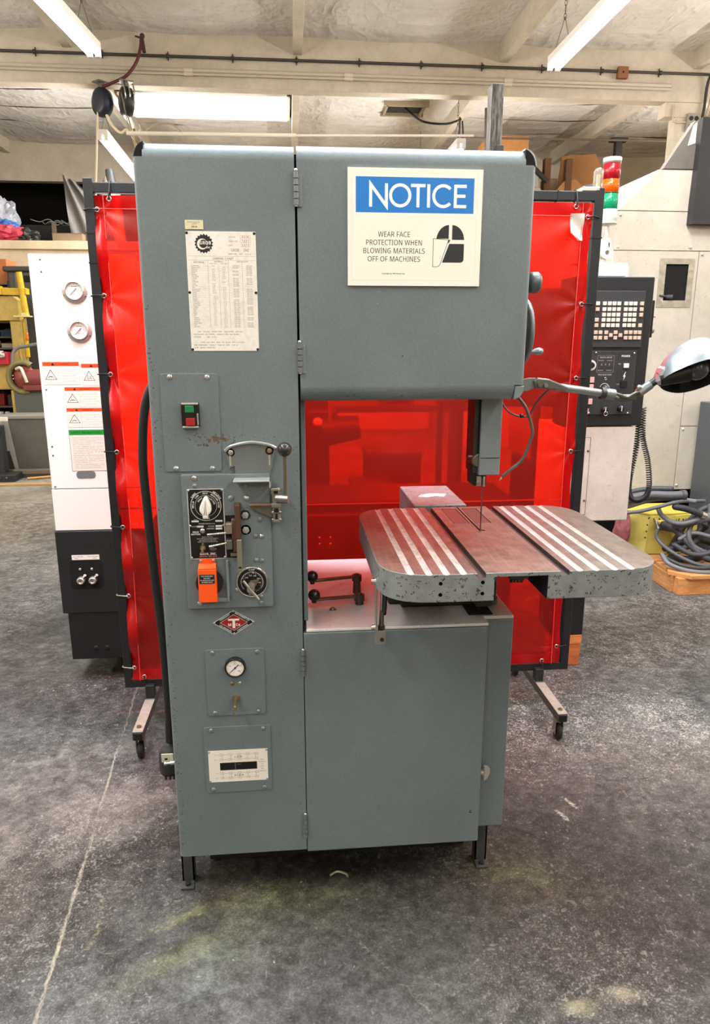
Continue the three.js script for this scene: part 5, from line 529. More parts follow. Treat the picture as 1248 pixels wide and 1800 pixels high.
// ---------- operator console right of the screen ----------
{
  const Z = -2.78, t = thing('operator_console', 'black operator console with keypad and dials on a pale pedestal box beside the screen', 'console', [1.29, 0, -2.9]), K = M(0x1f2124, 0.45), Wt = M(0xe6e1db, 0.45, 0, { map: paintTex(1, 1) });
  P(t, 'console_case', mg([box(1.1, 1.425, 1.07, 1.648, Z - 0.14, Z, 0.005)]), K);
  P(t, 'keypad_panel', box(1.12, 1.39, 1.381, 1.595, Z, Z + 0.006, 0.002), M(0x34363a, 0.5));
  const key = new RoundedBoxGeometry(0.0142, 0.0142, 0.006, 1, 0.0012), kx = (i) => 1.1985 + i * 0.0201, ky = [1.5475, 1.526, 1.5055, 1.486, 1.4655, 1.4385, 1.418]; const KEY = M(0xe9e2d0, 0.5), KEY2 = M(0xcbb9a4, 0.5);
  const rows = [[0, 1.35, 2.35, 3.3, 4.25, 5.65, 6.6, 7.5, 8.85], [0, 1.35, 2.35, 3.3, 4.25, 5.65, 6.6, 7.5, 8.85], [1.35, 2.35, 3.3, 4.25, 5.65, 6.6, 7.5, 8.85], [0, 1.35, 2.35, 3.3, 4.25, 5.65, 6.6, 7.5], [0, 1.35, 2.35, 3.3, 4.25, 5.65, 6.6, 7.5, 8.85], [0, 0.95, 2.1, 4, 6.1, 7.05, 8, 8.85], [0, 0.95, 2.1, 3.05, 4, 5, 6.1, 7.05, 8, 8.85]];
  rows.forEach((r, j) => r.forEach((c) => P(t, 'key', key, c > 8.5 || (j > 4) || (c === 0 && j > 0) ? KEY2 : KEY, [kx(c), ky[j] + (j === 6 && (c === 3.05 || c === 5) ? 0.01 : 0), Z + 0.0085])));
  const low = P(t, 'switch_panel', box(1.11, 1.376, 1.116, 1.368, Z, Z + 0.005, 0.002), M(0x303236, 0.5)); for (const [x, y] of [[1.208, 1.36], [1.366, 1.358], [1.198, 1.124], [1.36, 1.122]]) screw(low, x, y, Z + 0.005, CHROME, 0.7);
  const zt = Z + 0.0053; const prn = (n, x0, x1, y0, y1, w, h, f) => printed(low, n, x0, x1, y0, y1, zt - 0.0003, 0.0006, canvas(w, h, f), K);
  prn('panel_print', 1.215, 1.285, 1.26, 1.36, 280, 400, (x, w, h) => { fill(x, w, h, '#303236'); x.strokeStyle = '#c8c8c4'; x.lineWidth = 2; x.strokeRect(4, 40, 272, 260); T('DIGITAL METER', x, 140, 70, 28, '#d6d6d2'); T('X    Y    Z', x, 140, 180, 40, '#c9c9c5'); x.fillStyle = '#bdbdba'; x.fillRect(20, 116, 90, 5); x.fillRect(160, 116, 90, 5); x.fillRect(20, 268, 90, 5); x.fillRect(160, 268, 90, 5); T('FEED SELECTION', x, 140, 340, 30, '#d6d6d2'); });
  prn('panel_print', 1.3, 1.362, 1.2, 1.36, 200, 520, (x, w, h) => { fill(x, w, h, '#303236'); T('POWER', x, 100, 40, 34, '#eee', 'sans-serif', 'bold'); x.fillStyle = '#e8e8e4'; x.beginPath(); x.moveTo(112, 240); x.lineTo(84, 300); x.lineTo(100, 300); x.lineTo(92, 352); x.lineTo(122, 286); x.lineTo(106, 286); x.lineTo(122, 240); x.fill(); T('ON', x, 26, 140, 24, '#ccc'); T('OFF', x, 26, 400, 24, '#ccc'); });
  P(low, 'power_button', box(1.325, 1.345, 1.302, 1.319, zt, zt + 0.006, 0.001), M(0xf2f2ee, 0.4)); P(low, 'power_button', box(1.318, 1.345, 1.226, 1.252, zt, zt + 0.006, 0.001), BLACK);
  for (const [x, y, r] of [[1.253, 1.222, 0.014], [1.259, 1.138, 0.012], [1.326, 1.142, 0.013]]) { const d = P(low, 'rotary_switch', latheTo([[0, 0], [r, 0], [r * 0.9, 0.014], [0, 0.015]], [x, y, zt], [0, 0, 1], 24), BLACK); P(d, 'switch_pointer', box(x - 0.0015, x + 0.0015, y - r * 0.8, y + r * 0.8, zt + 0.0145, zt + 0.018, 0.0005), M(0xd2d2cc, 0.4)); }
  P(low, 'dial_scale', new THREE.RingGeometry(0.018, 0.02, 30, 1, 0.3, 2.6).translate(1.253, 1.222, zt + 0.0008), M(0xcfcfcb, 0.5)); P(low, 'override_dial', new THREE.RingGeometry(0.013, 0.021, 30).translate(1.191, 1.312, zt + 0.001), M(0xdcdcd8, 0.5)); P(low, 'override_knob', cyl([1.191, 1.312, zt], [1.191, 1.312, zt + 0.014], 0.011, 0.01, 20), BLACK); P(low, 'key_ring', new THREE.TorusGeometry(0.008, 0.0012, 8, 20).translate(1.262, 1.122, zt + 0.014), CHROME); P(low, 'indicator', new THREE.TorusGeometry(0.0045, 0.001, 8, 18).translate(1.255, 1.259, zt + 0.001), CHROME);
  for (const [x, y, wd] of [[1.196, 1.2555, 0.022], [1.195, 1.227, 0.022], [1.195, 1.17, 0.021], [1.186, 1.131, 0.014]]) P(low, 'pink_button', box(x - wd / 2, x + wd / 2, y - 0.011, y + 0.011, zt, zt + 0.006, 0.001), M(0xe6b3b0, 0.5));
  P(t, 'connector_block', mg([box(1.42, 1.444, 1.419, 1.562, Z - 0.09, Z - 0.02, 0.003), ...[1.44, 1.47, 1.5, 1.53].map((y) => box(1.444, 1.449, y - 0.008, y + 0.008, Z - 0.08, Z - 0.03, 0.002))]), BLACK); P(t, 'connector_cap', mg([cyl([1.44, 1.448, Z - 0.04], [1.456, 1.448, Z - 0.04], 0.014, 0.013, 20), cyl([1.44, 1.5, Z - 0.04], [1.46, 1.5, Z - 0.04], 0.004, 0.004, 10)]), M(0xb6b4ac, 0.35, 0.6));
  const bx = P(t, 'pedestal_box', mg([box(1.1, 1.404, 0.67, 1.066, Z - 0.3, Z - 0.004, 0.005)]), Wt); P(bx, 'service_hatch', box(1.12, 1.2165, 0.7, 1.022, Z - 0.004, Z - 0.0015, 0.001), Wt); P(bx, 'hatch_gap', mg([box(1.2165, 1.2185, 0.698, 1.023, Z - 0.004, Z - 0.0028), box(1.12, 1.2185, 1.022, 1.024, Z - 0.004, Z - 0.0028), box(1.12, 1.2185, 0.698, 0.7, Z - 0.004, Z - 0.0028)]), DARK); for (const y of [0.968, 0.76]) screw(bx, 1.2095, y, Z - 0.002, DULL, 0.9, 'hatch_screw');
  P(t, 'pedestal_column', box(1.12, 1.262, 0.145, 0.67, Z - 0.2, Z - 0.03, 0.004), M(0x151619, 0.5)); P(t, 'pedestal_foot', box(1.08, 1.29, 0.34, 0.355, Z - 0.24, Z - 0.015, 0.003), M(0x232427, 0.5));
}
const woodTex = data(256, 256, (i, j) => { const n = pnoise(i / 64, j / 5, 51, 3) * 0.6 + pnoise(i / 20, j / 2, 128, 4) * 0.4, v = (n - 0.5) * 70; return [clamp(226 + v * 0.8, 0, 255), clamp(205 + v * 0.8, 0, 255), clamp(176 + v * 0.8, 0, 255)]; });
const wood = (tint, rx = 3, ry = 3) => { const t = woodTex.clone(); t.repeat.set(rx, ry); t.needsUpdate = true; return M(tint, 0.7, 0, { map: t }); };
solo('wood_block', box(1.15, 1.258, 0, 0.1, -2.96, -2.812, 0.004), wood(0xd98a5a), 'lower orange wooden block on the floor, carrying the black console foot', 'wood block'); solo('wood_block', box(1.154, 1.26, 0.1, 0.145, -2.96, -2.81, 0.003), wood(0xf0a468), 'thin upper wooden block between the lower block and the black console foot', 'wood block');
{ const t = thing('paper_stack', 'pile of white papers and a folded card lying on top of the black console', 'papers', [1.24, 1.648, -2.82]); P(t, 'paper_pad', box(1.12, 1.313, 1.65, 1.698, -2.85, -2.79, 0.001), M(0xf5f4f0, 0.6)); P(t, 'folded_card', box(1.29, 1.337, 1.648, 1.69, -2.87, -2.83, 0.001), M(0xf0eee8, 0.6)); P(t, 'paper_sheet', box(1.1, 1.26, 1.698, 1.702, -2.86, -2.8), WHITE); }
{ // coiled pendant cord
  const pts = []; const path = curve([[1.43, 1.2, -2.84], [1.436, 1.1, -2.83], [1.434, 0.98, -2.82], [1.414, 0.86, -2.81], [1.41, 0.79, -2.8], [1.43, 0.755, -2.79], [1.465, 0.765, -2.78], [1.482, 0.81, -2.775], [1.466, 0.92, -2.775], [1.44, 1.02, -2.785], [1.438, 1.14, -2.8]]); const N = 1500; for (let k = 0; k <= N; k++) { const u = k / N, p = path.getPoint(u), q = path.getTangent(u), n = V(q.y, -q.x, 0).normalize(), b = q.clone().cross(n), a = u * 2 * Math.PI * 120; p.addScaledVector(n, 0.0095 * Math.cos(a)).addScaledVector(b, 0.0095 * Math.sin(a)); pts.push([p.x, p.y, p.z]); }
  const t = thing('coiled_cord', 'coiled black telephone-style cord dangling beside the console pedestal', 'cord', [1.41, 0.66, -2.8]); P(t, 'cord_coil', new THREE.TubeGeometry(curve(pts), 2400, 0.0026, 5), M(0x141416, 0.45)); }
// ---------- machining centre at the right ----------
{
  const Z = -4.4, t = thing('machining_center', 'large off-white machining center with bolted panels and a dark window, behind the operator console', 'machine', [2.9, 0, -5.4]); const W = M(0xcbc4b8, 0.45, 0, { map: paintTex(0.8, 0.8) });
  const s = shp([[1.973, 0.435], [1.973, 2.156], [2.217, 2.39], [4.4, 2.39], [4.4, 0.435]]);
  P(t, 'body', exZ(s, Z - 1.9, 1.888, 0.004), W);
  const panel = (pts) => P(t, 'body_panel', exZ(shp(pts), Z - 0.013, 0.01, 0.0015), W);
  panel([[1.977, 2.16], [2.219, 2.388], [3.4, 2.388], [3.4, 2.16]]); panel([[1.975, 1.935], [1.975, 2.155], [3.4, 2.155], [3.4, 1.935]]);
  const win = shp([[1.975, 0.437], [1.975, 1.93], [2.52, 1.93], [2.52, 0.437]]); win.holes.push(new THREE.Path([[2.3, 1.625], [2.48, 1.625], [2.48, 1.87], [2.3, 1.87]].map((p) => new THREE.Vector2(...p)))); P(t, 'body_panel', exZ(win, Z - 0.013, 0.01, 0.0015), W);
  panel([[2.525, 0.86], [2.525, 1.93], [2.76, 1.93], [2.76, 0.86]]); panel([[2.525, 0.44], [2.525, 0.855], [2.73, 0.855], [2.73, 0.44]]);
  P(t, 'window_void', box(2.295, 2.485, 1.62, 1.875, Z - 0.0115, Z - 0.0105), GAP); P(t, 'window_tape', (() => { const o = rrect(2.275, 2.5, 1.6, 1.89, 0.008); o.holes.push(new THREE.Path([[2.318, 1.642], [2.462, 1.642], [2.462, 1.856], [2.318, 1.856]].map((p) => new THREE.Vector2(...p)))); return exZ(o, Z - 0.003, 0.003, 0.0008); })(), M(0xb5afa0, 0.4, 0.4, { map: paintTex(8, 8), bumpMap: foil, bumpScale: 0.01 })); P(t, 'window_hose', mg([cyl([2.29, 1.672, Z + 0.004], [2.345, 1.663, Z + 0.004], 0.006, 0.006, 12), cyl([2.335, 1.663, Z + 0.004], [2.37, 1.662, Z + 0.006], 0.012, 0.014, 14)]), M(0x55555a, 0.4, 0.4));
  for (const [x, y] of [[2.0, 2.135], [2.52, 2.13], [2.0, 1.955], [2.46, 1.955], [2.54, 1.915], [2.54, 0.84], [2.538, 0.47]]) P(t, 'dome_nut', sph([x, y, Z], 0.008, 12, 8), M(0xd8d4c8, 0.35, 0.3));
  P(t, 'base_void', box(1.95, 3.2, 0.02, 0.43, Z - 1.7, Z - 0.25), M(0x0c0c0d, 0.8)); P(t, 'base_ledge', box(1.96, 2.56, 0.385, 0.435, Z - 0.3, Z - 0.03), M(0x121214, 0.7)); for (const x of [2.05, 3.1]) P(t, 'levelling_foot', cyl([x, 0, Z - 0.9], [x, 0.05, Z - 0.9], 0.05, 0.03, 14), DARK);
  P(t, 'roof_fan', mg([cyl([2.2, 2.385, -5.3], [2.2, 2.47, -5.3], 0.085, 0.08, 24), box(2.08, 2.13, 2.3, 2.37, -5.3, -5.2, 0.006)]), M(0x4a4a4c, 0.5)); P(t, 'brush_seal', mg(Array.from({ length: 26 }, (_, k) => box(2.745, 2.775, 1.33 + k * 0.016, 1.341 + k * 0.016, Z - 0.005, Z + 0.012, 0.001))), M(0x6e5334, 0.7)).userData.kind = 'stuff';
  const h = P(t, 'spindle_hood', exX(shp([[Z + 0.06, 2.08], [Z + 0.06, 2.66], [Z + 0.02, 2.66], [Z - 0.01, 2.08]]), 2.42, 3.2), M(0x1c1c1e, 0.4)); P(h, 'hood_flank', exZ(shp([[2.235, 2.392], [2.405, 2.655], [2.43, 2.655], [2.43, 2.392]]), Z - 0.05, 0.05, 0.004), M(0x6e6963, 0.55, 0, { map: paintTex(2, 2) })); P(h, 'hood_label', exZ(shp([[2.375, 2.52], [2.42, 2.535], [2.42, 2.65], [2.398, 2.63]]), Z + 0.0005, 0.002), M(0xdcd8cc, 0.5));
}
{ const x = 1.826, z = -4.18, t = thing('signal_tower', 'stacked red, amber and green signal tower on a white pivot bracket beside the machining center', 'signal light', [x, 1.86, z]); const y = (v) => 1.42 + (v - 1.42) * 1.5036;
  const seg = (n, a, b, c, r) => P(t, n, mg([latheTo([[0, 0], [r, 0.002], [r, y(b) - y(a) - 0.002], [0, y(b) - y(a)]], [x, y(a), z], [0, 1, 0], 32)]), c);
  const L = (c) => M(c, 0.2, 0, { transmission: 0.25, thickness: 0, emissive: c, emissiveIntensity: 0.08 });
  seg('tower_cap', 2.047, 2.068, M(0xf2efe8, 0.4), 0.05); seg('red_lens', 1.993, 2.047, L(0xa80e22), 0.047); seg('amber_lens', 1.948, 1.993, L(0xe8640a), 0.047); seg('lens_ring', 1.943, 1.948, M(0x8a6a20, 0.4), 0.0475); seg('green_lens', 1.889, 1.943, L(0x0e9c70), 0.047); seg('tower_base', 1.843, 1.889, M(0xefece4, 0.4), 0.047); seg('tower_collar', 1.833, 1.843, M(0xe8e4da, 0.4), 0.051);
  P(t, 'tower_pole', cyl([x, y(1.76), z], [x, y(1.83), z], 0.011, 0.011, 16), M(0xd9d4ca, 0.3, 0.4)); P(t, 'pivot_bracket', mg([box(x - 0.024, x + 0.024, y(1.735), y(1.785), z - 0.02, z + 0.02, 0.006), cyl([x, y(1.735), z - 0.02], [x, y(1.735), z + 0.024], 0.036, 0.036, 28), box(x, 1.98, y(1.665), y(1.685), z - 0.26, z - 0.01, 0.004), cyl([x, y(1.66), z - 0.01], [x, y(1.735), z - 0.01], 0.012)]), M(0xf0ece2, 0.45)); P(t, 'pivot_bolt', cyl([x, y(1.735), z + 0.024], [x, y(1.735), z + 0.032], 0.012, 0.011, 6), DULL); P(t, 'pivot_mark', box(x + 0.006, x + 0.012, y(1.752), y(1.77), z + 0.02, z + 0.0245), DARK); }
{ const t = thing('beacon_light', 'small clear glass beacon on a grey block atop the right end of the screen', 'beacon', [1.05, 1.905, -2.5]); P(t, 'beacon_base', box(0.985, 1.046, 1.893, 1.907, -2.53, -2.47, 0.003), M(0xb9b5ac, 0.5)); P(t, 'beacon_lens', latheTo([[0, 0], [0.017, 0], [0.015, 0.052], [0.013, 0.06], [0.008, 0.064], [0, 0.065]], [1.048, 1.906, -2.5], [0, 1, 0], 24), M(0xe6e2d6, 0.12, 0, { transmission: 0.85, thickness: 0 })); P(t, 'beacon_core', cyl([1.048, 1.908, -2.5], [1.048, 1.95, -2.5], 0.007, 0.006, 14), M(0xc9c3b2, 0.4)); }
{ const t = thing('grey_cabinet', 'dark grey steel cabinet standing at the right edge beside the pallet of cables', 'cabinet', [2.7, 0, -3.9]); const K = M(0x4a4f53, 0.5); P(t, 'cabinet_body', box(2.62, 3.3, 0.05, 1.02, -4.37, -4.12, 0.004), K); P(t, 'cabinet_door', box(2.63, 3.29, 0.07, 1.0, -4.12, -4.11, 0.002), K); P(t, 'cabinet_base', box(2.64, 3.28, 0, 0.05, -4.36, -4.13), BLACK); }

// ---------- pallet with robot controller and cables ----------
{ const t = thing('wooden_pallet', 'low wooden pallet carrying the yellow controller box and a heap of grey cables', 'pallet', [2.5, 0, -4.0]); const Wd = wood(0xd9a878, 2, 2); for (let k = 0; k < 5; k++) P(t, 'deck_board', box(2.03 + k * 0.03, 2.58, 0.1, 0.122, -4.42 + k * 0.14, -4.3 + k * 0.14, 0.003), Wd); P(t, 'deck_board', exY(shp([[2.145, 3.72], [3.1, 3.7], [3.1, 3.6], [2.22, 3.585], [2.13, 3.68]]), 0.1, 0.122, 0.002), Wd); for (const x of [2.2, 2.47]) P(t, 'bearer', box(x - 0.055, x + 0.085, 0, 0.1, -4.4, -3.66, 0.004), Wd); P(t, 'bearer_block', box(2.16, 2.36, 0, 0.1, -3.66, -3.61, 0.004), wood(0xe6b07c)); }
{ const t = thing('robot_controller', 'yellow steel controller box with a black hand slot and stencilled letters, under the grey cables', 'controller', [2.3, 0.122, -4.05]); const Y = M(0xd6c766, 0.5, 0, { map: paintTex(3, 3) });
  P(t, 'controller_body', (() => { const g = exY(shp([[2.145, 4.0], [2.31, 3.99], [2.5, 4.03], [2.52, 4.3], [2.12, 4.3], [2.03, 4.14]]), 0.124, 0.365, 0.004); const p = g.attributes.position; for (let i = 0; i < p.count; i++) if (p.getY(i) > 0.3) { p.setX(i, 2.26 + (p.getX(i) - 2.26) * 0.9 + 0.015); p.setZ(i, p.getZ(i) - 0.012); } g.computeVertexNormals(); return g; })(), Y);
  P(t, 'controller_lid', exY(shp([[2.165, 4.015], [2.3, 4.005], [2.47, 4.045], [2.48, 4.28], [2.15, 4.28], [2.07, 4.14]]), 0.366, 0.378, 0.003), M(0xcdb84a, 0.5)); P(t, 'hand_recess', box(2.215, 2.29, 0.275, 0.325, -4.02, -3.995, 0.003), M(0x0e0e0f, 0.7)); P(t, 'recess_lip', box(2.195, 2.3, 0.318, 0.336, -4.02, -3.98, 0.002), M(0xe0cc5a, 0.45));
  printed(t, 'stencil_letters', 2.315, 2.465, 0.27, 0.36, -4.005, 0.001, canvas(300, 180, (x, w, h) => { fill(x, w, h, '#d6c766'); T('AI-NIKK', x, 150, 60, 74, '#1c1a10', 'sans-serif', 'bold'); T('AI', x, 40, 140, 60, '#1c1a10', 'sans-serif', 'bold'); }), Y);
  for (const [x, y] of [[2.155, 0.35], [2.15, 0.31], [2.147, 0.27], [2.143, 0.23], [2.09, 0.145], [2.115, 0.14], [2.16, 0.355], [2.19, 0.345], [2.225, 0.345], [2.07, 0.17]]) P(t, 'controller_bolt', sph([x, y, -3.992 - Math.max(0, 2.145 - x) * 1.2 - (y - 0.13) * 0.05], 0.005, 8, 6), DARK); P(t, 'side_plug', cyl([2.24, 0.3, -4.0], [2.3, 0.285, -3.95], 0.022, 0.016, 16), M(0x3a3a3c, 0.5)); }
{ const C = [M(0x55565a, 0.5), M(0x3c3d40, 0.55), M(0x6b6c70, 0.5), M(0x2a2a2c, 0.6)];
  const runs = [
    ['thick grey cable running over the top of the yellow controller from the console', [[1.86, 0.43, -3.92], [1.97, 0.5, -3.9], [2.08, 0.525, -3.88], [2.17, 0.53, -3.84], [2.24, 0.535, -3.82]], 0.024, 0], ['cable under the thick one, resting along the back of the yellow controller', [[1.86, 0.41, -3.95], [1.98, 0.45, -3.92], [2.1, 0.49, -3.9], [2.2, 0.51, -3.85], [2.31, 0.5, -3.8]], 0.014, 2], ['lowest grey cable across the yellow controller lid', [[1.86, 0.42, -3.86], [2.0, 0.44, -3.83], [2.1, 0.465, -3.82], [2.22, 0.5, -3.8], [2.4, 0.49, -3.85]], 0.011, 0],
    ['grey cable loop sagging in front of the stencilled letters', [[2.13, 0.45, -3.86], [2.15, 0.41, -3.85], [2.2, 0.375, -3.83], [2.26, 0.37, -3.8], [2.34, 0.4, -3.78], [2.5, 0.45, -3.8]], 0.014, 2], ['thick dark cable sloping from the hand slot down to the pallet front', [[2.22, 0.33, -3.94], [2.27, 0.3, -3.86], [2.31, 0.24, -3.78], [2.37, 0.185, -3.72], [2.46, 0.16, -3.7]], 0.02, 1], ['cable with a metal plug hanging below the hand slot', [[2.2, 0.295, -3.96], [2.16, 0.27, -3.9], [2.17, 0.23, -3.84], [2.24, 0.18, -3.76], [2.34, 0.145, -3.7], [2.5, 0.14, -3.7]], 0.011, 0],
    ['grey cable loop hanging over the front edge of the pallet', [[2.14, 0.19, -3.78], [2.15, 0.155, -3.72], [2.22, 0.132, -3.66], [2.32, 0.128, -3.62], [2.44, 0.134, -3.62], [2.6, 0.15, -3.7]], 0.013, 2], ['second loop just inside the pallet edge', [[2.16, 0.17, -3.8], [2.24, 0.14, -3.72], [2.36, 0.136, -3.68], [2.52, 0.16, -3.72]], 0.011, 1], ['upright grey loop at the right of the cable heap', [[2.34, 0.37, -3.84], [2.3, 0.31, -3.8], [2.31, 0.25, -3.77], [2.38, 0.21, -3.74], [2.5, 0.2, -3.75]], 0.014, 0], ['long grey cable curving low through the heap', [[2.26, 0.27, -3.82], [2.32, 0.31, -3.8], [2.4, 0.3, -3.77], [2.5, 0.26, -3.76]], 0.012, 2], ['thick light cable crossing the heap at the right edge', [[2.25, 0.34, -3.86], [2.33, 0.38, -3.8], [2.42, 0.42, -3.76], [2.55, 0.46, -3.78]], 0.022, 0], ['dark cable buried in the middle of the heap', [[2.2, 0.2, -3.86], [2.28, 0.22, -3.8], [2.38, 0.26, -3.82], [2.48, 0.23, -3.84]], 0.018, 3], ['dark cable at the bottom of the heap', [[2.24, 0.145, -3.86], [2.34, 0.15, -3.8], [2.46, 0.17, -3.84], [2.55, 0.2, -3.9]], 0.02, 3], ['grey loop standing at the back right of the heap', [[2.3, 0.14, -4.0], [2.36, 0.3, -3.96], [2.44, 0.42, -3.92], [2.55, 0.44, -3.92]], 0.016, 1], ['dark grey loop lying flat in the middle of the heap', [[2.22, 0.24, -3.8], [2.3, 0.2, -3.74], [2.4, 0.22, -3.72], [2.5, 0.3, -3.78], [2.42, 0.35, -3.86]], 0.015, 1], ['black lead below the lettering, behind the upright loop', [[2.28, 0.2, -3.92], [2.36, 0.24, -3.9], [2.46, 0.33, -3.88], [2.56, 0.36, -3.9]], 0.018, 3], ['second grey cable beside the thick one over the controller', [[1.86, 0.46, -3.99], [1.98, 0.515, -3.97], [2.1, 0.545, -3.95], [2.22, 0.555, -3.9]], 0.016, 1], ['grey cable dropping at the far right of the heap', [[2.44, 0.46, -3.84], [2.42, 0.36, -3.78], [2.46, 0.24, -3.74], [2.56, 0.18, -3.74]], 0.017, 0], ['black corrugated hose end lying on the heap top', [[2.2, 0.47, -3.8], [2.26, 0.46, -3.78], [2.34, 0.43, -3.77]], 0.019, 3]];
  for (const [l, p, r, k] of runs) { const t = thing('grey_cable', l, 'cable', p[0], 'cables heaped on the pallet'); P(t, 'cable_run', capped(p, r, 12, 40), C[k]); const a = p[p.length - 1], b = p[p.length - 2]; if (/plug|hose end|top of/.test(l)) P(t, 'cable_plug', cyl(/plug/.test(l) ? p[0] : a, /plug/.test(l) ? [p[0][0] - 0.012, p[0][1] + 0.05, p[0][2] - 0.02] : [a[0] + (a[0] - b[0]) * 0.35, a[1] + (a[1] - b[1]) * 0.35, a[2]], r * 1.25, r * 1.15, 16), /thick/.test(l) ? M(0x4c4c50, 0.4) : CHROME); } }
{ const g = new THREE.IcosahedronGeometry(0.1, 4), p = g.attributes.position; for (let i = 0; i < p.count; i++) { const a = p.getX(i) * 26, b = p.getY(i) * 26, k = 0.7 + 0.6 * noise(a + 9, b + p.getZ(i) * 20, 4) + 0.2 * noise(a * 2.4, b * 2.4, 5); p.setXYZ(i, p.getX(i) * k * 0.5 + 2.03, Math.max(0.005, p.getY(i) * k * 1.15 + 0.235), p.getZ(i) * k * 0.5 - 4.08); } g.computeVertexNormals(); solo('shop_rag', uvBox(g), M(0x9a5a60, 0.9), 'dusty pink rag stuffed between the console and the yellow controller', 'rag'); }

// ---------- pipes, boxes and cords on the roof beam ----------
{ const z = -7.262, t = thing('steel_pipe', 'long rusty dark pipe with couplings running along the front face of the roof beam', 'pipe', [0, 3.86, z]); P(t, 'pipe_run', cyl([-6.9, 3.862, z], [6.9, 3.862, z], 0.0125, 0.0125, 14), M(0x4a4340, 0.5, 0.4)); for (let k = 0; k < 22; k++) { const x = -6.2 + k * 0.575; P(t, 'pipe_clip', mg([cyl([x - 0.012, 3.862, z], [x + 0.012, 3.862, z], 0.019, 0.019, 14), box(x - 0.004, x + 0.004, 3.835, 3.905, z - 0.034, z - 0.02)]), M(0x3f3a37, 0.5, 0.4)); } }
{ const z = -7.27; for (const [y, r, l] of [[3.757, 0.017, 'upper painted conduit along the roof beam, under the rusty pipe'], [3.728, 0.012, 'thinner lower painted conduit along the roof beam']]) { const t = thing('conduit', l, 'conduit', [0, y, z]); P(t, 'conduit_run', cyl([-6.9, y, z], [3.7, y, z], r, r, 12), BEAM); for (const x of [-5, -2.9, -0.85, 0.6, 2.1]) P(t, 'conduit_coupling', cyl([x - 0.04, y, z], [x + 0.04, y, z], r * 1.35, r * 1.35, 12), M(0xcdc2ac, 0.5)); } }
{ const t = thing('junction_box', 'rusty square junction box on the pipe along the roof beam', 'box', [3.22, 3.84, -7.25]); P(t, 'box_body', box(3.15, 3.25, 3.8, 3.9, -7.28, -7.235, 0.004), M(0x8a5a3c, 0.6, 0.2)); P(t, 'box_screw', sph([3.2, 3.85, -7.234], 0.008, 8, 6), DARK); }
{ const t = thing('outlet_box', 'grey four-socket outlet box at the side of the wooden roof post', 'outlet', [3.96, 3.45, -7.3]); P(t, 'box_body', box(3.9, 4.03, 3.37, 3.53, -7.34, -7.28, 0.006), M(0x8f8a80, 0.5)); for (const x of [3.938, 3.992]) for (const y of [3.415, 3.485]) P(t, 'socket', cyl([x, y, -7.281], [x, y, -7.276], 0.021, 0.021, 18), BLACK); P(t, 'box_conduit', mg([tube([[3.76, 3.6, -7.29], [3.76, 3.47, -7.29], [3.79, 3.45, -7.29], [3.9, 3.455, -7.3]], 0.009, 8, 30), cyl([3.955, 3.37, -7.3], [3.93, 2.4, -7.31], 0.008, 0.008, 8)]), M(0xb7ac98, 0.5)); }
{ const t = thing('black_lead', 'black leads running up the roof post and along the purlin to the outlet', 'cable', [4.04, 3.5, -7.28]); P(t, 'lead', tube([[4.0, 2.6, -7.29], [4.03, 3.2, -7.28], [4.05, 3.55, -7.27], [4.05, 3.85, -7.2], [4.06, 3.96, -6.8], [4.06, 3.95, -5.5]], 0.014, 8, 60), M(0x26231f, 0.6)); P(t, 'pale_lead', tube([[4.08, 3.5, -7.26], [4.1, 3.7, -7.25], [4.06, 3.86, -7.22]], 0.01, 8, 20), M(0xa89c88, 0.6)); }
{ const t = thing('light_conduit', 'slim white conduit hanging level below the skylight, passing just above the saw', 'conduit', [0, 3.15, -6.9]); P(t, 'conduit_run', mg([cyl([-1.36, 3.135, -6.9], [0.1, 3.15, -6.9], 0.018, 0.018, 12), cyl([0.1, 3.15, -6.9], [1.7, 3.185, -6.9], 0.011, 0.011, 10)]), M(0xf4efe2, 0.45)); P(t, 'hanger_wire', mg([cyl([-1.33, 3.135, -6.9], [-1.42, 3.5, -7.1], 0.004), cyl([-1.42, 3.5, -7.1], [-1.45, 3.64, -7.31], 0.004)]), M(0x8f8573, 0.5)); P(t, 'loose_loop', tube([[-1.2, 3.16, -6.9], [-1.1, 3.22, -6.92], [-0.98, 3.22, -6.92], [-0.9, 3.16, -6.9]], 0.008, 8, 24), M(0xb0a68f, 0.5)); }
// two cord reels under the beam, the red hose, the pull cords
function reel(label, x, z, tilt, mat, wire) { const t = thing('cord_reel', label, 'cord reel', [x, 3.62, z], undefined, tilt); P(t, 'reel_case', (() => { const g = latheTo([[0, -0.055], [0.055, -0.055], [0.085, -0.04], [0.092, 0], [0.085, 0.04], [0.055, 0.055], [0, 0.055]], [0, -0.115, 0], [1, 0, 0], 36); g.scale(1, 1.35, 1.2); return g; })(), mat); P(t, 'reel_bracket', mg([box(-0.012, 0.012, -0.06, 0.012, -0.03, 0.03, 0.003), box(-0.06, 0.06, 0.0, 0.012, -0.05, 0.05, 0.002)]), DULL); P(t, 'reel_mouth', box(-0.03, 0.03, -0.245, -0.205, -0.03, 0.03, 0.006), BLACK); if (wire) for (const a of [-0.045, 0, 0.045]) P(t, 'reel_frame', tube([[a, -0.02, 0.07], [a * 0.9, -0.12, 0.11], [a * 0.6, -0.22, 0.05]], 0.007, 6, 14), CHROME); return t; }
reel('dark blue closed cord reel hanging under the roof beam, left of the chrome one', -1.62, -7.24, 0.9, M(0x1d2235, 0.4), false); reel('open black and chrome cord reel hanging under the roof beam, beside the skylight', -1.4, -7.2, 0.5, M(0x242422, 0.4), true);
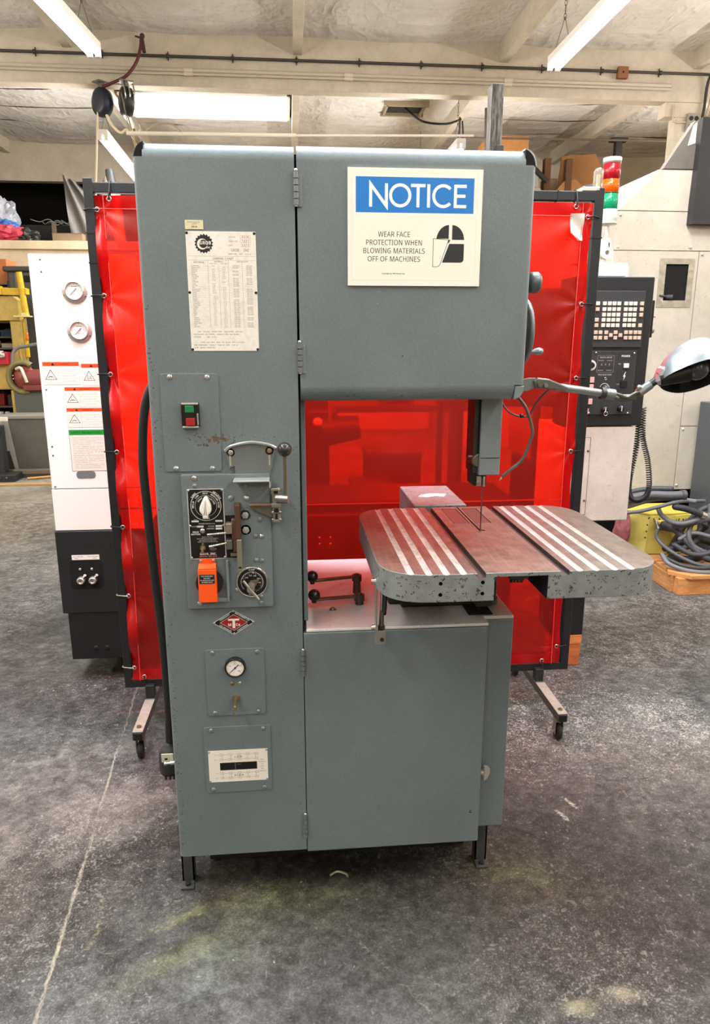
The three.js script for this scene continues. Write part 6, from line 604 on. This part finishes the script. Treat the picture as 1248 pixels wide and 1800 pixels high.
{ const t = thing('air_hose', 'dark red air hose drooping from the beam pipe to the cord reels', 'hose', [-1.25, 3.9, -7.22]); P(t, 'hose_run', tube([[-1.24, 3.98, -7.22], [-1.25, 3.9, -7.21], [-1.29, 3.78, -7.19], [-1.38, 3.67, -7.18], [-1.5, 3.61, -7.18], [-1.6, 3.58, -7.2]], 0.014, 10, 50), M(0x5a2228, 0.5)); P(t, 'hose_fitting', mg([cyl([-1.22, 3.87, -7.22], [-1.235, 3.99, -7.22], 0.016, 0.016, 10), cyl([-1.235, 3.98, -7.22], [-1.29, 3.995, -7.21], 0.009, 0.007, 8), sph([-1.23, 4.0, -7.22], 0.022, 10, 8)]), M(0x4b3a36, 0.5, 0.5)); }
{ const t = thing('hanging_cord', 'pale cord hanging straight down from the blue reel to the screen top', 'cord', [-1.7, 3.38, -7.2]); P(t, 'cord_run', mg([tube([[-1.66, 3.4, -7.22], [-1.7, 3.0, -7.2], [-1.75, 2.5, -7.2], [-1.78, 1.95, -7.2]], 0.009, 6, 20)]), M(0xe6d9b8, 0.6)); }
{ const t = thing('hanging_cord', 'cream cord swagging from the blue reel across to the chrome reel', 'cord', [-1.6, 3.37, -7.2]); P(t, 'cord_run', tube([[-1.6, 3.39, -7.22], [-1.54, 3.27, -7.18], [-1.46, 3.2, -7.15], [-1.4, 3.22, -7.12], [-1.35, 3.17, -7.05], [-1.3, 3.175, -6.94]], 0.012, 8, 40), M(0xefe4c2, 0.6)); }
{ const t = thing('hanging_cord', 'tan cord and thin chain dangling from the chrome reel behind the saw corner', 'cord', [-1.4, 3.37, -7.18]); P(t, 'cord_run', tube([[-1.4, 3.37, -7.18], [-1.37, 3.25, -7.17], [-1.34, 3.1, -7.15], [-1.27, 2.85, -7.12], [-1.22, 2.6, -7.1]], 0.009, 6, 30), M(0xb4a27c, 0.6)); P(t, 'thin_chain', tube([[-1.38, 3.2, -7.16], [-1.3, 3.05, -7.14], [-1.24, 2.9, -7.12], [-1.23, 2.6, -7.1]], 0.006, 5, 24), M(0xcfc4a6, 0.5)); P(t, 'knot', mg([sph([-1.39, 3.22, -7.16], 0.022, 10, 8), sph([-1.36, 3.19, -7.15], 0.018, 10, 8)]), M(0xd0b98a, 0.6)); }
{ const t = thing('black_cable', 'black cable looping from the open ceiling hatch to the purlin', 'cable', [1.45, 4.02, -9.1]); P(t, 'cable_run', tube([[1.42, 4.04, -9.15], [1.47, 3.94, -9.0], [1.6, 3.83, -8.9], [1.85, 3.8, -8.85], [2.02, 3.84, -8.8]], 0.012, 6, 40), DARK); P(t, 'cable_tail', tube([[2.0, 3.86, -8.8], [2.0, 3.72, -8.8], [1.98, 3.6, -8.8], [2.04, 3.66, -8.8], [2.03, 3.82, -8.8]], 0.01, 6, 30), M(0x2a2622, 0.6)); }
{ const t = thing('drop_pipe', 'thin dark conduit dropping from the ceiling behind the saw, right of the purlin', 'conduit', [2.2, 3.9, -8.8]); P(t, 'pipe_run', mg([cyl([2.33, 3.99, -8.9], [2.35, 3.12, -8.9], 0.018, 0.018, 10), cyl([2.05, 3.66, -8.85], [4.6, 3.68, -8.85], 0.012, 0.012, 8)]), M(0x56493a, 0.6)); }
// ---------- storage lofts ----------
function crumple(r, sx, sy, sz, amp, k, freq = 14) { const g = new THREE.IcosahedronGeometry(r, 5), p = g.attributes.position; for (let i = 0; i < p.count; i++) { const x = p.getX(i) / r, y = p.getY(i) / r, z = p.getZ(i) / r; const q = 1 + amp * (noise(x * freq * 0.3 + 20, y * freq * 0.3 + z * 3, k) - 0.5) * 2 + amp * 0.6 * (Math.abs(noise(x * freq + 30, y * freq + z * 7, k + 1) - 0.5) * 2 - 0.5); p.setXYZ(i, x * r * q * sx, Math.max(-r * sy * 0.8, y * r * q * sy), z * r * q * sz); } g.computeVertexNormals(); return uvBox(g); }
solo('plastic_bag', crumple(0.17, 1, 1.15, 0.8, 0.3, 3), M(0xc9ccd6, 0.25, 0, { transmission: 0.3, thickness: 0 }), 'clear plastic bag of scraps on the loft ledge, behind the red bag', 'bag', undefined, [-3.52, 2.9, -9.9]);
solo('plastic_bag', crumple(0.12, 1.2, 0.55, 0.8, 0.3, 5), M(0x3f6fb0, 0.35), 'blue plastic bag wedged between the clear and the red bags on the loft ledge', 'bag', undefined, [-3.47, 2.77, -9.72]);
solo('plastic_bag', crumple(0.17, 1.25, 0.6, 0.8, 0.32, 8), M(0xc9485a, 0.4), 'crumpled red and white bag at the front of the loft ledge', 'bag', undefined, [-3.42, 2.645, -9.62]);
solo('plastic_bag', crumple(0.12, 1.25, 0.75, 0.9, 0.3, 9), M(0x23221f, 0.5), 'small black bag at the right end of the bags on the loft ledge', 'bag', undefined, [-3.17, 2.63, -9.62]);
{ const t = thing('plastic_sheet', 'grey translucent plastic sheet draped over an upright thing on the left loft', 'sheet', [-2.62, 2.56, -9.75]); const g = new THREE.PlaneGeometry(1, 1, 30, 40), p = g.attributes.position; for (let i = 0; i < p.count; i++) { const u = p.getX(i) + 0.5, v = p.getY(i) + 0.5; const w = 0.4 - 0.22 * v * v * v; p.setXYZ(i, -2.68 + w * u - 0.06 * v + 0.02 * (1 - v), 2.57 + 0.8 * v - 0.1 * u * v, -9.7 + 0.05 * Math.sin(u * 14 + v * 5) * (0.3 + v * 0.5) - 0.05 * v); } g.computeVertexNormals(); P(t, 'sheet_cloth', g.toNonIndexed(), M(0x6f6b66, 0.6, 0, { transmission: 0.25, thickness: 0 })); P(t, 'sheet_support', box(-2.6, -2.5, 2.56, 3.2, -9.9, -9.8), M(0x3c3833, 0.7)); }
function carton(x0, x1, y0, y1, z0, z1, label, tint = 0xb08458, group) { const t = thing('cardboard_box', label, 'box', [(x0 + x1) / 2, y0, (z0 + z1) / 2], group); const C = M(tint, 0.8, 0, { map: paintTex(1.5, 1.5) }); P(t, 'box_body', box(x0, x1, y0, y1 - 0.004, z0, z1, 0.004), C); P(t, 'box_flap', box(x0 - 0.002, (x0 + x1) / 2 - 0.003, y1 - 0.004, y1, z0, z1 + 0.002), C); P(t, 'box_flap', box((x0 + x1) / 2 + 0.003, x1 + 0.002, y1 - 0.004, y1, z0, z1 + 0.002), C); return t; }
carton(-2.86, -2.5, 2.56, 2.66, -9.75, -9.55, 'flat brown carton under the plastic sheet on the left loft', 0x8f7a62);
{ const t = thing('mailing_tube', 'clear and grey tube in a plastic sleeve poking up behind the screen top', 'tube', [-2.2, 2.56, -9.8]); P(t, 'tube_body', cyl([-2.13, 2.502, -9.95], [-2.19, 3.28, -9.95], 0.075, 0.075, 18), M(0xd8cdb8, 0.4)); P(t, 'tube_end', cyl([-2.19, 3.28, -9.95], [-2.205, 3.47, -9.95], 0.066, 0.05, 18), M(0x4c4c4c, 0.4)); P(t, 'tube_sleeve', crumple(0.2, 0.7, 2, 0.4, 0.12, 12).translate(-2.22, 3.0, -9.95), M(0xb8b2a6, 0.3, 0, { transmission: 0.5, thickness: 0 })); }
{ const t = thing('wood_offcut', 'short upright board at the left of the flat carton on the loft', 'board', [-2.87, 2.56, -9.72]); P(t, 'board', box(-2.9, -2.86, 2.56, 2.8, -9.76, -9.7), M(0x55483b, 0.7)); }
for (let k = 0; k < 5; k++) solo('wire_tangle', tube(Array.from({ length: 9 }, (_, i) => [-3.3 + k * 0.1 + i * 0.06 + rr(-0.03, 0.03), 2.86 + rr(-0.05, 0.05), -10.2 + rr(-0.1, 0.1)]), 0.006, 5, 40), M(0x8d8a84, 0.5), 'loose pale wire in the dark of the left loft', 'wire', 'loose wires in the dark loft');
solo('wire_crate', box(-3.4, -2.75, 2.5, 2.82, -10.4, -10.05, 0.01), M(0x1a1917, 0.8), 'black crate carrying loose wires in the dark of the left loft', 'crate');
// right loft
carton(2.5, 3.0, 3.45, 3.82, -9.9, -9.35, 'brown carton with bright edge high on the right loft, left of the post', 0xb97f48); carton(2.48, 3.02, 3.1, 3.45, -9.9, -9.35, 'lower brown carton under the high one on the right loft', 0xa97444);
carton(2.35, 2.6, 3.1, 3.3, -9.3, -9.12, 'pale small carton at the very edge of the right loft', 0xc9b08a);
{ const t = thing('cardboard_sheet', 'large flat brown cardboard sheet leaning at the back of the right loft', 'cardboard', [3.75, 3.1, -9.7]); P(t, 'sheet_board', exZ(shp([[3.5, 3.1], [4.22, 3.1], [4.24, 3.3], [4.0, 3.72], [3.55, 3.68]]), -9.7, 0.02, 0.003), M(0x9d6c3c, 0.8, 0, { map: paintTex(1, 1) })); }
{ const t = thing('cardboard_sheet', 'smaller cut cardboard piece leaning before the large sheet on the right loft', 'cardboard', [3.7, 3.1, -9.55]); P(t, 'sheet_board', exZ(shp([[3.32, 3.1], [4.05, 3.1], [3.7, 3.38], [3.55, 3.36]]), -9.55, 0.02, 0.003), M(0xa87644, 0.8, 0, { map: paintTex(1, 1) })); }
for (const [x, l] of [[3.28, 'left brown timber upright of the right loft rack'], [3.56, 'second brown timber upright of the right loft rack']]) solo('timber_upright', box(x, x + 0.08, 3.1, 3.62, -9.62, -9.52, 0.003), M(0x5a3c22, 0.8), l, 'upright');
solo('black_post', mg([box(4.06, 4.14, 3.06, 3.78, -9.3, -9.22, 0.004), box(4.0, 4.2, 3.76, 3.8, -9.32, -9.2, 0.003)]), M(0x161414, 0.5), 'short black post between the right loft floor and ceiling, behind the machining center', 'post');
{ const t = thing('drill_stand', 'small pale machine with a black arm on the right loft, beside the saw head', 'machine', [3.0, 3.1, -9.35]); P(t, 'stand_body', mg([cyl([3.1, 3.1, -9.35], [3.1, 3.22, -9.35], 0.085, 0.08, 20), box(3.02, 3.14, 3.22, 3.42, -9.4, -9.3, 0.02)]), M(0x8c8880, 0.5)); P(t, 'stand_arm', mg([box(2.98, 3.06, 3.38, 3.5, -9.42, -9.28, 0.01), cyl([3.06, 3.45, -9.3], [3.24, 3.3, -9.3], 0.035, 0.03, 14)]), BLACK); }
carton(3.36, 3.52, 3.1, 3.42, -9.9, -9.7, 'white-topped bundle between the two timber uprights', 0xa9977c); solo('yellow_board', box(4.3, 5.2, 3.1, 3.16, -9.35, -9.15, 0.004), M(0xb89a50, 0.6), 'yellow-edged board lying on the right loft floor', 'board');

// ---------- shapes behind the red curtain ----------
{ const t = thing('covered_machine', 'big dark machine dimly seen through the left part of the red curtain', 'machine', [-0.45, 0, -5.1]); const K = M(0x1f1f21, 0.5); P(t, 'machine_body', mg([box(-1.12, 0.02, 0.05, 1.84, -5.6, -4.55, 0.03)]), K); P(t, 'machine_column', mg([box(0.0, 0.25, 0.0, 1.1, -5.2, -4.6, 0.03)]), K); P(t, 'machine_door', box(-0.95, -0.2, 0.6, 1.6, -4.55, -4.535, 0.01), M(0x2e2e31, 0.4)); P(t, 'spindle_arm', mg([cyl([0.2, 0.83, -4.55], [0.44, 0.86, -4.55], 0.1, 0.075, 28), box(0.1, 0.3, 0.78, 0.98, -4.7, -4.5, 0.03)]), M(0x29292b, 0.4)); P(t, 'machine_rod', cyl([0.25, 0.85, -4.5], [0.25, 1.4, -4.5], 0.014, 0.014, 12), CHROME); P(t, 'lever_ball', sph([0.17, 0.9, -4.48], 0.03, 16, 12), M(0xe6ded2, 0.3)); }
{ const t = thing('tool_crate', 'taller dark steel crate seen through the curtain under the saw head', 'crate', [0.62, 0, -4.6]); P(t, 'crate_body', mg([box(0.49, 0.84, 0, 0.66, -4.8, -4.5, 0.01)]), M(0x2a2826, 0.6)); P(t, 'crate_lid', box(0.48, 0.85, 0.66, 0.7, -4.81, -4.49, 0.008), M(0x393633, 0.5)); }
{ const t = thing('tool_crate', 'lower dark crate seen through the curtain, left of the taller one', 'crate', [0.5, 0, -4.4]); P(t, 'crate_body', box(0.37, 0.62, 0, 0.52, -4.48, -4.25, 0.01), M(0x2a2826, 0.6)); P(t, 'crate_lid', box(0.365, 0.625, 0.52, 0.55, -4.485, -4.245, 0.006), M(0x393633, 0.5)); }
{ const t = thing('raised_tank', 'dark tank on four legs dimly seen through the right part of the red curtain', 'tank', [1.45, 0, -4.6]); P(t, 'tank_body', mg([box(1.0, 1.8, 0.98, 1.72, -5.0, -4.5, 0.03)]), M(0x232225, 0.5)); for (const [x, z] of [[1.05, -4.55], [1.75, -4.55], [1.05, -4.95], [1.75, -4.95]]) P(t, 'tank_leg', box(x - 0.02, x + 0.02, 0, 0.99, z - 0.02, z + 0.02), M(0x2a2a2c, 0.5)); P(t, 'tank_band', box(0.995, 1.805, 1.3, 1.34, -5.005, -4.495, 0.003), M(0x47464a, 0.4)); }
{ const t = thing('lathe_bed', 'long low dark lathe bed standing close behind the lower half of the red curtain', 'lathe', [0.25, 0, -3.35]); const K = M(0x1d1d20, 0.5); P(t, 'bed_casting', mg([box(-0.52, 1.03, 0.06, 0.64, -3.6, -3.12, 0.012)]), K); P(t, 'bed_way', box(-0.52, 1.03, 0.64, 0.69, -3.55, -3.16, 0.006), M(0x2c2b2b, 0.4, 0.5)); for (const x of [-0.4, 0.9]) P(t, 'bed_foot', box(x - 0.1, x + 0.1, 0, 0.06, -3.58, -3.14), DARK); for (const x of [0.12, 0.17]) for (const y of [0.5, 0.53]) P(t, 'bed_bolt', sph([x, y, -3.12], 0.008, 8, 6), CHROME); }
{ const t = thing('work_bench', 'steel work bench far behind the curtain', 'bench', [0.6, 0, -6.5]); P(t, 'bench_top', box(0.2, 1.7, 0.78, 0.84, -6.9, -6.2, 0.006), M(0x47413a, 0.5)); for (const [x, z] of [[0.25, -6.25], [1.65, -6.25], [0.25, -6.85], [1.65, -6.85]]) P(t, 'bench_leg', box(x - 0.03, x + 0.03, 0, 0.78, z - 0.03, z + 0.03), DARK); P(t, 'bench_vice', mg([box(0.8, 1.1, 0.84, 0.95, -6.5, -6.35, 0.01), box(0.85, 0.9, 0.95, 1.0, -6.5, -6.35, 0.01)]), M(0x2c2e33, 0.5)); }

// ---------- workshop corner at the left ----------
const YEL = M(0xd8b21c, 0.5, 0, { map: paintTex(2, 2) }), PALEY = M(0xc7a95a, 0.55, 0, { map: paintTex(2, 2) });
{ const t = thing('hydraulic_press', 'yellow shop press with a slanted round pole and pale yellow frame, beside the white cabinet', 'press', [-2.95, 0, -8.0]); const z = -7.8;
  P(t, 'press_frame', mg([box(-2.835, -2.705, 0.02, 1.6, z - 0.1, z, 0.006)]), PALEY); P(t, 'press_frame', box(-3.75, -3.62, 0.02, 1.6, z - 0.1, z, 0.006), PALEY); P(t, 'press_head', exZ(shp([[-3.75, 1.86], [-2.76, 1.86], [-2.72, 1.82], [-2.72, 1.6], [-3.75, 1.59]]), z - 0.12, 0.14, 0.006), PALEY); P(t, 'press_bed', box(-3.75, -2.82, 0.86, 1.12, z - 0.09, z + 0.02, 0.006), PALEY); P(t, 'bed_ledge', box(-3.78, -2.8, 0.845, 0.862, z - 0.12, z + 0.04, 0.003), M(0xa8905a, 0.5));
  P(t, 'press_arm', mg([box(-3.4, -2.86, 1.872, 1.963, z + 0.02, z + 0.08, 0.006), box(-2.86, -2.6, 1.87, 1.945, z + 0.03, z + 0.07, 0.006)]), YEL); P(t, 'arm_bracket', mg([box(-2.63, -2.59, 1.875, 1.94, z + 0.0, z + 0.1, 0.004)]), YEL); P(t, 'press_pole', cyl([-2.625, 1.66, z + 0.08], [-2.655, 2.11, z + 0.08], 0.034, 0.032, 22), YEL); P(t, 'pole_foot', mg([box(-2.745, -2.575, 1.636, 1.65, z + 0.02, z + 0.13, 0.003), box(-2.665, -2.6, 1.65, 1.68, z + 0.04, z + 0.12, 0.006)]), M(0xd9c48a, 0.5)); P(t, 'press_side', box(-2.7, -2.672, 1.2, 1.62, z - 0.06, z, 0.003), YEL); P(t, 'press_chain', tube([[-2.745, 1.36, z + 0.03], [-2.75, 1.25, z + 0.04], [-2.735, 1.16, z + 0.04]], 0.012, 6, 20), M(0xa08a3a, 0.5)); P(t, 'press_foot', mg([box(-3.12, -2.7, 0, 0.05, z - 0.2, z + 0.18, 0.004)]), M(0x2c2d30, 0.5)); shift(t, -0.26, 0, -0.71); }
{ const t = thing('screwdriver', 'long screwdriver with an orange handle hanging below the yellow pole plate', 'screwdriver', [-2.63, 1.4, -7.7]); P(t, 'driver_blade', cyl([-2.632, 1.636, -7.72], [-2.64, 1.47, -7.72], 0.007, 0.007, 10), STEEL); P(t, 'driver_handle', latheTo([[0, 0], [0.016, 0.004], [0.019, 0.03], [0.015, 0.07], [0.018, 0.085], [0, 0.09]], [-2.642, 1.382, -7.72], [0.05, 1, 0], 18), M(0xd4701c, 0.4)); shift(t, -0.26, 0, -0.71); }
{ const t = thing('waste_bin', 'tall dark grey plastic bin with side handle hole behind the yellow press', 'bin', [-2.6, 0, -8.5]); const K = M(0x45413f, 0.5); P(t, 'bin_body', exZ(shp([[-2.98, 0], [-2.45, 0], [-2.38, 2.16], [-3.05, 2.16]]), -8.75, 0.4, 0.03), K); P(t, 'bin_rim', box(-3.08, -2.35, 2.14, 2.2, -8.78, -8.32, 0.02), M(0x35322f, 0.5)); P(t, 'handle_hole', box(-2.86, -2.6, 2.03, 2.1, -8.345, -8.338, 0.01), GAP); for (const x of [-2.95, -2.72, -2.5]) P(t, 'bin_rib', box(x - 0.012, x + 0.012, 0.2, 2.12, -8.36, -8.335, 0.006), M(0x59534f, 0.5)); shift(t, -0.12, 0, -0.42); }
solo('carton_stack', box(-3.6, -3.24, 2.032, 2.3, -9.3, -9.0, 0.006), M(0xb06a3c, 0.8), 'orange-brown carton corner at the left edge, on the shelf beside the bin', 'box');
{ const t = thing('tool_shelf', 'dark shelving full of parts behind the yellow press', 'shelf', [-3.6, 0, -9.1]); P(t, 'shelf_back', box(-4.2, -3.2, 0, 2.0, -9.42, -9.38), M(0x141312, 0.9)); for (const x of [-4.18, -3.2]) P(t, 'shelf_side', box(x - 0.02, x + 0.02, 0, 2.05, -9.38, -8.9, 0.003), M(0x2c2a28, 0.6)); for (const y of [0.35, 0.62, 0.95, 1.3, 1.43, 1.6, 2.03]) P(t, 'shelf_board', box(-4.16, -3.22, y - 0.02, y, -9.38, -8.92, 0.003), M(0x6d6660, 0.6)); }
{ const cols = [0xa02424, 0x2c4a6e, 0x7d7872, 0x9c3030, 0x4c4844, 0xb0a898, 0x345a7a, 0x6a2a22, 0x8a8680], kinds = ['red', 'blue', 'grey', 'brick red', 'charcoal', 'pale', 'slate blue', 'maroon', 'silver'], shelves = ['lowest', 'second', 'third', 'fourth', 'fifth', 'sixth']; [[0.35, 0.17], [0.62, 0.2], [0.95, 0.22], [1.3, 0.09], [1.43, 0.1], [1.6, 0.2]].forEach(([y, h], r) => { for (let k = 0; k < 3; k++) { const x = -3.66 + k * 0.175, w = rr(0.11, 0.15), hh = h * rr(0.5, 0.75), c = (k * 4 + r * 5) % 9; const t = thing('parts_bin', `${kinds[c]} parts bin, ${['first', 'second', 'third'][k]} from the left on the ${shelves[r]} shelf board`, 'bin', [x, y, -9.05], 'parts bins on the tool shelf'); P(t, 'bin_tray', exZ(shp([[x - w / 2, y + 0.001], [x + w / 2, y + 0.001], [x + w / 2 + 0.006, y + hh], [x - w / 2 - 0.006, y + hh]]), -9.2, 0.24, 0.004), M(cols[c], 0.5)); P(t, 'bin_contents', crumple(w * 0.4, 1, 0.4, 1, 0.3, k + r).translate(x, y + hh, -9.06), M(cols[(c + 4) % 9], 0.5, 0.3)); } }); }
{ const t = thing('red_tray', 'red tray with white cloth on the bed of the yellow press', 'tray', [-3.02, 1.12, -7.75]); P(t, 'tray_body', box(-3.2, -2.87, 1.122, 1.26, -7.84, -7.7, 0.01), M(0xb02430, 0.45)); P(t, 'tray_cloth', crumple(0.08, 1.5, 0.5, 0.9, 0.3, 15).translate(-2.99, 1.23, -7.72), M(0xd9d2c8, 0.8)); shift(t, -0.26, 0, -0.71); }
{ const t = thing('leather_ball', 'brown round leather mallet head at the left edge above the red tray', 'mallet', [-3.02, 1.35, -7.7]); P(t, 'mallet_head', sph([-3.01, 1.36, -7.7], 0.085, 22, 16), M(0x6a3a28, 0.5)); P(t, 'mallet_neck', cyl([-3.03, 1.262, -7.77], [-3.01, 1.3, -7.7], 0.03, 0.03, 12), M(0x5a3a2a, 0.5)); shift(t, -0.26, 0, -0.71); }
{ const t = thing('bench_grinder', 'dusty red disc machine in an olive ring guard on a grey pedestal', 'grinder', [-2.7, 0, -7.6]); const z = -7.55;
  P(t, 'ring_guard', (() => { const g = new THREE.TorusGeometry(0.15, 0.03, 12, 40, Math.PI * 1.35); g.rotateZ(0.9); g.scale(1, 1.05, 1.6); g.translate(-2.67, 1.0, z); return g; })(), M(0x7a7044, 0.5)); P(t, 'disc_face', latheTo([[0, 0], [0.13, 0], [0.14, 0.02], [0.1, 0.05], [0.05, 0.09], [0, 0.1]], [-2.66, 0.995, z - 0.03], [-0.2, 0, 1], 32), M(0x8a4038, 0.5)); P(t, 'motor_body', mg([cyl([-2.64, 0.98, z], [-2.36, 0.98, z - 0.05], 0.1, 0.11, 26), box(-2.66, -2.4, 0.86, 0.92, z - 0.12, z + 0.08, 0.01)]), M(0x7d3630, 0.5)); P(t, 'strap', tube([[-2.72, 1.09, z + 0.05], [-2.66, 1.1, z + 0.08], [-2.62, 1.02, z + 0.11], [-2.6, 0.95, z + 0.11]], 0.016, 8, 30), M(0xcfc8ba, 0.5)); P(t, 'dust_hose', tube([[-2.76, 1.14, z + 0.02], [-2.75, 1.25, z], [-2.7, 1.31, z - 0.02], [-2.6, 1.33, z - 0.04], [-2.45, 1.36, z - 0.06]], 0.02, 10, 40), M(0x6b6862, 0.45)); for (const [x, y] of [[-2.765, 1.02], [-2.765, 0.985], [-2.68, 0.925]]) P(t, 'disc_bolt', sph([x, y, z + 0.03], 0.009, 8, 6), CHROME); P(t, 'pedestal', exZ(shp([[-2.78, 0], [-2.4, 0], [-2.45, 0.86], [-2.78, 0.86]]), z - 0.2, 0.22, 0.006), M(0x55564f, 0.55)); P(t, 'pedestal_edge', box(-2.815, -2.785, 0.55, 0.86, z - 0.1, z, 0.004), PALEY); shift(t, -0.2, 0, -0.55); }
{ const t = thing('steel_hopper', 'grey steel hopper bin with flared rim on the floor at the far left', 'hopper', [-2.65, 0, -7.3]); const z = -7.25, K = M(0x6b6a64, 0.5, 0.2, { map: paintTex(2, 2) }); P(t, 'hopper_front', exZ(shp([[-2.6, 0.04], [-2.2, 0.04], [-2.2, 0.6], [-2.66, 0.6]]), z - 0.02, 0.02, 0.004), K); P(t, 'hopper_side', exZ(shp([[-2.635, 0.04], [-2.6, 0.04], [-2.66, 0.6], [-2.735, 0.6]]), z - 0.25, 0.26, 0.004), M(0x9a9890, 0.45, 0.2)); P(t, 'hopper_rim', box(-2.75, -2.2, 0.595, 0.635, z - 0.3, z + 0.02, 0.01), M(0x8f8d84, 0.45, 0.2)); P(t, 'hopper_foot', box(-2.66, -2.2, 0, 0.05, z - 0.25, z - 0.02), DARK); shift(t, -0.26, 0, -0.42); }
{ const t = thing('gear_casting', 'light grey machined casting standing left of the steel hopper', 'casting', [-2.85, 0, -7.4]); const z = -7.4; P(t, 'casting_body', mg([exZ(shp([[-2.84, 0.2], [-2.72, 0.2], [-2.75, 0.6], [-2.88, 0.6]]), z - 0.1, 0.12, 0.01), box(-2.87, -2.82, 0.58, 0.63, z - 0.06, z, 0.006), box(-2.79, -2.755, 0.58, 0.63, z - 0.06, z, 0.006), box(-2.83, -2.75, 0.3, 0.42, z + 0.01, z + 0.05, 0.012)]), M(0xa9a79c, 0.5, 0.3)); P(t, 'casting_base', box(-2.86, -2.7, 0.0, 0.2, z - 0.12, z + 0.02, 0.01), DARK); P(t, 'casting_lead', tube([[-2.8, 0.2, z + 0.03], [-2.74, 0.15, z + 0.05], [-2.68, 0.17, z + 0.04]], 0.008, 6, 20), BLACK); shift(t, -0.31, 0, -0.68); }
{ const t = thing('black_jack', 'black floor jack at the left edge before the yellow press', 'jack', [-3.0, 0, -7.45]); P(t, 'jack_column', mg([box(-2.98, -2.86, 0.05, 0.55, -7.55, -7.42, 0.01), cyl([-2.9, 0.5, -7.41], [-2.9, 0.5, -7.36], 0.06, 0.05, 20)]), M(0x2b2c30, 0.45)); P(t, 'jack_base', box(-3.2, -2.72, 0, 0.07, -7.6, -7.3, 0.008), M(0x26272a, 0.5)); for (const x of [-2.92, -2.87, -2.8]) P(t, 'jack_bolt', cyl([x, 0.045, -7.3], [x, 0.045, -7.29], 0.011, 0.011, 6), STEEL); P(t, 'white_bar', box(-3.1, -2.78, 0.6, 0.64, -7.45, -7.4, 0.005), M(0xe0d8ca, 0.5)); shift(t, -0.06, 0, -0.02); }
{ const t = thing('push_broom', 'old wooden push broom head lying on the floor below the steel hopper', 'broom', [-2.55, 0, -7.1]); P(t, 'broom_head', box(-2.68, -2.28, 0.035, 0.085, -7.16, -7.08, 0.01), M(0x6f6152, 0.7)); P(t, 'broom_bristles', box(-2.67, -2.29, 0, 0.036, -7.15, -7.09), M(0x4a4038, 0.9)).userData.kind = 'stuff'; shift(t, -0.2, 0, -0.45); }
solo('yellow_stick', cyl([-2.7, 0.014, -7.42], [-2.2, 0.016, -7.62], 0.012, 0.012, 10), wood(0xe8c078), 'thin yellow wooden stick on the floor before the broom head', 'stick'); solo('floor_batten', box(-3.6, -2.15, 0, 0.02, -7.15, -7.11, 0.003), wood(0xd8bd88), 'long pale yellow batten lying on the floor at the far left', 'batten');
solo('pull_tab', tube([[0.08, 0.006, -1.63], [0.1, 0.006, -1.642], [0.122, 0.006, -1.632], [0.128, 0.006, -1.622]], 0.0035, 6, 16), M(0xb9b4a4, 0.4, 0.6), 'small bent metal scrap on the dark floor under the saw', 'scrap');

renderer.render(scene, camera);
